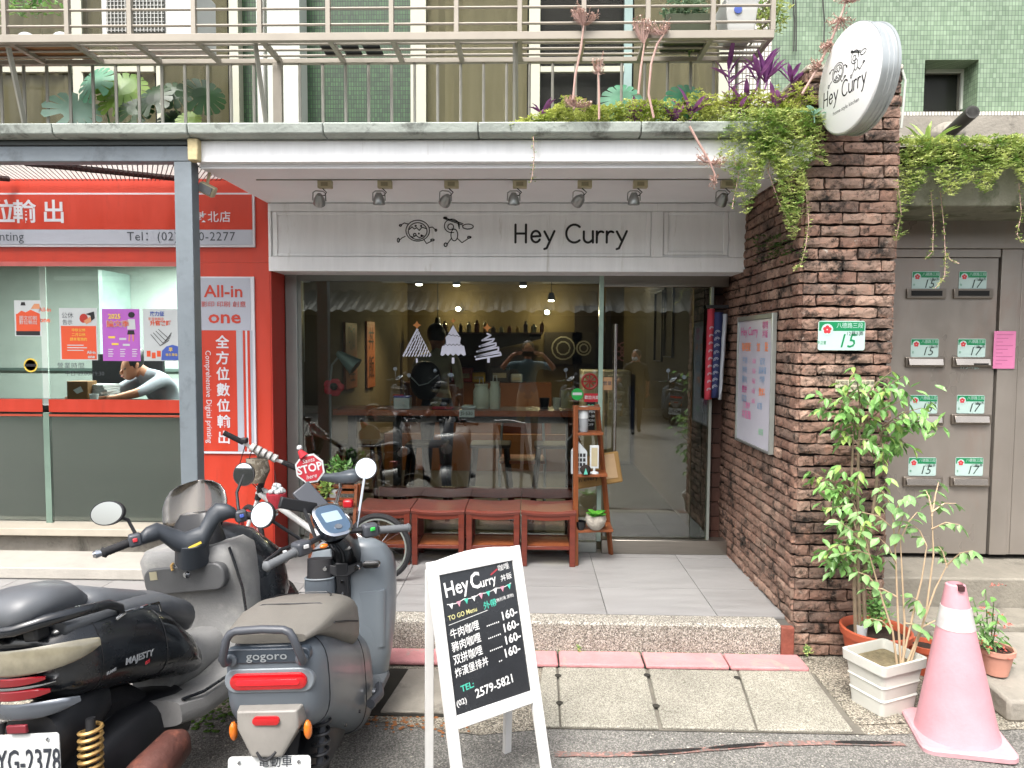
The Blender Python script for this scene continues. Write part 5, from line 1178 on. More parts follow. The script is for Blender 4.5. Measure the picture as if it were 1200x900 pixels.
gx0, gx1, gz0_, gz1_ = R4(124, -30, 192, 38, 3.85); MB().bx(gx0, gx1, 3.851, 3.8595, gz0_, gz1_ - .001).build('fan_recess', M('ac_dark', '#4c4d47', .7), ac)
for i in range(16):
    x = gx0 + (gx1 - gx0) * (i + .5) / 16; MB().bx(x - .0016, x + .0016, 3.842, 3.846, gz0_, gz1_).build('grille_wire', acm, ac)
for i in range(14):
    z = gz0_ + (gz1_ - gz0_) * (i + .5) / 14; MB().bx(gx0, gx1, 3.8465, 3.849, z - .0014, z + .0014).build('grille_wire', acm, ac)
for i, (px, w_) in enumerate(((845, 0), (0, 0))):
    pass
t = thing('plant_pot', 'white square plastic pot with blue mark in the window cage', 'pot', P(863, 40, 3.6)); x0, x1, z0, z1 = R4(845, 4, 884, 38, 3.6); mb = MB()
mb.loft([[Vector((x0 + .02, 3.54, zc + .012)), Vector((x1 - .02, 3.54, zc + .012)), Vector((x1 - .02, 3.70, zc + .012)), Vector((x0 + .02, 3.70, zc + .012))], [Vector((x0, 3.52, z1)), Vector((x1, 3.52, z1)), Vector((x1, 3.72, z1)), Vector((x0, 3.72, z1))]]); mb.build('pot', acm, t, bevel=.005)
mb = MB(); mb.lathe([(.02, 0), (.02, .002)], P(865, 11, 3.525), 'Y', 14); mb.build('mark', pblue, t)
t = thing('planter_box', 'dark planter box with grey green succulents in the window cage', 'planter', P(805, 35, 3.6)); x0, x1, z0, z1 = R4(778, 22, 832, 38, 3.6); MB().bx(x0, x1, 3.54, 3.72, zc + .012, z1).build('box', M('dark_planter', '#3d4331', .8), t, bevel=.005)
for i in range(3):
    px = (388, 412, 437)[i]; v = P(px, 55, 3.66); t = thing('insulator_block', ['left', 'middle', 'right'][i] + ' white block on the dark tray in the window cage', 'block', (v.x, 3.66, zc + .01))
    MB().bx(v.x - .022, v.x + .022, 3.62, 3.70, zc + .0125, zc + .05).build('block', acm, t, bevel=.003); MB().bx(v.x - .045, v.x + .045, 3.6, 3.72, zc + .0095, zc + .0122).build('tray', pbk, t)
# ================================================================ benches by the window
bench_y0, bench_y1 = 4.46, 4.775; ZS = .565
def bench_stool(px0, px1, lab):
    x0 = P(px0, 600, bench_y0).x + .003; x1 = P(px1, 600, bench_y0).x - .003; cx = (x0 + x1) / 2; cy = (bench_y0 + bench_y1) / 2
    t = thing('low_stool', lab, 'stool', (cx, cy, ZP), group='red brown wooden stools in front of the window')
    mb = MB(); n = 10; rings = []
    for i in range(n + 1):
        u = i / n; x = x0 + (x1 - x0) * u; d = .012 * sin(pi * u)
        rings.append([Vector((x, bench_y0, ZS - .028 - d)), Vector((x, bench_y0 - .004, ZS - .012 - d)), Vector((x, bench_y0 + .012, ZS - d)), Vector((x, bench_y1, ZS - d + .002)), Vector((x, bench_y1, ZS - .028 - d))])
    mb.loft(rings); mb.build('seat', woodr, t, smooth=True, ang=35)
    for sx in (0, 1):
        for sy in (0, 1):
            xa = x0 + .004 if sx == 0 else x1 - .042; ya = bench_y0 + .004 if sy == 0 else bench_y1 - .042
            MB().bx(xa, xa + .038, ya, ya + .038, ZP + .001, ZS - .03).build('leg', woodr, t, bevel=.003)
    mb = MB(); rings = []
    for i in range(9):
        u = i / 8; x = x0 + .042 + (x1 - x0 - .084) * u; d = .010 * sin(pi * u); rings.append([Vector((x, bench_y0 + .008, ZS - .030 - d)), Vector((x, bench_y0 + .030, ZS - .030 - d)), Vector((x, bench_y0 + .030, ZS - .062 - d)), Vector((x, bench_y0 + .008, ZS - .062 - d))])
    mb.loft(rings); mb.build('apron', woodr, t)
    MB().bx(x0 + .042, x1 - .042, bench_y1 - .035, bench_y1 - .013, ZS - .07, ZS - .03).build('apron', woodr, t)
    for y in (bench_y0 + .012, bench_y1 - .03): MB().bx(x0 + .042, x1 - .042, y, y + .02, ZP + .112, ZP + .135).build('stretcher', woodr, t, bevel=.002)
    MB().bx(x0 + .042, x1 - .042, bench_y0 + .033, bench_y1 - .034, ZP + .118, ZP + .130).build('lower_shelf', woodm, t)
    for sx in (x0 + .012, x1 - .034): MB().bx(sx, sx + .02, bench_y0 + .043, bench_y1 - .043, ZP + .10, ZP + .13).build('side_stretcher', woodr, t)
bench_stool(417, 481, 'leftmost red brown low stool, partly behind the bicycle wheel'); bench_stool(481, 545, 'second red brown low stool from the left under the window')
bench_stool(545, 610, 'third red brown low stool, behind the top of the chalkboard'); bench_stool(610, 676, 'rightmost red brown low stool, next to the ladder shelf')
# ================================================================ ladder shelf and what stands on it
lw = M('ladder_wood', '#7a4322', .5, var=.2, scale=4, aniso=(10, 10, 1.2), bump=.12)
lad = thing('ladder_shelf', 'brown wooden folding ladder shelf beside the low stools', 'shelf', P(695, 655, 4.6))
def stick(a, c, w, d, mat, par, name='leg'):
    a = Vector(a); c = Vector(c); D = (c - a); L_ = D.length; q = D.to_track_quat('Z', 'Y').to_matrix()
    return MB().box((a + c) / 2, (w, d, L_), q).build(name, mat, par, bevel=.002)
A0, A1 = P(674.5, 475, 4.52), P(674.5, 663, 4.50); A1.z = ZP; B0, B1 = P(699.5, 474, 4.66), P(716, 650, 4.76); B1.z = ZP
stick(A0, A1, .03, .022, lw, lad); stick(B0, B1, .03, .022, lw, lad)
off = Vector((-.03, .22, 0)); A2, A3 = A0 + Vector((.0, .06, 0)), A1 + Vector((.0, .20, 0)); B2, B3 = B0 + Vector((-.0, -.10, 0)), B1 + Vector((0, -.24, 0))
def onL(z, p, q): f = (z - p.z) / (q.z - p.z); return p.lerp(q, f)
def shelf(py, par):
    z = P(690, py, 4.55).z; a = onL(z, A0, A1); b_ = onL(z, B0, B1); mb = MB()
    mb.prism([(a.x - .01, a.y - .01, z), (b_.x + .012, a.y + .02, z), (b_.x + .012, b_.y - .012, z), (a.x - .01, b_.y - .012, z)], (0, 0, -.018)); mb.build('shelf_board', lw, par, bevel=.002); return z
z1_ = shelf(506.5, lad); z2_ = shelf(555, lad); z3_ = shelf(619, lad)
MB().bx(A0.x - .01, B0.x + .01, A0.y, B0.y, A0.z - .03, A0.z - .012).build('top_bar', lw, lad)
def item(name, lab, cat, px, z, Y=4.55): v = P(px, 500, Y); return thing(name, lab, cat, (v.x, Y, z)), v.x
t, x = item('water_dispenser', 'clear plastic canister with white lid on the top shelf of ladder', 'canister', 684, z1_)
MB().lathe([(.03, 0), (.032, .01), (.032, .085), (.03, .09)], (x, 4.57, z1_ + .001), n=18).build('clear_body', M('milky_plastic', '#8b8f92', .2), t, smooth=True); MB().lathe([(.033, 0), (.034, .07), (.026, .08)], (x, 4.57, z1_ + .092), n=18).build('lid', pw, t, smooth=True)
MB().bx(x + .02, x + .055, 4.56, 4.58, z1_ + .155, z1_ + .166).build('spout', pw, t, bevel=.003)
t, x = item('lantern_house', 'white wooden house shaped lantern with windows on the middle shelf', 'lantern', 679, z2_)
hw = M('house_white', '#a9b0b3', .6); mb = MB(); y = 4.53; w2_ = .052; hh = .15
mb.prism([(x - w2_, y, z2_ + .001), (x + w2_, y, z2_ + .001), (x + w2_, y, z2_ + hh), (x, y, z2_ + hh + .06), (x - w2_, y, z2_ + hh)], (0, .07, 0)); mb.build('house', hw, t)
for cx in (-.033, -.011, .011, .033):
    for k in range(4): MB().bx(x + cx - .008, x + cx + .008, y - .002, y - .0005, z2_ + .02 + k * .032, z2_ + .043 + k * .032).build('window', pbk, t)
t, x = item('photo_stand', 'small white picture stand with beige face on the middle shelf', 'frame', 697, z2_)
MB().bx(x - .03, x + .03, 4.55, 4.565, z2_ + .035, z2_ + .19).build('frame', pw, t, bevel=.003); MB().bx(x - .02, x + .02, 4.547, 4.5495, z2_ + .05, z2_ + .175).build('picture', M('cream_card2', '#a39a7d', .7), t); mb = MB(); mb.lathe([(.032, 0), (.03, .008), (.008, .015), (.008, .036)], (x, 4.555, z2_ + .001), n=14); mb.build('foot', pw, t, smooth=True)
t, x = item('pine_ornament', 'dark ornament with a tiny green tree on the middle shelf', 'ornament', 686, z2_)
mb = MB(); mb.ell((x, 4.50, z2_ + .035), (.036, .02, .035), 12, 8); mb.build('dark_ball', M('dark_twig', '#1d1613', .9, bump=1), t, smooth=True); flatt = MB(); flatt.prism([(x - .014, 4.478, z2_ + .008), (x + .014, 4.478, z2_ + .008), (x, 4.478, z2_ + .05)], (0, -.002, 0)); flatt.build('tiny_tree', M('mint_green', '#4fa08e', .6), t)
t, x = item('kraft_board', 'tan cardboard carrier with writing hung behind the ladder shelf', 'cardboard', 700, z2_ - .15, 4.70)
R_ = Matrix.Rotation(radians(-10), 3, 'Y'); kb = M('tan_card', '#8d6f40', .8, var=.12, scale=8); MB().box((x + .005, 4.735, z2_ - .01), (.33, .02, .22), R_).build('panel', kb, t, bevel=.02)
MB().box((x + .09, 4.721, z2_ + .02), (.09, .004, .17), R_).build('card', M('pale_card', '#a88e6d', .8), t)
text('Open every day', .045, pbk, t, (x - .06, 4.722, z2_ - .07), ux=R_ @ Vector((1, 0, 0)), uy=R_ @ Vector((0, 0, 1)))
t, x = item('succulent_pot', 'round pebbly white pot with a bright green rosette plant on the lowest shelf', 'potted plant', 699, z3_)
mb = MB(); mb.lathe([(.03, 0), (.06, .03), (.072, .07), (.064, .1), (.055, .1), (.05, .085)], (x, 4.52, z3_ + .001), n=18); mb.build('pot', M('pebbly_white', '#a39d92', .8, var=.2, scale=40, bump=1, bscale=90), t, smooth=True)
lg = leafm('rosette_green', '#2f7a26', '#63a83c', .35, 30)
for k in range(9):
    a = k * 2.4; tl = .6 - .05 * k; R_ = Matrix.Rotation(a, 3, 'Z') @ Matrix.Rotation(-tl, 3, 'Y'); mb = MB(); c = Vector((x, 4.50, z3_ + .095)); pts = []
    for s in ((0, 0, 0), (.03, .026, .004), (.06, .022, .003), (.078, 0, -.006), (.06, -.022, .003), (.03, -.026, .004)): pts.append(c + R_ @ Vector(s))
    mid = c + R_ @ Vector((.04, 0, -.006)); mb.add(pts + [mid], [(i, (i + 1) % 6, 6) for i in range(6)]); mb.build('leaf', lg, t, smooth=True)
t, x = item('small_pot', 'small glossy black pot on the lowest shelf', 'pot', 681, z3_); MB().lathe([(.025, 0), (.036, .02), (.038, .055), (.033, .055), (.028, .03)], (x, 4.52, z3_ + .001), n=16).build('pot', M('glossy_black', '#0c0d10', .15), t, smooth=True)
# ================================================================ chalkboard on an easel frame
TL, TR = P(501, 657, 2.42), P(609.5, 641, 2.655); TR.z = TL.z = (TL.z + TR.z) / 2
u = (TR - TL); u.z = 0; Wb = u.length; u.normalize(); nn = Vector((u.y, -u.x, 0)); Fa = .24
foot = TL + nn * Fa; foot.z = 0; dn = (foot - TL); Lb_ = dn.length; dn.normalize(); up = -dn; nb = u.cross(up).normalized()
if nb.dot(nn) < 0: nb = -nb
wf = M('white_painted_wood', '#cbcbc9', .5, var=.04, scale=6, bump=.1, bscale=20, col2='#a7a59e', thr=.66)
ab_ = thing('chalkboard_stand', 'white framed chalkboard easel with curry menu prices and phone number on the pavement', 'chalkboard', (TL + u * Wb / 2 + nn * .15) * 1.0)
ab_.location.z = 0; ORIG[ab_.name] = Matrix.Translation(ab_.location).inverted()
def bp_(a, s, d=0.0): return TL + u * a + dn * s + nb * d
def bbar(name, a0, a1, s0, s1, d0, d1, mat, par, bev=.003):
    mb = MB(); mb.prism([bp_(a0, s0, d0), bp_(a1, s0, d0), bp_(a1, s1, d0), bp_(a0, s1, d0)], nb * (d1 - d0)); return mb.build(name, mat, par, bevel=bev)
sw = .042; pt_, pb_ = .052, .598 * Lb_
bbar('stile', 0, sw, .0, Lb_, -.02, .0, wf, ab_); bbar('stile', Wb - sw, Wb, .0, Lb_, -.02, 0, wf, ab_)
mb = MB(); arcp = [bp_(sw + .0005 + (Wb - 2 * sw - .001) * i / 12, -.016 * sin(pi * i / 12) - .0, -.019) for i in range(13)] + [bp_(Wb - sw - .0005, pt_, -.019), bp_(sw + .0005, pt_, -.019)]
mb.prism(arcp, nb * .0185); mb.build('top_rail', wf, ab_, bevel=.002)
bbar('bottom_rail', sw + .0005, Wb - sw - .0005, pb_, pb_ + .045, -.019, -.0008, wf, ab_)
slate = M('chalkboard_black', '#24262a', .25, var=.2, scale=5, coat=.35, bump=.25, bscale=9, spec=.5, dirt=.08, bdist=.006)
pan = bbar('writing_panel', sw + .0005, Wb - sw - .0005, pt_ + .0005, pb_ - .0005, -.016, -.008, slate, ab_, 0)
for s in (0, 1):
    a = bp_(sw * .5 if s == 0 else Wb - sw * .5, .03, -.035); f_ = a - nn * .03; f_.z = 0; stick(a, f_ + u * (.012 if s == 0 else .0), .032, .02, wf, ab_, 'rear_leg')
a = bp_(sw, Lb_ * .82, -.035); 
pw_, ph_ = Wb - 2 * sw, pb_ - pt_
chw = M('chalk_white', '#d6d6d4', .8); cht = M('chalk_teal', '#45b39c', .8); chr2 = M('chalk_red', '#9c2f3a', .8); chp = M('chalk_pink', '#c98a9a', .8); chy = M('chalk_yellow', '#c9c48a', .8)
tilt = Matrix.Rotation(radians(5), 3, nb); uu = tilt @ u; uup = tilt @ up
def bt(s, a, b_, h, mat, al='LEFT', **k): return text(s, h * ph_, mat, ab_, bp_(sw + pw_ * a, pt_ + ph_ * b_, -.0072), ux=uu, uy=uup, align=al, **k)
bt('Hey', .04, .125, .155, chw, bold=.012, xs=.84); bt('C', .385, .105, .17, chw, bold=.025, xs=.8); bt('urry', .515, .125, .10, chw, bold=.012, xs=.85)
bt('咖哩', .78, .045, .055, chw); bt('丼飯', .80, .125, .055, chw); strokes([[(0, 0), (.03, .012)]], .006, chr2, ab_, bp_(sw + pw_ * .68, pt_ + ph_ * .075, -.0072), uu, uup)
fl_ = []; 
strokes([[(pw_ * (.06 + .88 * i / 16), -.006 * sin(pi * (i % 4) / 4)) for i in range(17)]], .0025, chw, ab_, bp_(sw, pt_ + ph_ * .225, -.0072), uu, uup, 'bunting_string')
for i in range(9):
    a = pw_ * (.08 + .1 * i); mb = MB(); o = bp_(sw, pt_ + ph_ * .228, -.0072); mb.prism([o + uu * a, o + uu * (a + .018), o + uu * (a + .009) - uup * .02], nb * .0003); mb.build('bunting_flag', [chw, chp, cht][i % 3], ab_)
bt('TO GO Menu', .05, .325, .05, chy, bold=.012, xs=.88); bt('外帶', .52, .30, .062, cht, bold=.01); bt('(無附湯.漬物)', .69, .280, .030, chw)
strokes([[(0, 0), (pw_ * .52, .004)]], .002, chw, ab_, bp_(sw + pw_ * .05, pt_ + ph_ * .37, -.0072), uu, uup)
for i, s in enumerate(('牛肉咖哩', '豬肉咖哩', '双拼咖哩', '炸漢堡排丼')):
    b_ = .445 + i * .092; bt(s, .05, b_, .078 if i < 3 else .072, chw, bold=.008, xs=.82); bt('.......' if i < 3 else '..', .52 if i < 3 else .62, b_ - .018, .08, chw, bold=.01); bt('160-', .73 if i < 3 else .70, b_ - .038, .088, chw, bold=.022)
bt('TEL:', .10, .835, .062, cht, bold=.02); bt('(02)', .02, .925, .055, chw, bold=.012); bt('2579-5821', .27, .90, .088, chw, bold=.018, xs=.93)
# ================================================================ traffic cone
cone = thing('traffic_cone', 'faded pink traffic cone with a white reflective band in front of the planters', 'traffic cone', (1.825, 2.86, .004), rx=radians(0), ry=radians(-2.5), rz=radians(-14), local=True)
pkm = M('faded_pink_plastic', '#c08c94', .55, var=.12, scale=5, bump=.15, col2='#97656c', thr=.60, soft=.14, det=8); wbm = M('reflective_band', '#b9b6b4', .35, var=.15, scale=14, col2='#8f8b88', thr=.6)
b_ = .175; mb = MB()
mb.loft([[Vector((x * b_, y * b_, .0)) for x, y in rrect(2, 2, .25, 3)], [Vector((x * b_, y * b_, .018)) for x, y in rrect(2, 2, .25, 3)], [Vector((x * b_ * .96, y * b_ * .96, .026)) for x, y in rrect(2, 2, .25, 3)]]); mb.build('base', M('pale_pink_base', '#b98f94', .6, var=.12, scale=8, bump=.2), cone, smooth=True)
def cr_(z): return .155 + (.036 - .155) * (z - .026) / (.66 - .026)
b1, b2 = .475, .565
mb = MB(); mb.lathe([(.158, .0262), (cr_(.045), .045), (cr_(b1), b1)], n=32); mb.build('lower_body', pkm, cone, smooth=True)
mb = MB(); mb.lathe([(cr_(b1) + .002, b1 + .0003), (cr_(b2) + .002, b2)], n=32); mb.build('reflective_band', wbm, cone, smooth=True)
mb = MB(); mb.lathe([(cr_(b2), b2 + .0003), (cr_(.655), .655), (cr_(.66) - .008, .66), (cr_(.66) - .010, .62)], n=32); mb.build('upper_body', pkm, cone, smooth=True)
mb = MB(); mb.box((.008, -.036, .652), (.022, .03, .02)); mb.build('top_slot', M('slot_dark_red', '#3a1a1c', .8), cone)
# ================================================================ pots at the pillar foot
terra = M('terracotta_plastic', '#b0563a', .55, var=.12, scale=8, col2='#9a6a55', thr=.62); soilm = M('soil', '#2e2118', .95, var=.4, scale=40, bump=1, bscale=120)
whp = M('dirty_white_plastic', '#bfbfb7', .5, var=.06, scale=5, col2='#8a8577', thr=.60, soft=.2, bump=.05)
wp = thing('white_planter', 'square ribbed white plastic planter in front of the terracotta tub', 'planter', (1.635, 3.10, .004), rz=radians(24), local=True)
def sq(hx_, hy, z, r=.02): return [Vector((x, y, z)) for x, y in rrect(2 * hx_, 2 * hy, r, 3)]
mb = MB(); rings = []; hx_, hy, H_ = .135, .11, .25
for z, k, e in ((0, .78, 0), (.075, .83, 0), (.078, .83, .004), (.086, .83, 0), (.14, .88, 0), (.143, .88, .004), (.151, .885, 0), (.205, .94, 0), (.207, 1, .004), (H_, 1.02, .004), (H_, .95, 0), (H_ - .012, .93, 0), (.2, .9, 0)):
    rings.append(sq(hx_ * k + e, hy * k + e, z))
mb.loft(rings); mb.build('pot', whp, wp, smooth=True, ang=30); MB().loft([sq(hx_ * .91, hy * .91, .2005), sq(hx_ * .9, hy * .9, .21)]).build('soil', M('pale_soil', '#7a6f55', .95, var=.3, scale=50, bump=1, bscale=150), wp)
tp = thing('terracotta_tub', 'wide round terracotta plastic tub against the foot of the brick pillar', 'planter', (1.755, 3.415, .004), local=True)
MB().lathe([(.11, 0), (.138, .12), (.152, .195), (.163, .2), (.167, .235), (.157, .24), (.15, .23), (.146, .19)], n=40).build('pot', terra, tp, smooth=True, ang=30); MB().lathe([(.146, .188), (.14, .2), (.01, .205)], n=24).build('soil', soilm, tp)
t = thing('plastic_cup', 'crumpled white plastic cup standing inside the terracotta tub', 'cup', (1.655, 3.36, .2)); MB().lathe([(.022, .205), (.03, .28), (.027, .28), (.02, .21)], (1.655, 3.36, 0), n=12).build('cup', pw, t, smooth=True)
def pot(name, lab, x, y, r, h, mat, z=.004):
    t = thing(name, lab, 'pot', (x, y, z), local=True); MB().lathe([(r * .7, 0), (r * .95, h * .8), (r * 1.05, h * .82), (r * 1.05, h), (r * .92, h), (r * .88, h * .85)], n=24).build('pot', mat, t, smooth=True, ang=30); MB().lathe([(r * .9, h * .86), (.01, h * .9)], n=16).build('soil', soilm, t); return t
pot('flower_pot', 'small terracotta pot between white planter and traffic cone', 2.015, 3.44, .075, .15, terra)
rp = pot('flower_pot', 'small round brown clay pot with pale rim behind the traffic cone', 2.035, 3.25, .072, .13, M('brown_clay', '#7d4a33', .6, var=.2))
pf2 = pot('flower_pot', 'pink plastic flower pot right of the traffic cone on the concrete block', 2.20, 3.19, .075, .12, M('pink_clay', '#c08a78', .6), .128)
# ================================================================ scooters
def sup(hw, z0, z1, y, n=20, e=3.2, x0=0.0):
    """rounded-rectangle section in the XZ plane"""
    o = []; cz = (z0 + z1) / 2; hz_ = (z1 - z0) / 2
    for i in range(n):
        a = 2 * pi * i / n; c, s = cos(a), sin(a)
        o.append(Vector((x0 + hw * abs(c) ** (2 / e) * (1 if c >= 0 else -1), y, cz + hz_ * abs(s) ** (2 / e) * (1 if s >= 0 else -1))))
    return o
def supz(hx_, y0, y1, z, n=20, e=3.0, x0=0.0):
    o = []; cy = (y0 + y1) / 2; hy = (y1 - y0) / 2
    for i in range(n):
        a = 2 * pi * i / n; c, s = cos(a), sin(a)
        o.append(Vector((x0 + hx_ * abs(c) ** (2 / e) * (1 if c >= 0 else -1), cy + hy * abs(s) ** (2 / e) * (1 if s >= 0 else -1), z)))
    return o
rub = M('tyre_rubber', '#17171a', .8, var=.15, bump=.2, bscale=60); blkp = M('black_plastic', '#1b1c1f', .5, var=.15, bump=.12, bscale=300, bdist=.002, dirt=.12); greyp = M('grey_plastic', '#3e4147', .45, var=.1, dirt=.1)
amber = M('amber_lens', '#c2661a', .2, coat=.5); redl_ = M('red_lens', '#a80f16', .12, coat=.8, var=.05); mir = M('mirror_glass', '#c9cfd2', .02, metal=1, var=.0); chrome = M('chrome', '#b9bcc0', .1, metal=1, var=.05)
plate_m = M('plate_face', '#b9bcbb', .4, var=.06, scale=20); pink2 = M('plate_print', '#23272f', .5)
def wheel(par, c, r, w, hub, name='wheel', steer=0.0):
    c = Vector(c); R = Matrix.Rotation(steer, 3, 'Z'); mb = MB(); rings = []; n = 36
    for k in range(n + 1):
        a = 2 * pi * k / n; ring = []
        for j in range(8):
            b_ = 2 * pi * j / 8; rr = r - w / 2 + w / 2 * cos(b_); ring.append(c + R @ Vector((w * .5 * sin(b_), rr * cos(a), rr * sin(a))))
        rings.append(ring)
    mb.loft(rings, 0, False); t = mb.build(name, rub, par, smooth=True)
    mb = MB(); mb.lathe([(r - w * .95, -w * .3), (r - w * .85, -w * .35), (r - w * .85, w * .35), (r - w * .95, w * .3), (r - w * 1.15, 0.01), (r - w * 1.15, -.01), (r - w * .95, -w * .3)], c, 'X', 32, R=R); mb.build('rim', hub, t, smooth=True)
    for k in range(5):
        a = 2 * pi * k / 5; mb = MB(); mb.tube([c, c + R @ Vector((0, (r - w) * cos(a), (r - w) * sin(a)))], [.022, .012], 6); mb.build('spoke', hub, t)
    mb = MB(); mb.cyl(c + R @ Vector((-w * .6, 0, 0)), c + R @ Vector((w * .6, 0, 0)), .035, n=16); mb.build('hub', hub, t, smooth=True)
    return t
def spring(par, a, c, r, turns, wr, mat, rod=None):
    a = Vector(a); c = Vector(c); d = c - a; q = d.to_track_quat('Z', 'Y').to_matrix(); n = turns * 12
    pts = [a + d * (i / n) + q @ Vector((r * cos(2 * pi * i / 12), r * sin(2 * pi * i / 12), 0)) for i in range(n + 1)]
    mb = MB(); mb.tube(pts, wr, 6); s = mb.build('shock_spring', mat, par, smooth=True)
    mb = MB(); mb.tube([a - d * .1, c + d * .1], r * .45, 10); mb.build('damper', rod or blkp, s, smooth=True); return s
def grip(par, a, c, r=.017, mat=None):
    a = Vector(a); c = Vector(c); d = (c - a); L_ = d.length; d.normalize(); pts = []; rr = []
    for i in range(17): pts.append(a + d * L_ * i / 16); rr.append(r * (1.0 if i % 2 else .93))
    mb = MB(); mb.tube([a - d * .001] + pts + [c, c + d * .004, c + d * .012], [r * 1.25] + rr + [r * 1.2, r * 1.2, r * .8], 12); return mb.build('grip', mat or rub, par, smooth=True, ang=60)
def plate_obj(par, c, w, h, s1, s0, R=None):
    c = Vector(c); R = R or Matrix.Identity(3); mb = MB(); pr = [c + R @ Vector((x, 0, z)) for x, z in rrect(w, h, .012)]; mb.prism(pr, R @ Vector((0, .003, 0))); o = mb.build('number_plate', plate_m, par)
    mb = MB(); a = [c + R @ Vector((x, -.001, z)) for x, z in rrect(w - .008, h - .008, .010)]; 
    text(s1, h * .66, pink2, o, c + R @ Vector((0, -.0025, -h * .06)), ux=R @ Vector((1, 0, 0)), uy=R @ Vector((0, 0, 1)), xs=.66, bold=.012)
    if s0: text(s0, h * .26, pink2, o, c + R @ Vector((.02, -.0025, h * .38)), ux=R @ Vector((1, 0, 0)), uy=R @ Vector((0, 0, 1)))
    for sx in (-.36, .36):
        mb = MB(); mb.lathe([(.006, 0), (.005, .004)], c + R @ Vector((w * sx, -.001, h * .38)), 'Y', 8); mb.build('bolt', chrome, o)
    return o
# ---------------------------------------------------------------- grey electric scooter
gb = M('blue_grey_satin_paint', '#525960', .38, var=.05, scale=3, coat=.25, dirt=.06, spec=.5); gs = M('warm_grey_seat', '#66635d', .55, var=.1, scale=6, bump=.25, bscale=250, bdist=.003)
gt_ = M('grey_tail_plastic', '#7b7873', .45, var=.12, scale=10, col2='#5f5a53', thr=.58)
g = thing('electric_scooter', 'blue grey electric scooter seen from behind with a wide red tail light, parked nearest chalkboard', 'scooter', (-.775, 2.06, 0), rz=radians(-1), ry=radians(-3.0), group='scooters parked at the kerb', local=True)
mb = MB(); secs = [(0.0, .118, .50, .68), (.012, .14, .45, .705), (.04, .155, .42, .72), (.12, .165, .38, .725), (.25, .170, .30, .66), (.40, .170, .20, .585), (.52, .168, .12, .54), (.62, .156, .095, .50), (.70, .13, .11, .42), (.73, .09, .15, .36)]
mb.loft([sup(hw, z0, z1, y, 28, 3.4) for y, hw, z0, z1 in secs]); body = mb.build('rear_body', gb, g, smooth=True, ang=60)
seam = M('panel_seam', '#15171a', .7)
for yy, hw, z0, z1 in ((.085, .1615, .3985, .7235), (.455, .1735, .1565, .5875)):
    pts = [q for q in sup(hw, z0, z1, yy, 48, 3.4)]; mb = MB(); mb.tube(pts + [pts[0]], .0016, 4, cap=False); mb.build('panel_seam', seam, g)
for x, y, z in ((.168, .20, .34), (.172, .36, .30), (.17, .30, .62)):
    mb = MB(); mb.lathe([(.006, -.004), (.006, .003)], (x, y, z), 'X', 10); mb.build('screw', blkp, g)
mb = MB(); mb.loft([sup(.122, .715, .745, .012, 24, 4), sup(.152, .712, .752, .07, 24, 4), sup(.170, .65, .768, .18, 24, 3.8), sup(.180, .575, .758, .30, 24, 3.8), sup(.178, .515, .732, .40, 24, 3.6), sup(.152, .50, .69, .48, 24, 3.0), sup(.105, .51, .65, .54, 24, 2.2), sup(.05, .55, .61, .565, 24, 2.2)])
seat = mb.build('seat', gs, g, smooth=True, ang=70)
mb = MB(); mb.tube([Vector(q) for q in ((-.155, .20, .742), (-.10, .215, .764), (0, .20, .770), (.10, .215, .764), (.155, .20, .742))], .0022, 5); mb.build('seat_stitching', blkp, seat)
mb = MB(); mb.tube([Vector(q) for q in ((-.14, .06, .742), (-.10, .34, .750), (-.05, .44, .722), (.05, .44, .722), (.10, .34, .750), (.14, .06, .742))], .002, 5); mb.build('seat_stitching', blkp, seat)
mb = MB(); mb.tube([Vector((x, y, z)) for x, y, z in ((-.170, .14, .725), (-.180, .26, .68), (-.178, .38, .63), (-.15, .47, .59))], .0035, 5); mb.build('seat_piping', blkp, seat)
mb = MB(); mb.tube([Vector((x, y, z)) for x, y, z in ((.170, .14, .725), (.180, .26, .68), (.178, .38, .63), (.15, .47, .59))], .0035, 5); mb.build('seat_piping', blkp, seat)
# name panel with lettering
mb = MB(); mb.prism([(x, -.005, .682 + z) for x, z in rrect(.27, .046, .018)], (0, .03, 0)); np_ = mb.build('name_panel', M('dark_blue_grey', '#333b44', .4), g, bevel=.003)
text('gogoro', .036, M('silver_print', '#9aa0a4', .3, metal=.5), np_, (0, -.0085, .683), bold=.01, xs=1.25)
# tail light in its recess
mb = MB(); mb.prism([(x, -.0035, .602 + z) for x, z in rrect(.285, .078, .038, 8)], (0, .03, 0)); sr = mb.build('tail_light_surround', M('pale_blue_grey', '#737a80', .4), g, bevel=.004)
def pill(w, h, y0, dep, z, mat, par, name, bulge=.008, n=10):
    mb = MB(); r = []
    for k, (s, dy) in enumerate(((1, dep), (1, 0), (.94, -bulge * .7), (.75, -bulge))): r.append([Vector((x, y0 + dy, z + zz)) for x, zz in rrect(w - (1 - s) * h, h * s, h * s * .495, n)])
    mb.loft(r); return mb.build(name, mat, par, smooth=True)
tl = pill(.245, .052, -.006, .02, .602, redl_, g, 'tail_light'); pill(.20, .018, -.0155, .004, .602, M('red_led_bar', '#d8222a', .2), tl, 'light_bar', .002)
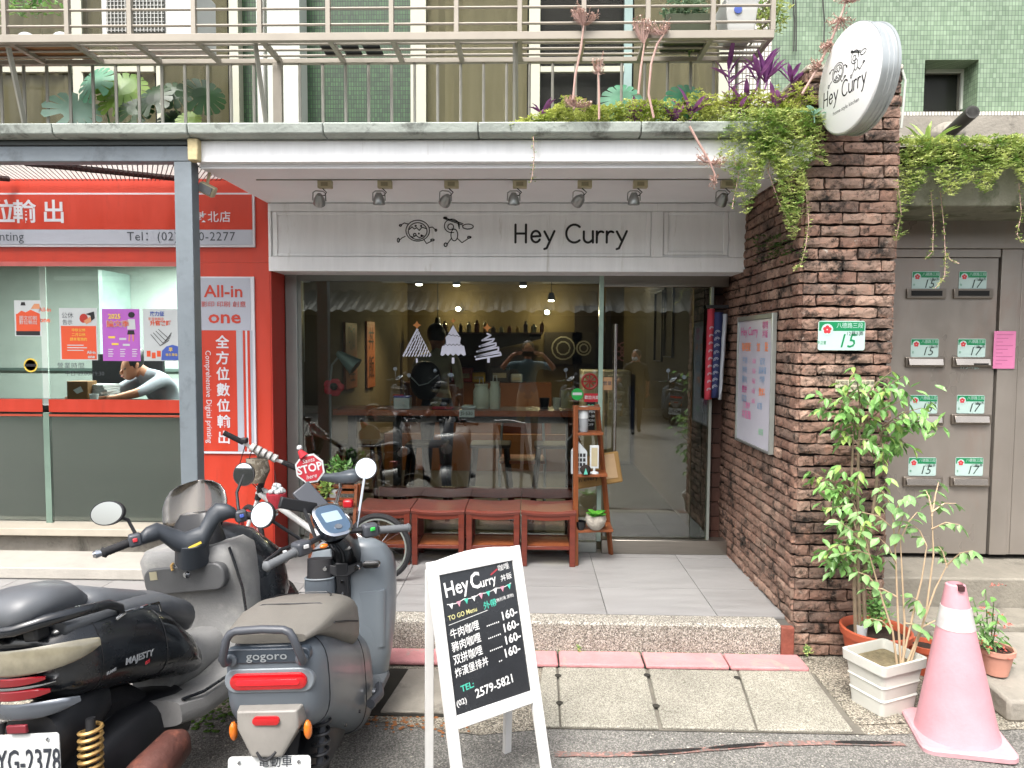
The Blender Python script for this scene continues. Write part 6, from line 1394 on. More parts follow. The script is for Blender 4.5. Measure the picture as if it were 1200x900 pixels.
# grab rail
mb = MB(); mb.tube([(-.118, .0, .670), (-.124, -.03, .674), (-.125, -.04, .69), (-.110, -.038, .75), (-.098, -.035, .768), (-.08, -.034, .776), (0, -.03, .778), (.07, -.034, .776), (.088, -.035, .768), (.10, -.038, .75), (.122, -.04, .69), (.121, -.03, .674), (.112, .0, .670)], .0125, 12); gr = mb.build('grab_rail', greyp, g, smooth=True)
for x in (-.115, .11): 
    mb = MB(); mb.lathe([(.02, 0), (.02, .008), (.014, .012)], (x, -.002, .672), 'Y', 16); mb.build('rail_boss', gb, gr, smooth=True)
# grey tail piece, reflector, plate
mb = MB(); o = []
for y, hw, z0, z1 in ((-.04, .075, .395, .505), (-.035, .095, .385, .522), (.04, .11, .395, .527), (.12, .10, .42, .52)): o.append([Vector((x * hw * (1.0 if zz > 0 else .62), y - (0.02 if zz < 0 else 0), (z0 + z1) / 2 + zz * (z1 - z0) / 2)) for x, zz in ((-1, 1), (1, 1), (1.02, .2), (.8, -1), (-.8, -1), (-1.02, .2))])
mb.loft(o); mb.build('rear_fender', gt_, g, bevel=.008, seg=3)
pill(.085, .026, -.046, .012, .496, redl_, g, 'reflector', .003)
for s in (-1, 1):
    mb = MB(); mb.ell((s * .118, -.015, .45), (.013, .016, .03), 12, 8); mb.build('indicator', amber, g, smooth=True)
    mb = MB(); mb.cyl((s * .07, .0, .45), (s * .115, -.01, .45), .008, n=8); mb.build('indicator_stem', blkp, g)
plate_obj(g, (0, -.052, .312), .26, .14, 'EMQ-7063', '電動車', Matrix.Rotation(radians(-12), 3, 'X'))
mb = MB(); mb.tube([(-.03, -.055, .405), (-.015, -.062, .385), (.0, -.062, .382), (.015, -.06, .39), (.03, -.055, .405)], .005, 6); mb.build('plate_lock', blkp, g)
# undercarriage
wheel(g, (0, .22, .235), .235, .10, greyp); spring(g, (.105, .10, .26), (.115, .14, .44), .026, 6, .006, blkp, greyp); spring(g, (-.105, .10, .26), (-.115, .14, .44), .026, 6, .006, blkp, greyp)
mb = MB(); mb.loft([sup(.08, .18, .3, .05), sup(.1, .15, .33, .25), sup(.1, .16, .32, .6)]); mb.build('motor_case', blkp, g, smooth=True)
mb = MB(); mb.loft([sup(.14, .17, .235, .50), sup(.165, .165, .225, .62), sup(.165, .165, .225, .86), sup(.14, .18, .24, .92)]); mb.build('footboard', M('footboard_grey', '#5a5f63', .6, bump=.3, bscale=90), g, smooth=True)
mb = MB(); mb.lathe([(.014, 0), (.014, .012)], (.185, .5, .30), 'X', 14); mb.build('peg_cap', chrome, g, smooth=True)
mb = MB(); mb.tube([(.19, .44, .285), (.205, .52, .28), (.19, .58, .285)], .018, 8); mb.build('foot_peg', greyp, g, smooth=True)
# front shield
gbf = M('light_blue_grey_paint', '#6d757b', .34, var=.05, scale=3, coat=.25, dirt=.06)  # same paint as the body, coloured lighter as it looks when lit
mb = MB(); r = []
for z, hw, y0, y1 in ((.15, .12, .80, .92), (.20, .155, .79, .94), (.30, .175, .78, .98), (.42, .19, .79, 1.03), (.54, .195, .81, 1.06), (.64, .195, .83, 1.07), (.70, .185, .845, 1.05), (.75, .16, .855, 1.01), (.78, .12, .87, .97), (.79, .07, .885, .94)):
    r.append(supz(hw, y0, y1, z, 28, 2.6))
mb.loft(r); shd = mb.build('front_shield', gbf, g, smooth=True, ang=60)
mb = MB(); mb.loft([supz(.10, .80, .845, .34, 20, 2.6, .06), supz(.105, .80, .86, .45, 20, 2.4, .06), supz(.10, .82, .87, .58, 20, 2.4, .07)]); mb.build('knee_panel', gbf, g, smooth=True)
# pocket with light rim, centre strip, switch
mb = MB(); mb.loft([supz(.062, .775, .83, .54, 18, 2.4, -.10), supz(.068, .765, .84, .62, 18, 2.4, -.10), supz(.066, .772, .84, .655, 18, 2.4, -.10)]); pk_ = mb.build('pocket', gb, g, smooth=True)
mb = MB(); mb.loft([supz(.056, .778, .83, .6555, 18, 2.4, -.10), supz(.056, .80, .84, .735, 18, 2.4, -.10)]); mb.build('pocket_opening', pbk, pk_, smooth=True)
mb = MB(); mb.tube([v + Vector((0, -.002, 0)) for v in supz(.064, .772, .84, .657, 18, 2.4, -.10)] + [supz(.064, .772, .84, .657, 18, 2.4, -.10)[0] + Vector((0, -.002, 0))], .004, 6); mb.build('pocket_rim', gbf, pk_)
MB().bx(-.028, .026, .792, .83, .42, .72).build('centre_strip', blkp, g, bevel=.006)
mb = MB(); mb.prism([(-.09, .80, .695), (-.028, .79, .66), (.026, .79, .66), (.085, .80, .695), (.08, .80, .715), (0, .80, .70), (-.085, .80, .715)], (0, .03, 0)); mb.build('yoke_panel', blkp, g, bevel=.004)
for x, z, rr in ((-.07, .698, .011), (.068, .698, .013), (0, .64, .008), (0, .59, .006)):
    mb = MB(); mb.lathe([(rr, 0), (rr * .8, .005)], (x, .789, z), 'Y', 14); mb.build('bolt', chrome, g, smooth=True)
pill(.075, .03, .80, .02, .705, chrome, g, 'button_bezel', .002).location = (.125, .0, 0)
# front wheel and fender
wheel(g, (0, 1.12, .235), .235, .09, greyp, steer=radians(30))
mb = MB(); rr = []
for k in range(9):
    a = radians(20 + 17 * k); rr.append([Vector((.06 * x, 1.12 - (.265 + .012 * (1 - x * x)) * cos(a), .235 + (.265 + .012 * (1 - x * x)) * sin(a))) for x in (-1, -.8, 0, .8, 1)] + [Vector((.055 * x, 1.12 - .255 * cos(a), .235 + .255 * sin(a))) for x in (.8, 0, -.8)])
mb.loft(rr); mb.build('front_fender', gb, g, smooth=True)
for s in (-1, 1):
    mb = MB(); mb.tube([(s * .075, 1.12, .235), (s * .07, 1.02, .55)], .018, 8); mb.build('fork_leg', chrome, g, smooth=True)
mb = MB(); mb.lathe([(.055, 0), (.05, .012), (.02, .018)], (0, 1.075, .66), 'Y', 20, R=Matrix.Rotation(0, 3, 'X')); mb.build('headlight', M('headlight_lens', '#cfd4d6', .1, coat=.8), g, smooth=True)
# steering column, dash and bars, turned to the left
C0 = Vector((.015, .64, .885)); ST = Matrix.Rotation(radians(48), 3, 'Z')
def hb(x, y=0, z=0): return C0 + ST @ Vector((x, y, z))
mb = MB(); mb.tube([Vector((.005, .88, .70)), Vector((.01, .80, .82)), C0 + Vector((0, .03, .01))], [.065, .062, .058], 18); mb.build('steering_column', M('gloss_black', '#0d0e10', .2, coat=.5), g, smooth=True)
pill(.05, .022, 0, .01, 0, chrome, g, 'key_switch', .002).location = (.035, .742, .80)
mb = MB(); Rd = ST @ Matrix.Rotation(radians(38), 3, 'X'); cc = hb(0, -.01, .055)
def dd(w, h, r_, z): return [cc + Rd @ Vector((x, y, z)) for x, y in rrect(w, h, r_, 5)]
mb.loft([dd(.09, .12, .03, -.05), dd(.125, .155, .045, -.02), dd(.135, .165, .05, .008), dd(.13, .16, .05, .014)]); dash = mb.build('dashboard', M('dash_blue_black', '#1b2430', .3, coat=.3), g, smooth=True, ang=35)
mb = MB(); mb.loft([dd(.136, .166, .05, .0085), dd(.140, .170, .052, .013), dd(.128, .158, .047, .0165)]); mb.build('dash_bezel', chrome, dash, smooth=True)
mb = MB(); mb.loft([dd(.118, .148, .042, .0166), dd(.116, .146, .042, .0176)]); mb.build('dash_glass', M('dash_glass', '#3c4f63', .12, coat=.6), dash)
mb = MB(); mb.prism([cc + Rd @ Vector((x, .012 + y, .0177)) for x, y in rrect(.075, .05, .005)], Rd @ Vector((0, 0, .0006))); mb.build('display', M('lcd', '#8396a1', .25), dash)
mb = MB(); mb.prism([cc + Rd @ Vector((.016 * cos(a * pi / 8), -.045 + .012 * sin(a * pi / 8), .0177)) for a in range(16)], Rd @ Vector((0, 0, .004))); mb.build('dash_button', chrome, dash)
mb = MB(); mb.tube([hb(-.2, -.055, -.02), hb(-.13, -.03, -.005), hb(-.05, 0, 0), hb(.05, 0, 0), hb(.13, -.03, -.005), hb(.2, -.055, -.02)], .012, 8); mb.build('handlebar', blkp, g, smooth=True)
for s in (-1, 1):
    grip(g, hb(s * .19, -.052, -.016), hb(s * .315, -.085, -.03), .017, M('grey_rubber', '#5b5e61', .7))
    mb = MB(); mb.box(hb(s * .155, -.04, -.01), (.065, .055, .055), ST @ Matrix.Rotation(-s * .25, 3, 'Z')); sw_ = mb.build('switch_box', greyp, g, bevel=.012, seg=3)
    mb = MB(); mb.box(hb(s * .15, -.072, -.0), (.02, .008, .014), ST); mb.build('switch', M('green_switch', '#3fbf52', .4) if s > 0 else M('white_switch', '#c0c0c0', .4), sw_, bevel=.002)
    mb = MB(); mb.tube([hb(s * .13, .03, -.01), hb(s * .2, .04, -.02), hb(s * .30, -.02, -.035)], [.007, .007, .006], 6); mb.build('brake_lever', blkp, g, smooth=True)
mb = MB(); mb.ell(hb(-.07, -.06, -.02), (.018, .012, .01), 10, 6, R=ST); mb.build('indicator', amber, g, smooth=True)
def mirror(par, base, c, r, tilt, stem_m, pts=None, w=1.0, h=1.0):
    mb = MB(); mb.tube([base] + (pts or []) + [c], .0065, 8); st_ = mb.build('mirror_stem', stem_m, par, smooth=True)
    nrm = Matrix.Rotation(tilt[0], 3, 'Z') @ Matrix.Rotation(tilt[1], 3, 'X'); rr = []
    for s, d in ((.5, .028), (.85, .022), (1.0, .008), (1.0, -.004)): rr.append([Vector(c) + nrm @ Vector((r * w * s * cos(2 * pi * k / 28), d, r * h * s * sin(2 * pi * k / 28))) for k in range(28)])
    mb = MB(); mb.loft(rr); sh_ = mb.build('mirror_shell', blkp, par, smooth=True, ang=50)
    mb = MB(); mb.loft([[Vector(c) + nrm @ Vector((r * w * .92 * cos(2 * pi * k / 28), d, r * h * .92 * sin(2 * pi * k / 28))) for k in range(28)] for d in (-.003, -.0055)]); mb.build('mirror_glass', mir, sh_); return sh_
mirror(g, hb(.12, .0, .0), hb(.20, .03, .235), .047, (radians(8), radians(-15)), chrome)
mirror(g, hb(-.12, .0, .0), hb(-.27, .02, .135), .05, (radians(-12), radians(-19)), blkp)
# phone holder on the left bar
mb = MB(); mb.box(hb(-.10, .07, .13), (.16, .02, .045), ST @ Matrix.Rotation(.35, 3, 'Y')); mb.build('phone_clamp', blkp, g, bevel=.004)
mb = MB(); mb.box(hb(-.02, .10, .13), (.085, .015, .15), ST @ Matrix.Rotation(-.5, 3, 'Y') @ Matrix.Rotation(-.5, 3, 'X')); mb.build('phone_tray', greyp, g, bevel=.006)
mb = MB(); mb.tube([hb(-.07, .0, .0), hb(-.07, .04, .06), hb(-.08, .07, .12)], .008, 6); mb.build('clamp_arm', blkp, g)
mb = MB(); mb.tube([hb(-.14, -.02, .0), hb(-.1, .06, -.06), C0 + Vector((-.03, .1, -.08))], .005, 6); mb.build('brake_cable', blkp, g, smooth=True)
mb = MB(); mb.tube([hb(.14, -.02, .0), hb(.1, .07, -.03), C0 + Vector((.03, .1, -.08))], .005, 6); mb.build('brake_cable', blkp, g, smooth=True)
mb = MB(); mb.tube([(-.12, .40, .16), (-.2, .42, .01)], .01, 6); mb.build('side_stand', blkp, g)
# ---------------------------------------------------------------- black maxi scooter
bk_ = M('black_gloss_paint', '#1a1d21', .28, var=.25, scale=9, coat=.3, dirt=.16, bump=.03, col2='#34373a', thr=.60, soft=.15); bs_ = M('black_vinyl_seat', '#515458', .42, var=.12, scale=7, bump=.15, bscale=300, bdist=.002); inner = M('scuffed_grey_inner', '#818180', .5, var=.12, scale=7, bump=.15, bscale=120, col2='#979792', thr=.55)  # seat vinyl is black, its colour greyed to carry the sky's sheen
inner2 = M('dark_grey_lid', '#4a4b4c', .5, var=.12, scale=8, bump=.15, bscale=200); smoke = M('smoky_lens', '#7a7564', .15, coat=.8, var=.2, scale=20); gold = M('gold_spring', '#a58652', .4, metal=.5)
m_ = thing('maxi_scooter', 'big black scooter with amber smoked tail lens and tinted windscreen at left edge', 'scooter', (-1.445, 2.0, 0), rz=radians(-9.5), ry=radians(-9), group='scooters parked at the kerb', local=True)
mb = MB(); secs = [(-.02, .10, .60, .735), (.0, .14, .56, .77), (.05, .17, .53, .80), (.15, .195, .50, .80), (.28, .212, .46, .77), (.40, .218, .42, .70), (.50, .20, .38, .58), (.56, .17, .36, .5)]
mb.loft([sup(hw, z0, z1, y, 30, 2.8) for y, hw, z0, z1 in secs]); mb.build('rear_body', bk_, m_, smooth=True, ang=60)
# smoked lens wrapping round the tail, red strips, silver lip
def wrap(z0, z1, e0, e1, y, hw, mat, par, name, dep=.02, th=.006):
    """curved strip following the tail's rounded back"""
    mb = MB(); rr = []; n = 18
    for i in range(n + 1):
        a = radians(e0 + (e1 - e0) * i / n); x = hw * sin(a); yy = y + hw * .75 * (1 - cos(a)); k = 1 - .65 * (abs(a) / radians(max(abs(e0), abs(e1)))) ** 3
        zm = (z0 + z1) / 2; hz_ = (z1 - z0) / 2 * k; nx, ny = sin(a), -cos(a) * .9
        rr.append([Vector((x + nx * th, yy + ny * th, zm + hz_ * .75)), Vector((x + nx * th * 1.1, yy + ny * th * 1.1, zm)), Vector((x + nx * th, yy + ny * th, zm - hz_ * .75)), Vector((x, yy, zm - hz_)), Vector((x - nx * .02, yy - ny * .02, zm)), Vector((x, yy, zm + hz_))])
    mb.loft(rr); return mb.build(name, mat, par, smooth=True, ang=50)
wrap(.655, .735, -82, 82, -.058, .205, smoke, m_, 'tail_lens'); drl = M('dark_red_lens', '#6e0d16', .12, coat=.6, var=.1); wrap(.626, .652, -34, 34, -.062, .19, drl, m_, 'tail_light'); wrap(.583, .616, -36, 36, -.064, .195, drl, m_, 'tail_light')
wrap(.617, .627, -45, 45, -.063, .178, chrome, m_, 'trim_strip'); wrap(.52, .57, -60, 60, -.055, .185, M('silver_lip', '#5c6168', .25, metal=.5), m_, 'rear_lip')
mb = MB(); mb.loft([sup(.10, .33, .52, -.02, 16), sup(.11, .36, .54, .1, 16), sup(.09, .4, .54, .2, 16)]); mb.build('rear_fender', blkp, m_, smooth=True)
MB().bx(-.035, .035, -.066, -.055, .485, .51).build('reflector', M('dull_red_reflector', '#6d2029', .4), m_, bevel=.003)
plate_obj(m_, (.0, -.062, .405), .27, .145, 'MYG-2378', '', Matrix.Rotation(radians(-8), 3, 'X'))
for yy, hw, z0, z1 in ((.10, .183, .514, .80), (.34, .216, .439, .735)):
    pts = sup(hw, z0, z1, yy, 48, 2.8); mb = MB(); mb.tube(pts + [pts[0]], .0018, 4, cap=False); mb.build('panel_seam', seam, m_)
# seats
mb = MB(); mb.loft([sup(.06, .81, .86, -.08, 24, 2.3), sup(.105, .79, .895, -.05, 24, 2.3), sup(.125, .78, .91, .02, 24, 2.3), sup(.13, .77, .895, .11, 24, 2.3), sup(.10, .76, .84, .17, 24, 2.3)]); mb.build('passenger_seat', bs_, m_, smooth=True, ang=80)
mb = MB(); mb.loft([sup(.11, .74, .83, .14, 24, 2.3), sup(.14, .72, .85, .19, 24, 2.3), sup(.15, .69, .81, .28, 24, 2.3), sup(.15, .64, .765, .39, 24, 2.3), sup(.12, .59, .72, .48, 24, 2.3), sup(.08, .56, .67, .53, 24, 2.3)]); mb.build('rider_seat', bs_, m_, smooth=True, ang=80)
mb = MB(); mb.loft([sup(.15, .725, .80, .02, 24, 2.3), sup(.175, .70, .80, .15, 24, 2.3), sup(.18, .66, .78, .3, 24, 2.3), sup(.175, .60, .74, .45, 24, 2.3), sup(.14, .52, .66, .60, 24, 2.3), sup(.09, .50, .58, .64, 24, 2.3)]); mb.build('seat_base', bs_, m_, smooth=True, ang=80)
# grab rail
mb = MB(); 
for s in (-1, 1):
    mb = MB(); mb.tube([(0, -.075, .80), (s * .06, -.07, .80), (s * .13, -.03, .808), (s * .175, .04, .805), (s * .195, .14, .79), (s * .19, .19, .76), (s * .18, .20, .73)], [.018, .019, .020, .018, .015, .013, .012], 10); mb.build('grab_rail', bk_, m_, smooth=True)
MB().box((.08, -.02, .775), (.05, .05, .05)).build('rail_mount', blkp, m_, bevel=.008); MB().box((-.08, -.02, .775), (.05, .05, .05)).build('rail_mount', blkp, m_, bevel=.008)
# badge and hook on the right flank
fn_ = Matrix.Rotation(radians(-4), 3, 'Y'); silver = M('badge_silver', '#a9acaf', .3, metal=.5); o = Vector((.222, .20, .585))
text('MAJESTY', .029, silver, m_, o, ux=Matrix.Rotation(radians(0), 3, 'Z') @ Vector((.10, 1, -.16)).normalized(), uy=(0, 0, 1), bold=.02, shear=.3, extr=.03, xs=1.0)
text('125', .014, pred, m_, (.2225, .23, .555), ux=(.05, 1, 0), uy=(0, 0, 1), bold=.02, shear=.3, extr=.06)
text('FLAME', .012, silver, m_, (.2135, .09, .59), ux=(.10, 1, 0), uy=(0, 0, 1), bold=.02, shear=.2, extr=.06)
mb = MB(); mb.tube([(.19, .17, .73), (.215, .18, .745), (.225, .26, .735), (.215, .33, .72), (.215, .335, .69)], .006, 8); mb.build('chrome_hook', chrome, m_, smooth=True)
wheel(m_, (0, .22, .24), .24, .12, greyp); spring(m_, (.15, .0, .22), (.165, .03, .45), .031, 11, .0062, gold); spring(m_, (-.15, .0, .22), (-.165, .03, .45), .031, 11, .0062, gold)
mb = MB(); mb.lathe([(.02, -.06), (.055, -.055), (.068, 0), (.072, .2), (.06, .34), (.03, .38)], (.23, -.05, .18), n=22, R=Matrix.Rotation(radians(-80), 3, 'X')); mb.build('muffler', M('rusty_muffler', '#54332c', .6, var=.3, scale=14, bump=.3, col2='#7a4a3c', thr=.5), m_, smooth=True)
mb = MB(); mb.loft([sup(.10, .16, .34, .08), sup(.13, .14, .38, .25), sup(.13, .15, .36, .5)]); mb.build('engine_case', blkp, m_, smooth=True)
# floorboards, inner leg shield, storage lid
mb = MB(); mb.loft([sup(.21, .26, .36, .36, 24, 5), sup(.235, .235, .335, .46, 24, 5), sup(.24, .23, .32, .65, 24, 5), sup(.235, .25, .36, .84, 24, 5)]); mb.build('floorboard', inner, m_, smooth=True, ang=40)
mb = MB(); mb.loft([sup(.085, .30, .50, .48, 20, 2.6), sup(.09, .30, .46, .62, 20, 2.6), sup(.10, .30, .46, .84, 20, 2.6)]); mb.build('centre_tunnel', inner, m_, smooth=True)
mb = MB(); mb.loft([supz(.20, .74, .93, .26, 28, 4, -.03), supz(.215, .79, .97, .38, 28, 4, -.03), supz(.23, .81, 1.02, .50, 28, 4, -.03), supz(.235, .80, 1.04, .60, 28, 4, -.03), supz(.235, .77, 1.04, .66, 28, 4, -.03), supz(.23, .755, 1.03, .76, 28, 4, -.03), supz(.20, .77, .99, .80, 28, 4, -.03)]); mb.build('leg_shield', inner, m_, smooth=True, ang=40)
mb = MB(); mb.prism([(x - .01, .750, .68 + z) for x, z in rrect(.38, .115, .045, 6)], (0, .04, 0)); lid = mb.build('storage_lid', inner2, m_, bevel=.008, seg=3)
mb = MB(); mb.lathe([(.015, 0), (.012, .006), (.004, .008)], (.01, .749, .70), 'Y', 16); mb.build('lid_lock', chrome, lid, smooth=True)
MB().bx(-.165, -.13, .748, .7495, .69, .725).build('lid_sticker', M('sticker_beige', '#8d8872', .6), lid)
mb = MB(); mb.tube([(-.05, .755, .75), (-.048, .74, .745), (-.042, .736, .725)], .006, 6); mb.build('bag_hook', gold, m_, smooth=True)
mb = MB(); mb.tube([(.19, .80, .785), (.207, .80, .70), (.208, .82, .60), (.203, .825, .50), (.19, .80, .38), (.205, .76, .33), (.235, .65, .325), (.232, .46, .338), (.205, .38, .35)], .006, 8); mb.build('shield_trim', bk_, m_, smooth=True)
mb = MB(); mb.loft([supz(.22, .90, 1.10, .36, 28, 2.4), supz(.25, .90, 1.22, .50, 28, 2.4), supz(.23, .88, 1.25, .66, 28, 2.4), supz(.16, .86, 1.12, .80, 28, 2.4), supz(.08, .88, 1.0, .86, 28, 2.4)]); mb.build('front_fairing', bk_, m_, smooth=True)
for s in (-1, 1):
    mb = MB(); mb.ell((s * .13, 1.21, .62), (.08, .03, .05), 16, 10); mb.build('headlight', M('headlight_lens', '#cfd4d6', .1, coat=.8), m_, smooth=True)
wheel(m_, (0, 1.22, .24), .24, .11, greyp, steer=radians(20))
mb = MB(); rr = []
for k in range(9):
    a = radians(20 + 17 * k); rr.append([Vector((.07 * x, 1.22 - .28 * cos(a), .24 + .28 * sin(a))) for x in (-1, 0, 1)] + [Vector((.065 * x, 1.22 - .265 * cos(a), .24 + .265 * sin(a))) for x in (1, 0, -1)])
mb.loft(rr); mb.build('front_fender', bk_, m_, smooth=True)
# instrument pod and handlebar cover, turned left
C1 = Vector((.08, .72, .90)); S1 = Matrix.Rotation(radians(42), 3, 'Z')
def h1(x, y=0, z=0): return C1 + S1 @ Vector((x * .80, y, z))
cov = M('dark_slate_plastic', '#2f343a', .5, var=.1, scale=5, bump=.1, bscale=250, dirt=.08)
def rsec(c, w, h): return [c + S1 @ Vector((0, w * cos(2 * pi * k / 14), h * sin(2 * pi * k / 14))) for k in range(14)]
mb = MB(); mb.loft([rsec(h1(-.225, -.035, .0), .022, .022), rsec(h1(-.19, -.03, .012), .032, .032), rsec(h1(-.14, -.015, .015), .034, .036), rsec(h1(-.085, .0, -.03), .036, .05), rsec(h1(-.02, .0, -.07), .04, .055), rsec(h1(.05, .0, -.06), .04, .055), rsec(h1(.10, .0, -.0), .036, .055), rsec(h1(.14, -.015, .035), .034, .042), rsec(h1(.19, -.03, .035), .032, .032), rsec(h1(.225, -.035, .02), .022, .022)]); mb.build('handlebar_cover', cov, m_, smooth=True, ang=80)
mb = MB(); mb.tube([h1(0, 0, -.05), h1(0, .05, -.14)], [.06, .07], 14); mb.build('steering_column', cov, m_, smooth=True)
MB().box(h1(.01, -.043, -.07), (.05, .004, .009), S1 @ Matrix.Rotation(-.25, 3, 'Y')).build('yellow_label', pyel, m_)
for s in (-1, 1):
    mb = MB(); mb.box(h1(s * .245, -.037, .005), (.045, .055, .05), S1); sw_ = mb.build('switch_box', greyp, m_, bevel=.010, seg=3)
    mb = MB(); mb.box(h1(s * .245, -.069, .008), (.016, .008, .014), S1); mb.build('switch', pblue if s > 0 else pred, sw_, bevel=.002)
    grip(m_, h1(s * .27, -.04, .0), h1(s * .375, -.06, -.012), .0175)
    mb = MB(); mb.lathe([(.012, 0), (.016, .02), (.01, .03)], h1(s * .387, -.062, -.012), n=12, R=S1 @ Matrix.Rotation(s * pi / 2, 3, 'Y')); mb.build('bar_end', chrome, m_, smooth=True)
    mb = MB(); mb.tube([h1(s * .22, .02, .0), h1(s * .28, .035, -.01), h1(s * .37, .0, -.02)], [.008, .008, .006], 6); mb.build('brake_lever', chrome, m_, smooth=True)
mirror(m_, h1(-.24, -.03, .03), h1(-.34, .0, .125), .066, (radians(-2), radians(-12)), blkp, [h1(-.26, -.02, .085)], 1.2, .72)
mirror(m_, h1(.24, -.03, .03), h1(.30, .0, .17), .05, (radians(14), radians(-12)), blkp, [h1(.25, -.0, .10)], .9, 1.0)
# tinted windscreen with black pod below
ws = glassm('tinted_screen', (.50, .43, .35), .02, frost=.25)
mb = MB(); rr = []; SW = Matrix.Rotation(radians(12), 3, 'Z')
for z, hw in ((.0, .125), (.05, .142), (.10, .145), (.14, .135), (.17, .112), (.19, .075), (.197, .035)):
    rr.append([Vector((-.03, .90, .86)) + SW @ Vector((hw * k / 5, .035 + z * .45 - .05 * (k / 5) ** 2, z)) for k in range(-5, 6)])
mb.loft(rr, 0, False, False); wso = mb.build('windscreen', ws, m_, smooth=True); sd_ = wso.modifiers.new('thick', 'SOLIDIFY'); sd_.thickness = .004
mb = MB(); mb.loft([supz(.12, .80, .93, .80, 20), supz(.10, .83, .92, .89, 20), supz(.07, .85, .91, .93, 20)]); mb.build('instrument_pod', blkp, m_, smooth=True)
# ---------------------------------------------------------------- scooters across the lane, seen in the glass
allobs = {}
for o in bpy.data.objects:
    if o.parent: allobs.setdefault(o.parent.name, []).append(o)
def clone(src, loc, rz, lab, grp):
    def rec(o, par):
        c = o.copy(); lnk(c)
        if par is not None: c.parent = par
        for ch in allobs.get(o.name, []): rec(ch, c)
        return c
    c = rec(src, None); c.location = loc; c.rotation_euler = (0, radians(-5), rz); c['label'] = lab; c['group'] = grp; return c
for i, (s, x, r) in enumerate(((g, .9, 175), (m_, 1.75, 170), (g, 3.0, 185), (m_, -1.9, 178), (g, -2.8, 170))):
    clone(s, (x, -4.6, 0), radians(r), ['blue grey scooter across the lane, reflected right of the window mullion', 'black scooter across the lane, reflected in the glass door', 'blue grey scooter at the far right across the lane', 'black scooter across the lane, left of the reflected photographer', 'blue grey scooter at far left across the lane'][i], 'scooters parked across the lane')
# ================================================================ bicycle
bc = thing('bicycle', 'small wheeled white bicycle leaning before the red column behind the scooters', 'bicycle', (-1.35, 4.25, ZP))
wht = M('bike_white_paint', '#b9bab8', .3, coat=.4, var=.05); rimr = M('red_rim', '#a3262a', .35, coat=.3); dk2 = M('dark_saddle', '#4a5158', .35, var=.1)
def bwheel(c, r, az, rim):
    c = Vector(c); R = Matrix.Rotation(az, 3, 'Z'); mb = MB(); rings = []; n = 44
    for k in range(n + 1):
        a = 2 * pi * k / n; rings.append([c + R @ Vector(((r - .018 + .018 * cos(b_ * pi / 4)) * cos(a), .018 * sin(b_ * pi / 4), (r - .018 + .018 * cos(b_ * pi / 4)) * sin(a))) for b_ in range(8)])
    mb.loft(rings, 0, False); t = mb.build('wheel', rub, bc, smooth=True); mb = MB(); rings = []
    for k in range(n + 1):
        a = 2 * pi * k / n; rings.append([c + R @ Vector(((r - .042 + p) * cos(a), q, (r - .042 + p) * sin(a))) for p, q in ((0, .012), (.01, .012), (.01, -.012), (0, -.012))])
    mb.loft(rings, 0, False); mb.build('rim', rim, t); mb = MB(); mb.cyl(c + R @ Vector((0, -.04, 0)), c + R @ Vector((0, .04, 0)), .02, n=12); mb.build('hub', chrome, t, smooth=True)
    for k in range(20):
        a = 2 * pi * k / 20; mb = MB(); s = .03 if k % 2 else -.03; mb.tube([c + R @ Vector((.012 * cos(a + 1), s, .012 * sin(a + 1))), c + R @ Vector(((r - .04) * cos(a), 0, (r - .04) * sin(a)))], .0012, 3, cap=False); mb.build('spoke', chrome, t)
    return t
RW = Vector((-.925, 4.15, ZP + .215)); FW = Vector((-1.80, 4.33, ZP + .215))
rw = bwheel(RW, .213, radians(-8), alud); fw = bwheel(FW, .213, radians(-48), rimr)
bdir = (FW - RW).normalized(); BB = RW + bdir * .36 + Vector((0, 0, .02)); ST_ = P(399, 575, 4.2); ST_.z = .76; HT = FW - bdir * .10 + Vector((0, 0, .42)); HTb = FW - bdir * .05 + Vector((0, 0, .30))
def btube(name, pts, r, mat=wht): 
    mb = MB(); mb.tube(pts, r, 10); return mb.build(name, mat, bc, smooth=True)
btube('down_tube', [HTb, BB], .02); btube('seat_tube', [BB, BB.lerp(ST_, .7)], .017); btube('seat_post', [BB.lerp(ST_, .65), ST_], .013, chrome); btube('top_tube', [HTb + Vector((0, 0, .03)), BB.lerp(ST_, .35)], .016)
for s in (-1, 1):
    q = Vector((0, .05 * s, 0)); btube('chain_stay', [RW + q, BB + q * .4], .009); btube('seat_stay', [RW + q, BB.lerp(ST_, .45)], .008); btube('fork_leg', [FW + Matrix.Rotation(radians(-48), 3, 'Z') @ Vector((0, .05 * s, 0)), HTb + Vector((0, .0, -.05))], .012)
btube('head_tube', [HTb - Vector((0, 0, .05)), HT], .02, blkp); HC = P(303, 533, 4.28); btube('stem', [HT, HC], .014, chrome)
HL, HR = P(288, 520, 4.20), P(330, 541, 4.30); HLe, HRe = P(262, 507, 4.15), P(347, 549, 4.33)
btube('handlebar', [HLe, HL, HC, HR, HRe], .012, wht)
for a, c in ((HL.lerp(HLe, .1), HLe), (HR.lerp(HRe, .05), HRe + Vector((.02, 0, -.006)))): mb = MB(); mb.tube([a, c], .017, 10); mb.build('grip', rub, bc, smooth=True)
mb = MB(); mb.box(HL + Vector((-.01, 0, .02)), (.045, .04, .035)); mb.build('shifter', blkp, bc, bevel=.008)
for k in range(5):
    c = HL.lerp(HR, .2 + .15 * k); mb = MB(); mb.tube([c + Vector((-.012, 0, .006)), c + Vector((.012, 0, -.006))], .026, 10); mb.build('tape_wrap', M('white_tape', '#b7b7b4', .6, bump=.6, bscale=60), bc, smooth=True)
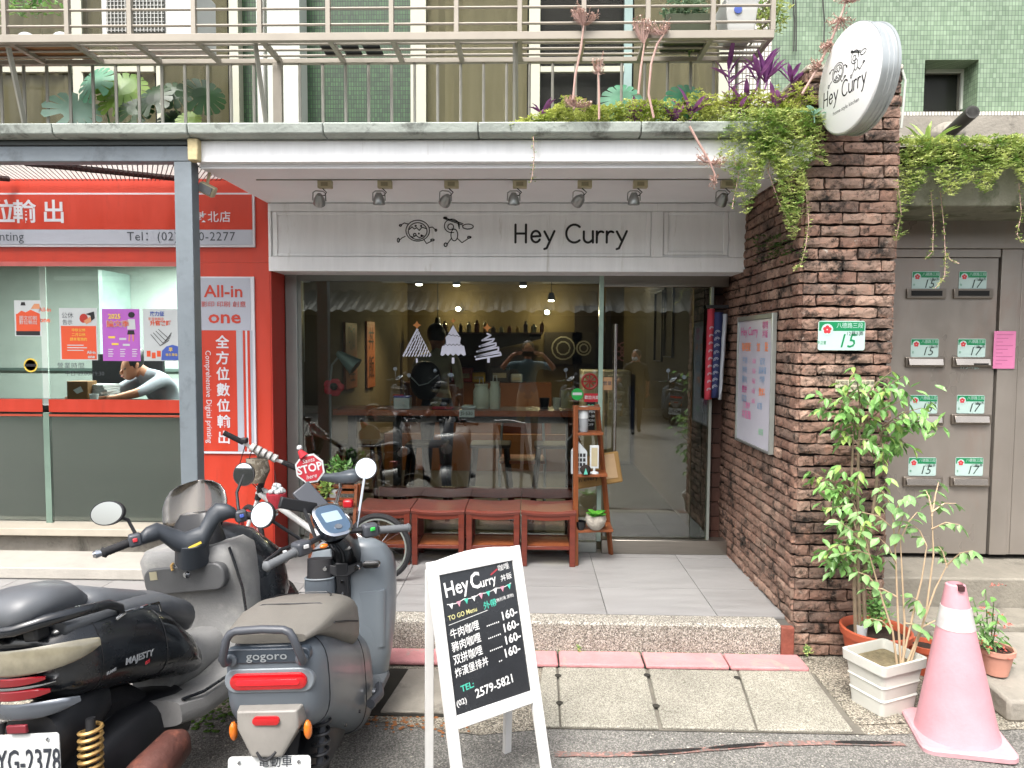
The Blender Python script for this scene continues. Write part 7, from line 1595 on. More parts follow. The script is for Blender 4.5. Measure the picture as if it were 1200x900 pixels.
mb = MB(); mb.loft([[c + Vector((w * cos(a), .05 * sin(a), 0)) for a in [2 * pi * k / 12 for k in range(12)]] for c, w in ((HC + Vector((0, -.03, -.02)), .07), (HC + Vector((.01, -.03, -.09)), .075), (HC + Vector((.0, -.03, -.17)), .05))]); mb.build('camo_bag', M('camo_cloth', '#5a5347', .9, var=.5, scale=30, col2='#8a8478', thr=.5, soft=.05), bc, smooth=True)
sv = P(399, 561, 4.2)
mb = MB(); rr = []
for x, hw, zz, th in ((-.14, .012, .012, .01), (-.12, .02, .016, .016), (-.06, .028, .015, .022), (0, .05, .02, .028), (.05, .072, .032, .035), (.09, .075, .036, .035), (.115, .05, .03, .02)):
    rr.append([sv + Vector((x * 1.1, hw * cos(a), zz - (.0 if sin(a) > 0 else th * .9) + th * .8 * sin(a))) for a in [2 * pi * k / 14 for k in range(14)]])
mb.loft(rr); mb.build('saddle', dk2, bc, smooth=True, ang=80)
mb = MB(); mb.tube([ST_, sv + Vector((0, 0, .0))], .013, 8); mb.build('saddle_clamp', chrome, bc, smooth=True)
mb = MB(); mb.box(P(408, 590, 4.12), (.06, .05, .05)); mb.build('tail_lamp', M('red_plastic', '#a51a24', .3), bc, bevel=.012)
for s, dz in ((1, -.1), (-1, .1)): 
    mb = MB(); mb.tube([BB + Vector((0, s * .06, 0)), BB + bdir * s * .1 + Vector((0, s * .07, dz))], .009, 6); mb.build('crank', chrome, bc); MB().box(BB + bdir * s * .1 + Vector((0, s * .11, dz)), (.07, .06, .02)).build('pedal', blkp, bc, bevel=.004)
mb = MB(); mb.lathe([(.06, -.002), (.06, .002)], BB + Vector((0, .05, 0)), 'Y', 24); mb.build('chainring', blkp, bc)
for k in range(3):
    mb = MB(); mb.tube([HL.lerp(HC, .5 * k), HC + Vector((-.12 + .05 * k, -.04, -.10)), HT + Vector((0, -.02, -.12))], .003, 5); mb.build('cable', blkp, bc, smooth=True)
# ---------------------------------------------------------------- christmas sign, ornament, plant stand
c = P(363, 549, 4.05); ss = thing('santa_stop_sign', 'red octagonal christmas stop sign on a stick beside the bicycle saddle', 'sign', (c.x, 4.05, ZP)); r8 = .093
RR = Matrix.Rotation(radians(-8), 3, 'Y')
def oc(r, y, k0=0): return [c + RR @ Vector((r * cos(pi / 8 + k * pi / 4), y, r * sin(pi / 8 + k * pi / 4))) for k in range(8)]
mb = MB(); mb.loft([oc(r8, .006), oc(r8, -.0)]); mb.build('board', pw, ss); mb = MB(); mb.loft([oc(r8 * .88, -.0005), oc(r8 * .88, -.003)]); mb.build('red_face', M('sign_red2', '#a32733', .5), ss)
kw = dict(ux=RR @ Vector((1, 0, .12)), uy=RR @ Vector((-.12, 0, 1)))
text('STOP', .068, pw, ss, c + Vector((0, -.0045, 0)), bold=.025, xs=.95, **kw); text('Santa', .036, pw, ss, c + Vector((-.008, -.0045, .048)), shear=.3, **kw); text('here', .036, pw, ss, c + Vector((.01, -.0045, -.048)), shear=.3, **kw)
mb = MB(); mb.tube([c + Vector((.01, .01, -.05)), Vector((c.x + .02, 4.06, ZP + .002))], .006, 6); mb.build('stick', lw, ss)
hp = P(351, 527, 4.06); mb = MB(); mb.tube([c + Vector((-.035, .006, .07)), hp + Vector((0, 0, -.005))], [.03, .014], 12); mb.build('santa_hat', M('hat_red', '#a8202c', .8), ss, smooth=True); mb = MB(); mb.ell(hp + Vector((0, 0, .012)), (.017, .017, .017), 12, 8); mb.build('pom_pom', pw, ss, smooth=True)
c = P(324, 578, 4.1); t = thing('hanging_ornament', 'fluffy white and red cupcake shaped christmas ornament hanging by the bicycle', 'ornament', c)
mb = MB(); mb.lathe([(.035, -.09), (.06, -.02), (.06, .0)], c, n=20); mb.build('cup', M('stripe_red', '#9c2734', .7, var=.3, scale=60, aniso=(4, 4, .2)), t, smooth=True)
mb = MB(); 
for k in range(26):
    a = random.random() * 6.28; r = random.random() * .045; mb.ell(c + Vector((r * cos(a), r * sin(a), .01 + random.random() * .05 * (1 - r / .06))), (.017, .017, .015), 7, 5)
tag(mb.build('fluff', pw, t, smooth=True), kind='stuff')
mb = MB(); mb.tube([c + Vector((0, 0, .05)), P(322, 552, 4.2)], .002, 4); mb.build('string', blkp, t)
ps_ = thing('plant_stand', 'small brown wooden folding stand holding pots behind the bicycle saddle', 'stand', (P(392, 600, 4.6).x, 4.6, ZP))
xa, xb = P(368, 600, 4.6).x, P(417, 600, 4.6).x; zt = P(392, 568, 4.6).z; zm = P(392, 588, 4.6).z
for x in (xa, xb):
    stick((x, 4.5, ZP), (x, 4.62, zt), .022, .018, lw, ps_); stick((x + .012, 4.72, ZP), (x + .012, 4.64, zt), .022, .018, lw, ps_)
for z, y0, y1 in ((zm, 4.56, 4.66), (zm - .22, 4.53, 4.69), (zt - .01, 4.6, 4.66)): MB().bx(xa + .012, xb - .0, y0, y1, z - .015, z).build('shelf_board', lw, ps_)
for k in range(3): MB().bx(xa + .012, xb - .012, 4.585, 4.60, zm - .03 + .045 * k, zm - .015 + .045 * k).build('slat', lw, ps_)
# ================================================================ plants
rp_ = random.Random(11)
sedum = leafm('sedum_green', '#8fa03e', '#d0d480', .6, 9); sedum2 = leafm('vine_green', '#66883c', '#cfd68c', .5, 14); purple = leafm('purple_leaf', '#6b3470', '#a868ab', .45, 12)
mons = leafm('monstera_green', '#3f8560', '#7db394', .4, 5); monsp = leafm('monstera_pale', '#7fa893', '#a3c4b3', .4, 5); monsd = leafm('monstera_dark', '#173018', '#2c4f26', .35, 5); monsy = leafm('monstera_lime', '#5b8030', '#8aa84a', .4, 5)
stemp = M('pink_stem', '#a98a80', .7, var=.15, scale=20); flo = M('dry_pink_flower', '#c9aca0', .85, var=.25, scale=40); treeg = leafm('tree_leaf', '#4f8540', '#93bd70', .35, 5); treeg2 = leafm('tree_leaf_new', '#7ea048', '#adc474', .4, 6); shrubg = leafm('shrub_leaf', '#5c9150', '#a9c98c', .4, 7)
bark = M('grey_bark', '#7b6c58', .9, var=.25, scale=14, aniso=(4, 4, 1), bump=.6); palest = M('pale_stem', '#b39c80', .8, var=.15, scale=12)
def leaf4(mb, c, L_, W_, az, el, roll=0.0):
    R = Matrix.Rotation(az, 3, 'Z') @ Matrix.Rotation(-el, 3, 'Y') @ Matrix.Rotation(roll, 3, 'X')
    c = Vector(c); mb.add([c, c + R @ Vector((L_ * .5, W_ * .5, -.12 * L_)), c + R @ Vector((L_, 0, -.05 * L_)), c + R @ Vector((L_ * .5, -W_ * .5, -.12 * L_))], [(0, 1, 2, 3)])
def carpet(name, mat, samp, n, s):
    mb = MB()
    for i in range(n):
        c = samp(); k = rp_.randint(3, 4); a0 = rp_.random() * 6.3
        for j in range(k): leaf4(mb, c, s * rp_.uniform(.7, 1.3), s * rp_.uniform(.5, .8), a0 + 6.28 * j / k, rp_.uniform(-.2, .8), rp_.uniform(-.5, .5))
    return tag(mb.build(name, mat), kind='stuff')
def bumpy(x, y): return .5 + .5 * noise.noise(Vector((x * 7, y * 9, 3)))
xa, xb, xc = P(598, 150, 3.6).x, P(800, 150, 3.6).x, P(950, 150, 3.6).x
def s1():
    x = rp_.uniform(xa, xc); y = rp_.triangular(3.50, 3.95, 3.56); e = min(1, (x - xa) / .25); h = (.05 + .13 * bumpy(x, y)) * e * (1.35 if x > xb else 1)
    return Vector((x, y, 2.775 + h * rp_.random() ** .5 - (.03 * rp_.random() if y < 3.53 else 0)))
carpet('sedum_carpet', sedum, s1, 4600, .017)
def s2():      # cascade over the brick wall corner
    px = rp_.triangular(838, 972, 915); t = rp_.random() ** 1.1; end = 175 + 120 * max(0, noise.noise(Vector((px * .035, 7, 0))) + .45) * min(1, (px - 825) / 50) * (1.0 if px < 945 else .5)
    py = 128 + (end - 128) * t; Y = 3.50 + rp_.uniform(-.05, .10) - .03 * t; return P(px, py, Y)
carpet('trailing_ivy', sedum2, s2, 2700, .017)
def s3():
    px = rp_.uniform(1050, 1300); t = rp_.random() ** 1.2; end = 195 + 42 * (noise.noise(Vector((px * .03, 2, 0))) + .6) + (25 if px < 1085 else 0); py = 160 + 8 * noise.noise(Vector((px * .05, 5, 1))) + (end - 165) * t
    return P(px, py, 3.72 - .03 * t + rp_.uniform(-.04, .12 * (1 - t)))
carpet('hanging_ground_cover', sedum2, s3, 3500, .017)
def s4():
    px = rp_.uniform(1050, 1320); return P(px, 171 + 4 * rp_.random() - 14 * bumpy(px * .01, 1), rp_.uniform(3.7, 4.25))
carpet('sedum_carpet', sedum, s4, 2000, .017)
def s5():
    px = 905 + rp_.gauss(0, 12); return P(px, 288 + rp_.gauss(0, 9), PX(px, 288, 1.39).y - .0) if False else PX(px, 288 + rp_.gauss(0, 9), 1.38 - .03 * rp_.random())
carpet('wall_fern', leafm('fern_green', '#2c4a1c', '#4a6b28', .6, 20), s5, 90, .02)
MB().bx(1.88, 6.0, 3.80, 4.6, P(1100, 200, 3.9).z, P(1100, 178, 3.9).z).build('planting_bed', soilm, lin)
def vine(pts, n, lab, s=.018, mat=sedum2, Y=3.52):
    w = [P(x, y, Y - .02 * i) for i, (x, y) in enumerate(pts)]; t = thing('hanging_vine', lab, 'vine', w[0], group=None); mb = MB(); mb.tube(w, .0022, 4); mb.build('stem', stemp, t); mb = MB()
    for i in range(n):
        f = i / n * (len(w) - 1); k = int(f); c = w[k].lerp(w[k + 1], f - k) + Vector((rp_.gauss(0, .005), rp_.gauss(0, .006), rp_.gauss(0, .004)))
        for j in range(2): leaf4(mb, c, s * rp_.uniform(.7, 1.2), s * .7, rp_.random() * 6.3, rp_.uniform(-.3, .7))
    tag(mb.build('foliage', mat, t), kind='stuff'); return t
vine([(625, 160), (626, 185), (624, 205), (622, 214)], 22, 'thin short vine hanging over the white beam above the soffit spotlights', .014)
vine([(905, 170), (900, 200), (912, 235), (925, 262), (936, 270)], 60, 'trailing vine on brick wall ending left of the longest one')
vine([(936, 180), (944, 220), (948, 260), (944, 290), (938, 312), (930, 316)], 75, 'longest trailing vine hanging down the corner of brick wall')
vine([(858, 180), (866, 205), (860, 232), (858, 245)], 34, 'short vine curling down in front of the right end of the soffit')
vine([(1052, 210), (1056, 250), (1050, 280), (1060, 272)], 60, 'thick vine hanging at the right edge of brick pillar', Y=3.56)
vine([(1091, 225), (1094, 260), (1093, 295), (1084, 304)], 42, 'vine hanging above the top left mail slot, shorter of two', Y=3.75)
vine([(1102, 225), (1106, 262), (1108, 300), (1107, 325), (1096, 338)], 52, 'longest vine hanging down beside the upper number plate fifteen', Y=3.75)
vine([(1108, 296), (1114, 305), (1124, 309)], 14, 'tiny side vine curling right above the mail slots', Y=3.75)
vine([(1194, 215), (1197, 250), (1192, 275), (1198, 285)], 34, 'vine hanging at the right edge of the picture', Y=3.72)
# monstera leaves
def monstera(par, c, r, ux, uy, mat, slits=7, name='leaf'):
    ux = Vector(ux).normalized(); uy = Vector(uy).normalized(); nz = ux.cross(uy); mb = MB(); c = Vector(c)
    def q(x, y): return c + ux * (x * r) + uy * (y * r) + nz * (.12 * r * (1 - x * x) - .10 * r * y * y)
    for s in (-1, 1):
        for k in range(slits):
            a0 = radians(-78 + 170 * k / slits); a1 = radians(-78 + 170 * (k + .80) / slits); b0 = -.55 + 1.1 * k / slits; b1 = -.55 + 1.1 * (k + 1) / slits
            def edge(a): R_ = .95 * (1 - .18 * sin(a)) ; return (s * R_ * cos(a) * .95, R_ * sin(a) * 1.05)
            m0 = (s * .42 * cos(a0) , b0 * .6 + .42 * sin(a0) * .6); m1 = (s * .42 * cos(radians(-78 + 170 * (k + 1) / slits)), b1 * .6 + .42 * sin(radians(-78 + 170 * (k + 1) / slits)) * .6)
            e0, e1, em = edge(a0), edge(a1), edge((a0 + a1) / 2); em = (em[0] * 1.06, em[1] * 1.06)
            mb.add([q(0, b0), q(*m0), q(*m1), q(0, b1)], [(0, 1, 2, 3)]); mb.add([q(*m0), q(*e0), q(*em), q(*e1), q(*m1)], [(0, 1, 2, 3, 4)])
    o = mb.build(name, mat, par, smooth=False); return o
def mplant(lab, leaves, Y):
    t = thing('monstera_plant', lab, 'plant', P(leaves[0][0], 148, Y)); base = P(sum(l[0] for l in leaves) / len(leaves), 150, Y + .05)
    for px, py, r, rot, mat in leaves:
        c = P(px, py, Y + rp_.uniform(-.06, .06)); R = Matrix.Rotation(rot, 3, 'Y'); monstera(t, c, r, R @ Vector((1, .15, .1)), R @ Vector((.05, .45, .85)), mat)
        mb = MB(); mb.tube([base, (base + c) / 2 + Vector((0, .03, -.02)), c - R @ Vector((0, 0, r * .5))], .005, 5); mb.build('stalk', M('green_stalk', '#5d7f4a', .6), t)
mplant('big leaved monstera behind the railing at left, one leaf pale green', [(90, 130, .135, .9, monsp), (113, 97, .12, -.5, mons), (147, 103, .13, .5, monsy), (137, 120, .09, .2, monsy), (160, 128, .10, .3, monsd)], 3.86)
mplant('dark leaved monstera behind the railing left of the white post', [(182, 115, .11, -.2, monsd), (205, 110, .10, .5, monsd), (240, 113, .12, 1.1, monsd), (222, 140, .07, .3, monsy), (200, 140, .08, 0, monsd)], 3.92)
mplant('bluish green monstera with one broad split leaf above the white fascia', [(727, 118, .135, .0, mons)], 3.80)
mplant('monstera pair behind the purple plants near the pillar', [(803, 116, .12, .3, mons), (785, 135, .10, -.5, mons), (815, 130, .08, .7, mons)], 3.80)
# purple tradescantia clumps
def spiky(px, py, Y, n, L_, lab, spread=1.0, k=1, mat=purple, cat='plant', name='purple_plant'):
    c0 = P(px, py, Y); t = thing(name, lab, cat, c0)
    for h in range(k):
        c1 = c0 + Vector((rp_.gauss(0, .04 * k), rp_.uniform(-.03, .05), 0)); top = c1 + Vector((rp_.gauss(0, .02), 0, .05 * h + .03)); mb = MB(); mb.tube([c1 - Vector((0, 0, .03)), top], .004, 5); mb.build('stem', mat, t)
        for i in range(n):
            az = i * 2.4 + rp_.random(); el = rp_.uniform(.5, 1.25) * spread; R = Matrix.Rotation(az, 3, 'Z') @ Matrix.Rotation(-el, 3, 'Y'); L2 = L_ * rp_.uniform(.7, 1.15); w = .014
            L2 *= 1.2; base = c1.lerp(top, i / n); pts = [base + R @ Vector(q) for q in ((0, -w * .5, 0), (L2 * .4, -w, -.004), (L2 * .75, -w * .7, -.012), (L2, 0, -.03), (L2 * .75, w * .7, -.012), (L2 * .4, w, -.004), (0, w * .5, 0), (L2 * .4, 0, -.011), (L2 * .75, 0, -.018))]
            mb = MB(); mb.add(pts, [(0, 1, 7), (1, 2, 8, 7), (2, 3, 8), (8, 3, 4), (7, 8, 4, 5), (0, 7, 5, 6)]); mb.build('leaf', mat, t)
    return t
spiky(636, 134, 3.62, 7, .075, 'small purple plant at the left end of the green ledge carpet')
spiky(741, 138, 3.60, 8, .10, 'purple spiky plant in front of the broad monstera leaf', k=1); spiky(781, 143, 3.58, 8, .09, 'small purple plant low between two monstera plants', k=1)
spiky(826, 138, 3.60, 9, .12, 'largest purple clump on the ledge near the brick wall', k=3); spiky(857, 134, 3.62, 7, .09, 'purple plant tuft right of the largest purple clump', k=1)
spiky(905, 100, 3.60, 9, .13, 'tall purple spiky plant beside the cage end and the pillar', k=3); spiky(884, 128, 3.58, 8, .10, 'low purple plant under the tall purple one', k=1)
spiky(935, 95, 3.66, 8, .12, 'purple plant right behind the tall one, touching the pillar', k=1); spiky(1126, 171, 3.85, 5, .045, 'tiny purple plant on the planter over the mailbox door')
spiky(1078, 172, 3.80, 7, .15, 'bright green broad leaved plant beside the round sign', mat=treeg2, name='green_plant'); spiky(962, 135, 3.45, 5, .06, 'few pale green leaves growing from the pillar by the round sign', mat=monsp, name='green_plant')
# tall dry flower stalks
def stalk(pts, heads, lab, Y=3.455, s=.012, n=46, sp=.05):
    w = [P(x, y, Y) for x, y in pts]; t = thing('flower_stalk', lab, 'flower', w[0]); mb = MB(); mb.tube(w, [.006] * (len(w) - 1) + [.004], 6); mb.build('stem', stemp, t, smooth=True); mb = MB(); st2 = MB()
    for hx_, hy, rx_, ry_ in heads:
        c = P(hx_, hy, Y); nw = min(w, key=lambda a_: (a_ - c).length)
        for i in range(n):
            q = c + Vector((rp_.uniform(-1, 1) * rx_, rp_.gauss(0, .015), rp_.gauss(0, .4) * ry_)); st2.tube([nw, (nw + q) / 2 + Vector((0, 0, -.01)), q], .0012, 3, cap=False)
            for j in range(3): leaf4(mb, q, s * rp_.uniform(.6, 1.3), s * .6, rp_.random() * 6.3, rp_.uniform(-.6, 1.2))
    tag(st2.build('branchlets', stemp, t), kind='stuff'); tag(mb.build('flowers', flo, t), kind='stuff')
stalk([(671, 122), (674, 90), (681, 55), (684, 30)], [(677, 14, .03, .03), (690, 17, .05, .025)], 'leftmost tall pink dry flower stalk reaching above the cage rail')
stalk([(702, 140), (702, 110), (701, 84)], [(701, 76, .03, .05)], 'short dry flower stalk between the tall ones'); stalk([(672, 128), (674, 124)], [(668, 118, .03, .025), (682, 121, .045, .03)], 'dried flower tuft low on the green carpet')
stalk([(766, 138), (760, 110), (763, 75), (770, 52), (778, 40)], [(770, 32, .07, .035)], 'tall stalk with the widest pinkish flower head', n=60); stalk([(748, 110), (751, 80), (755, 52)], [(752, 28, .05, .03)], 'tall stalk just left of the widest flower head')
stalk([(940, 110), (958, 80), (975, 45), (985, 20), (992, 0)], [(985, 26, .06, .05), (992, -2, .06, .04), (957, 76, .03, .03), (968, 55, .03, .03)], 'tall tangled pink stalks between the pillar and round sign', n=60)
stalk([(808, 148), (820, 170), (832, 190), (838, 205)], [(836, 212, .02, .04), (822, 185, .03, .05), (843, 190, .03, .03)], 'dry pink stalk drooping over the white beam', n=30)
# pots in the cage
def blob_plant(name, lab, c, r, n, s, mat, stems=None):
    t = thing(name, lab, 'plant', c); mb = MB()
    for i in range(n):
        d = Vector((rp_.gauss(0, 1), rp_.gauss(0, 1), rp_.gauss(0, 1))).normalized() * (rp_.random() ** .4); q = Vector(c) + Vector((d.x * r[0], d.y * r[1], d.z * r[2]))
        leaf4(mb, q, s * rp_.uniform(.6, 1.3), s * .55, rp_.random() * 6.3, rp_.uniform(-.5, 1.2))
    tag(mb.build('foliage', mat, t), kind='stuff'); mb = MB()
    for i in range(6): mb.tube([Vector(c) - Vector((0, 0, r[2] * 1.2)), Vector(c) + Vector((rp_.gauss(0, .4) * r[0], 0, r[2] * .6))], .003, 4)
    tag(mb.build('stems', M('green_stalk', '#5d7f4a', .6), t), kind='stuff'); return t
blob_plant('succulent', 'grey green succulent spilling from the dark planter in the cage', P(803, 12, 3.62), (.12, .08, .08), 420, .035, leafm('grey_succulent', '#5f7a5f', '#93a88a', .6, 14)); blob_plant('bushy_plant', 'light green plant at the right end of the window cage', P(905, 14, 3.66), (.09, .08, .12), 300, .03, sedum2)
blob_plant('succulent', 'leafy green plant drooping below the planter in the cage', P(808, 50, 3.70), (.08, .05, .06), 150, .03, sedum2); blob_plant('bushy_plant', 'wispy green plant at the top left end of the window cage', P(25, 6, 3.7), (.25, .1, .05), 160, .04, treeg)
# instanced leaves for the potted trees
def leafmesh(name, L_, W_, mat):
    vs = [(0, 0, 0), (L_ * .3, W_ * .42, -.004), (L_ * .65, W_ * .40, -.010), (L_, 0, -.028), (L_ * .65, -W_ * .40, -.010), (L_ * .3, -W_ * .42, -.004), (L_ * .3, 0, -.010), (L_ * .65, 0, -.018)]
    me = bpy.data.meshes.new(name); me.from_pydata(vs, [], [(0, 1, 6), (1, 2, 7, 6), (2, 3, 7), (7, 3, 4), (6, 7, 4, 5), (0, 6, 5)]); me.materials.append(mat); return me
lm1 = leafmesh('leaf', .058, .033, treeg); lm2 = leafmesh('leaf', .050, .028, treeg2); lm3 = leafmesh('leaf', .056, .040, shrubg); lm4 = leafmesh('leaf', .042, .030, shrubg)
tree = thing('potted_tree', 'slender potted tree with glossy compound leaves climbing before the brick pillar', 'tree', (1.755, 3.415, .2))
B_ = Vector((1.68, 3.37, .2)); stems = [[(1003, 745), (1001, 690), (1003, 620), (998, 560), (1000, 505)], [(1008, 745), (1006, 690), (1005, 600), (1006, 520), (1010, 470)], [(1014, 745), (1012, 680), (1022, 610), (1030, 540), (1034, 500)]]
for sx in stems:
    w = [P(x, y, 3.36) for x, y in sx]; mb = MB(); mb.tube(w, [.010, .009, .008, .006, .004], 8); mb.build('trunk', bark, tree, smooth=True)
nl = 0
def spray(par, p0, p1, Y, n, ms, sc=1.0, droop=.25, stem=bark):
    """a compound twig: paired leaves along a drooping rachis"""
    global nl
    a = P(*p0, Y); b = P(*p1, Y + rp_.uniform(-.10, .06)); mid = (a + b) / 2 + Vector((0, 0, .02)); mb = MB(); mb.tube([a, mid, b], [.004, .003, .0015], 5); mb.build('twig', stem, par)
    d = (b - a).normalized(); az = atan2(d.y, d.x)
    for i in range(n):
        f = .3 + .7 * (i // 2) / max(1, (n - 1) // 2); c = a.lerp(mid, f * 2) if f < .5 else mid.lerp(b, f * 2 - 1); s_ = 1 if i % 2 else -1
        if i == n - 1: s_ = 0
        inst(rp_.choice(ms), 'leaf', par, c, (rp_.uniform(-.5, .5), droop + rp_.uniform(-.35, .5), az + s_ * 1.0 + rp_.uniform(-.3, .3)), (sc * rp_.uniform(.8, 1.15),) * 3)
for a, b in [((1010, 470), (985, 448)), ((1010, 470), (1045, 435)), ((1010, 490), (955, 462)), ((1005, 500), (962, 480)), ((1010, 480), (1060, 440)), ((1008, 500), (985, 470)), ((1010, 500), (1055, 470)), ((1034, 500), (1080, 478)), ((1034, 505), (1105, 500)), ((1034, 500), (1090, 495)),
             ((1030, 510), (1070, 525)), ((1005, 520), (975, 500)), ((1003, 510), (1000, 475)), ((1012, 500), (1030, 460)), ((1030, 510), (1060, 490)), ((1006, 515), (1028, 525)), ((1000, 510), (985, 520)), ((1034, 520), (1035, 545)), ((1008, 470), (1000, 430)), ((1020, 480), (1040, 455)), ((1005, 490), (1010, 460)),
             ((1003, 590), (950, 552)), ((1003, 590), (962, 570)), ((1003, 585), (985, 545)), ((1002, 580), (1008, 552)), ((1002, 600), (975, 595)), ((1003, 600), (955, 558)), ((1022, 610), (1040, 560)), ((1003, 620), (990, 585)),
             ((1003, 640), (968, 645)), ((1003, 650), (960, 650)), ((1005, 640), (990, 610)), ((1005, 640), (1015, 610))]:
    spray(tree, a, b, 3.33, 8 if nl < 280 else 0, (lm1, lm1, lm2)); nl += 8
mb = MB(); nfs = 0
for k in range(330):
    cx_l = rp_.choice(((1035, 462, 45, 18), (985, 478, 28, 22), (1075, 490, 30, 18), (1010, 500, 30, 16), (975, 570, 24, 22), (1000, 620, 26, 24), (985, 650, 20, 16), (1040, 520, 24, 14), (1015, 660, 22, 20)))
    c = P(cx_l[0] + rp_.gauss(0, .5) * cx_l[2], cx_l[1] + rp_.gauss(0, .5) * cx_l[3], 3.38 + rp_.gauss(0, .05)); az = rp_.random() * 6.3; el = -rp_.uniform(.0, .8); R = Matrix.Rotation(az, 3, 'Z') @ Matrix.Rotation(-el, 3, 'Y') @ Matrix.Rotation(rp_.uniform(-.5, .5), 3, 'X'); me = lm1 if k % 3 else lm2
    mb.add([c + R @ v.co for v in me.vertices], [tuple(p.vertices) for p in me.polygons])
tag(mb.build('foliage', treeg, tree), kind='stuff')
# shrub in the white planter
shrub = thing('potted_shrub', 'thin pale stemmed shrub with round leaves growing in the white planter', 'shrub', (1.635, 3.10, .21))
roots = [(1052, 785), (1056, 786), (1060, 785), (1055, 783), (1064, 786)]
sh_st = [[(1052, 785), (1046, 740), (1030, 690), (1016, 640)], [(1056, 786), (1052, 720), (1050, 660), (1046, 600)], [(1058, 785), (1060, 730), (1057, 670), (1055, 632)], [(1060, 785), (1080, 735), (1096, 690), (1110, 662)], [(1064, 786), (1085, 720), (1094, 650), (1092, 600)], [(1055, 785), (1070, 720), (1080, 680), (1086, 640)]]
for sx in sh_st:
    w = [P(x, y, 3.08) for x, y in sx]; mb = MB(); mb.tube(w, [.0055, .0045, .0035, .002], 6); mb.build('trunk', palest, shrub, smooth=True)
for a, b in [((1016, 645), (985, 612)), ((1016, 640), (1000, 590)), ((1020, 650), (985, 650)), ((1046, 600), (1030, 572)), ((1046, 605), (1065, 580)), ((1048, 620), (1010, 600)), ((1055, 632), (1075, 600)), ((1092, 600), (1085, 575)), ((1092, 600), (1120, 590)), ((1092, 605), (1100, 565)), ((1092, 620), (1125, 615)),
             ((1110, 662), (1140, 645)), ((1110, 665), (1100, 640)), ((1086, 640), (1070, 615)), ((1050, 660), (1030, 630)), ((1052, 700), (1015, 690)), ((1085, 720), (1070, 700)), ((1060, 730), (1090, 745)), ((1046, 740), (1020, 725)), ((1030, 690), (1005, 670)), ((1080, 735), (1110, 730)), ((1050, 640), (1060, 600))]:
    spray(shrub, a, b, 3.08, 6, (lm3, lm3, lm4), 1.0, .1, palest)
# second small plant in the tub
blob_plant('bushy_plant', 'small bushy green plant in the terracotta tub right of the trunks', P(1028, 715, 3.42), (.07, .06, .09), 240, .03, treeg)
# flowering plant right of the cone
fp = thing('flowering_plant', 'green plant with small salmon pink flower heads right of the traffic cone', 'plant', (2.20, 3.19, .24))
for a, b in [((1158, 775), (1140, 700)), ((1158, 775), (1155, 690)), ((1160, 775), (1170, 720)), ((1158, 775), (1178, 745)), ((1160, 780), (1180, 775)), ((1158, 770), (1145, 740)), ((1160, 775), (1165, 700)), ((1160, 770), (1150, 720))]:
    spray(fp, a, b, 3.18, 9, (lm4, lm4, lm1), .8, .0, M('green_stalk', '#5d7f4a', .6))
pkf = M('salmon_petal', '#c4574a', .7, var=.2, scale=30)
for px, py in ((1162, 687), (1172, 685), (1150, 713), (1160, 720), (1168, 730), (1178, 735), (1185, 733), (1150, 752), (1158, 760), (1176, 762), (1182, 770), (1165, 745), (1174, 725)):
    c = P(px, py, 3.12); mb = MB()
    for j in range(9): leaf4(mb, c + Vector((rp_.gauss(0, .007), rp_.gauss(0, .006), rp_.gauss(0, .004))), .012, .008, rp_.random() * 6.3, rp_.uniform(0, 1))
    mb.build('flower_head', pkf, fp)
blob_plant('weed', 'little weed growing at the corner of the platform by the terracotta tile', P(946, 762, 3.52), (.025, .02, .03), 40, .018, sedum2)
blob_plant('weed', 'tiny weed on the pink kerb below the pebble step', P(678, 760, 3.54), (.012, .01, .02), 16, .014, sedum2)
blob_plant('potted_herb', 'bright green leafy herb standing behind the bicycle saddle', P(397, 548, 4.63), (.09, .05, .06), 130, .05, treeg); blob_plant('potted_herb', 'pale leafed plant in the pot on the wooden stand', P(382, 572, 4.58), (.04, .04, .06), 60, .045, treeg2)
t = thing('plant_pot', 'small white pot on the wooden stand behind the bicycle', 'pot', P(392, 580, 4.62)); c = P(392, 587, 4.62); MB().lathe([(.03, 0), (.042, .085), (.036, .085), (.03, .05)], c, n=16).build('pot', pw, t, smooth=True)
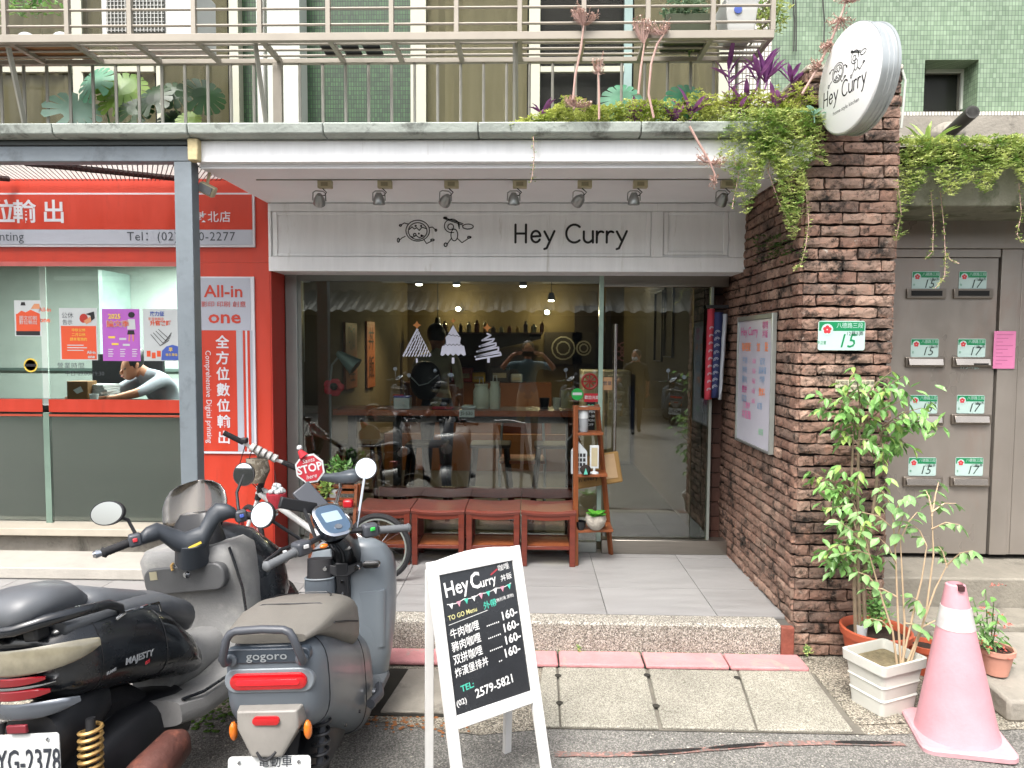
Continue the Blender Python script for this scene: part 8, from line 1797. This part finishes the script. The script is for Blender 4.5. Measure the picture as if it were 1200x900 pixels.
# ================================================================ people
skin = M('skin', '#a97458', .55, var=.06, scale=10); hairb = M('black_hair', '#0c0a09', .5, var=.3, scale=60)
def person(lab, J, cols, radii=None, hair=True, face=(0, -1, 0), mask=False, held=None, capc=None):
    """J: joint positions; one skinned body, materials by limb"""
    seg = [('pelvis', 'waist'), ('waist', 'chest'), ('chest', 'neck'), ('neck', 'head'), ('chest', 'shL'), ('shL', 'elL'), ('elL', 'wrL'), ('wrL', 'haL'), ('chest', 'shR'), ('shR', 'elR'), ('elR', 'wrR'), ('wrR', 'haR'),
           ('pelvis', 'hipL'), ('hipL', 'knL'), ('knL', 'anL'), ('anL', 'toL'), ('pelvis', 'hipR'), ('hipR', 'knR'), ('knR', 'anR'), ('anR', 'toR')]
    R_ = dict(pelvis=.125, waist=.115, chest=.135, neck=.05, head=.085, shL=.065, elL=.043, wrL=.028, haL=.03, hipL=.095, knL=.06, anL=.038, toL=.035)
    for k in list(R_):
        if k.endswith('L'): R_[k[:-1] + 'R'] = R_[k]
    names = list(J); me = bpy.data.meshes.new('body'); me.from_pydata([J[k] for k in names], [(names.index(a), names.index(b)) for a, b in seg], [])
    o = bpy.data.objects.new('body', me); COL.objects.link(o); m = o.modifiers.new('skin', 'SKIN'); 
    lay = me.skin_vertices[0].data
    for i, k in enumerate(names): lay[i].radius = (R_[k], R_[k] * (.8 if k in ('chest', 'waist', 'pelvis') else 1)); lay[i].use_root = (k == 'pelvis')
    s_ = o.modifiers.new('sub', 'SUBSURF'); s_.levels = 2
    nm = bpy.data.meshes.new_from_object(o.evaluated_get(bpy.context.evaluated_depsgraph_get())); bpy.data.objects.remove(o)
    t = thing('person', lab, 'person', (J['pelvis'][0], J['pelvis'][1], min(J['toL'][2], J['toR'][2]) - .03))
    grp = {}
    for a, b in seg:
        k = 'skin' if (a in ('neck', 'elL', 'elR', 'wrL', 'wrR')) else ('shirt' if a in ('chest', 'waist', 'shL', 'shR') or b == 'waist' else ('shoe' if a in ('anL', 'anR') else 'pants')); grp[(a, b)] = k
    mats = [skin, cols[0], cols[1], cols[2]]; idx = dict(skin=0, shirt=1, pants=2, shoe=3); mb = MB()
    mb.v = [v.co.copy() for v in nm.vertices]
    for p in nm.polygons:
        c = p.center; best = None
        for a, b in seg:
            A = Vector(J[a]); B = Vector(J[b]); d = B - A; f = max(0, min(1, (c - A).dot(d) / d.length_squared)); q = (c - (A + d * f)).length - (R_[a] * (1 - f) + R_[b] * f)
            if best is None or q < best[0]: best = (q, grp[(a, b)])
        mb.f.append(tuple(p.vertices)); mb.m.append(idx[best[1]])
    mb.build('body', mats, t, smooth=True, ang=180)
    h = Vector(J['head']); f = Vector(face).normalized(); sd_ = f.cross(Vector((0, 0, 1))).normalized()
    Rf = Matrix((sd_, -f, Vector((0, 0, 1)))).transposed()
    mb = MB(); mb.ell(h + Vector((0, 0, .0)), (.078, .098, .118), 16, 12, R=Rf); hd = mb.build('head', skin, t, smooth=True)
    mb = MB(); mb.ell(h + f * .098 + Vector((0, 0, -.01)), (.014, .02, .022), 8, 6, R=Rf); mb.build('nose', skin, hd, smooth=True)
    for s in (-1, 1):
        mb = MB(); mb.ell(h + f * .086 + sd_ * .032 * s + Vector((0, 0, .012)), (.012, .006, .007), 8, 6, R=Rf); mb.build('eye', pbk, hd, smooth=True)
        mb = MB(); mb.ell(h + sd_ * .08 * s, (.012, .02, .03), 8, 6, R=Rf); mb.build('ear', skin, hd, smooth=True)
    MB().box(h + f * .09 + Vector((0, 0, -.05)), (.04, .012, .008), Rf).build('mouth', M('lip', '#8a4a42', .5), hd)
    if hair: mb = MB(); mb.ell(h - f * .018 + Vector((0, 0, .028)), (.09, .10, .105), 16, 12, R=Rf); mb.build('hair', hairb if capc is None else capc, t, smooth=True)
    if mask: mb = MB(); mb.ell(h + f * .055 + Vector((0, 0, -.045)), (.062, .06, .05), 12, 8, R=Rf); mb.build('face_mask', pw, t, smooth=True)
    for w, hn, s in (('wrL', 'haL', -1), ('wrR', 'haR', 1)):       # five separate fingers
        a = Vector(J[w]); b = Vector(J[hn]); d = (b - a).normalized(); n_ = d.cross(Vector((0, 1, .1))).normalized()
        for k in range(4):
            L2 = (.07, .08, .075, .06)[k]; o_ = b + n_ * (.013 * (k - 1.5)); bend = d.cross(n_).normalized() * .02
            mb = MB(); mb.tube([o_ - d * .005, o_ + d * L2 * .4 + bend * .3, o_ + d * L2 * .75 + bend, o_ + d * L2 * .9 + bend * 1.8], [.008, .0078, .007, .005], 6); mb.build('finger', skin, t, smooth=True)
        mb = MB(); mb.tube([a.lerp(b, .4) + n_ * .018, a.lerp(b, .8) + n_ * .04, b + n_ * .045 + d * .015], [.01, .009, .006], 6); mb.build('thumb', skin, t, smooth=True)
    return t
def pose(x, y, z, h=1.68, f=1, **ov):
    k = h / 1.7; J = dict(pelvis=(0, 0, .95), waist=(0, 0, 1.10), chest=(0, 0, 1.30), neck=(0, .0, 1.46), head=(0, -.02, 1.58), shL=(-.18, 0, 1.38), elL=(-.23, .02, 1.10), wrL=(-.24, -.06, .86), haL=(-.24, -.09, .79),
        shR=(.18, 0, 1.38), elR=(.23, .02, 1.10), wrR=(.24, -.06, .86), haR=(.24, -.09, .79), hipL=(-.09, 0, .90), knL=(-.10, -.02, .50), anL=(-.10, .02, .09), toL=(-.11, -.14, .04), hipR=(.09, 0, .90), knR=(.10, -.02, .50), anR=(.10, .02, .09), toR=(.11, -.14, .04))
    J.update(ov); return {n: (x + v[0] * k, y + v[1] * k * f, z + v[2] * k) for n, v in J.items()}
tsh = M('pale_grey_shirt', '#8f949e', .8, var=.08, scale=8); jeans = M('navy_trousers', '#1c2436', .8, var=.15); shoe = M('dark_shoe', '#15151a', .5); kh = M('khaki_shirt', '#6f6657', .85, var=.12); teal = M('teal_polo', '#4f6a70', .8, var=.1); stone = M('stone_trousers', '#8d8471', .85, var=.1); dark_t = M('dark_pattern_blouse', '#2f2a1e', .8, var=.6, scale=50)
v = P(182, 440, 5.85)
person('person in a pale grey t-shirt bending over the desk in the print shop', {k: (q[0], q[1], q[2]) for k, q in dict(
    pelvis=(v.x + .10, 5.95, .95), waist=(v.x + .09, 5.9, 1.12), chest=(v.x + .01, 5.82, 1.30), neck=(v.x - .06, 5.76, 1.40), head=(v.x - .115, 5.70, 1.47), shL=(v.x - .14, 5.85, 1.34), elL=(v.x - .22, 5.62, 1.25), wrL=(v.x - .36, 5.45, 1.22), haL=(v.x - .42, 5.42, 1.21),
    shR=(v.x + .14, 5.75, 1.36), elR=(v.x + .05, 5.52, 1.25), wrR=(v.x - .10, 5.42, 1.21), haR=(v.x - .16, 5.40, 1.205), hipL=(v.x + .02, 5.97, .90), knL=(v.x + .0, 5.98, .56), anL=(v.x - .0, 6.0, .25), toL=(v.x - .02, 5.85, .22), hipR=(v.x + .18, 5.97, .90), knR=(v.x + .2, 5.98, .56), anR=(v.x + .2, 6.0, .25), toR=(v.x + .2, 5.85, .22)).items()}, (tsh, jeans, shoe), face=(-.5, -.8, -.5))
v = P(512, 430, 6.6)
cp = person('person with black hair and backpack in a cream top inside the curry shop', pose(v.x, 6.6, ZP, 1.66, -1), (M('cream_top', '#a8a184', .8), jeans, shoe), face=(.3, 1, -.2))
v.x -= .04
bp2 = thing('backpack', 'black backpack with white cord on the back of the person inside curry shop', 'backpack', (v.x - .02, 6.42, 1.2)); mb = MB(); mb.ell((v.x - .04, 6.40, 1.32), (.15, .09, .19), 16, 12); mb.build('bag', M('backpack_black', '#0a0a0c', .6, bump=.3), bp2, smooth=True)
mb = MB(); mb.tube([(v.x - .16, 6.28, 1.36), (v.x - .08, 6.27, 1.28), (v.x, 6.27, 1.30), (v.x + .10, 6.29, 1.38)], .006, 6); mb.build('cord', pw, bp2, smooth=True)
# two people on the street, seen only in the glass
person('masked person in a dark patterned blouse walking past, reflected in the glass door', pose(2.0, -3.2, 0, 1.58, 1, knL=(-.10, .18, .50), anL=(-.1, .30, .12), toL=(-.1, .42, .05), knR=(.1, -.12, .5), anR=(.1, -.22, .09), elL=(-.32, .05, 1.12), wrL=(-.48, .1, .95), haL=(-.54, .12, .90)), (dark_t, jeans, shoe), face=(-.6, 1, 0), mask=True)
person('photographer in a grey polo holding up a phone, reflected in the window', pose(-.02, -.42, 0, 1.70, 1, elL=(-.38, .22, 1.32), wrL=(-.22, .30, 1.52), haL=(-.15, .31, 1.54), elR=(.38, .22, 1.32), wrR=(.22, .30, 1.52), haR=(.15, .31, 1.54), toL=(-.11, .14, .04), toR=(.11, .14, .04), head=(0, .02, 1.60)), (teal, stone, shoe), face=(0, 1, 0))
t = thing('mobile_phone', 'dark phone held in both hands by the photographer, reflected in the window', 'phone', (0, -.09, 1.54)); MB().bx(-.10, .06, -.105, -.095, 1.50, 1.575).build('body', pbk, t, bevel=.004)
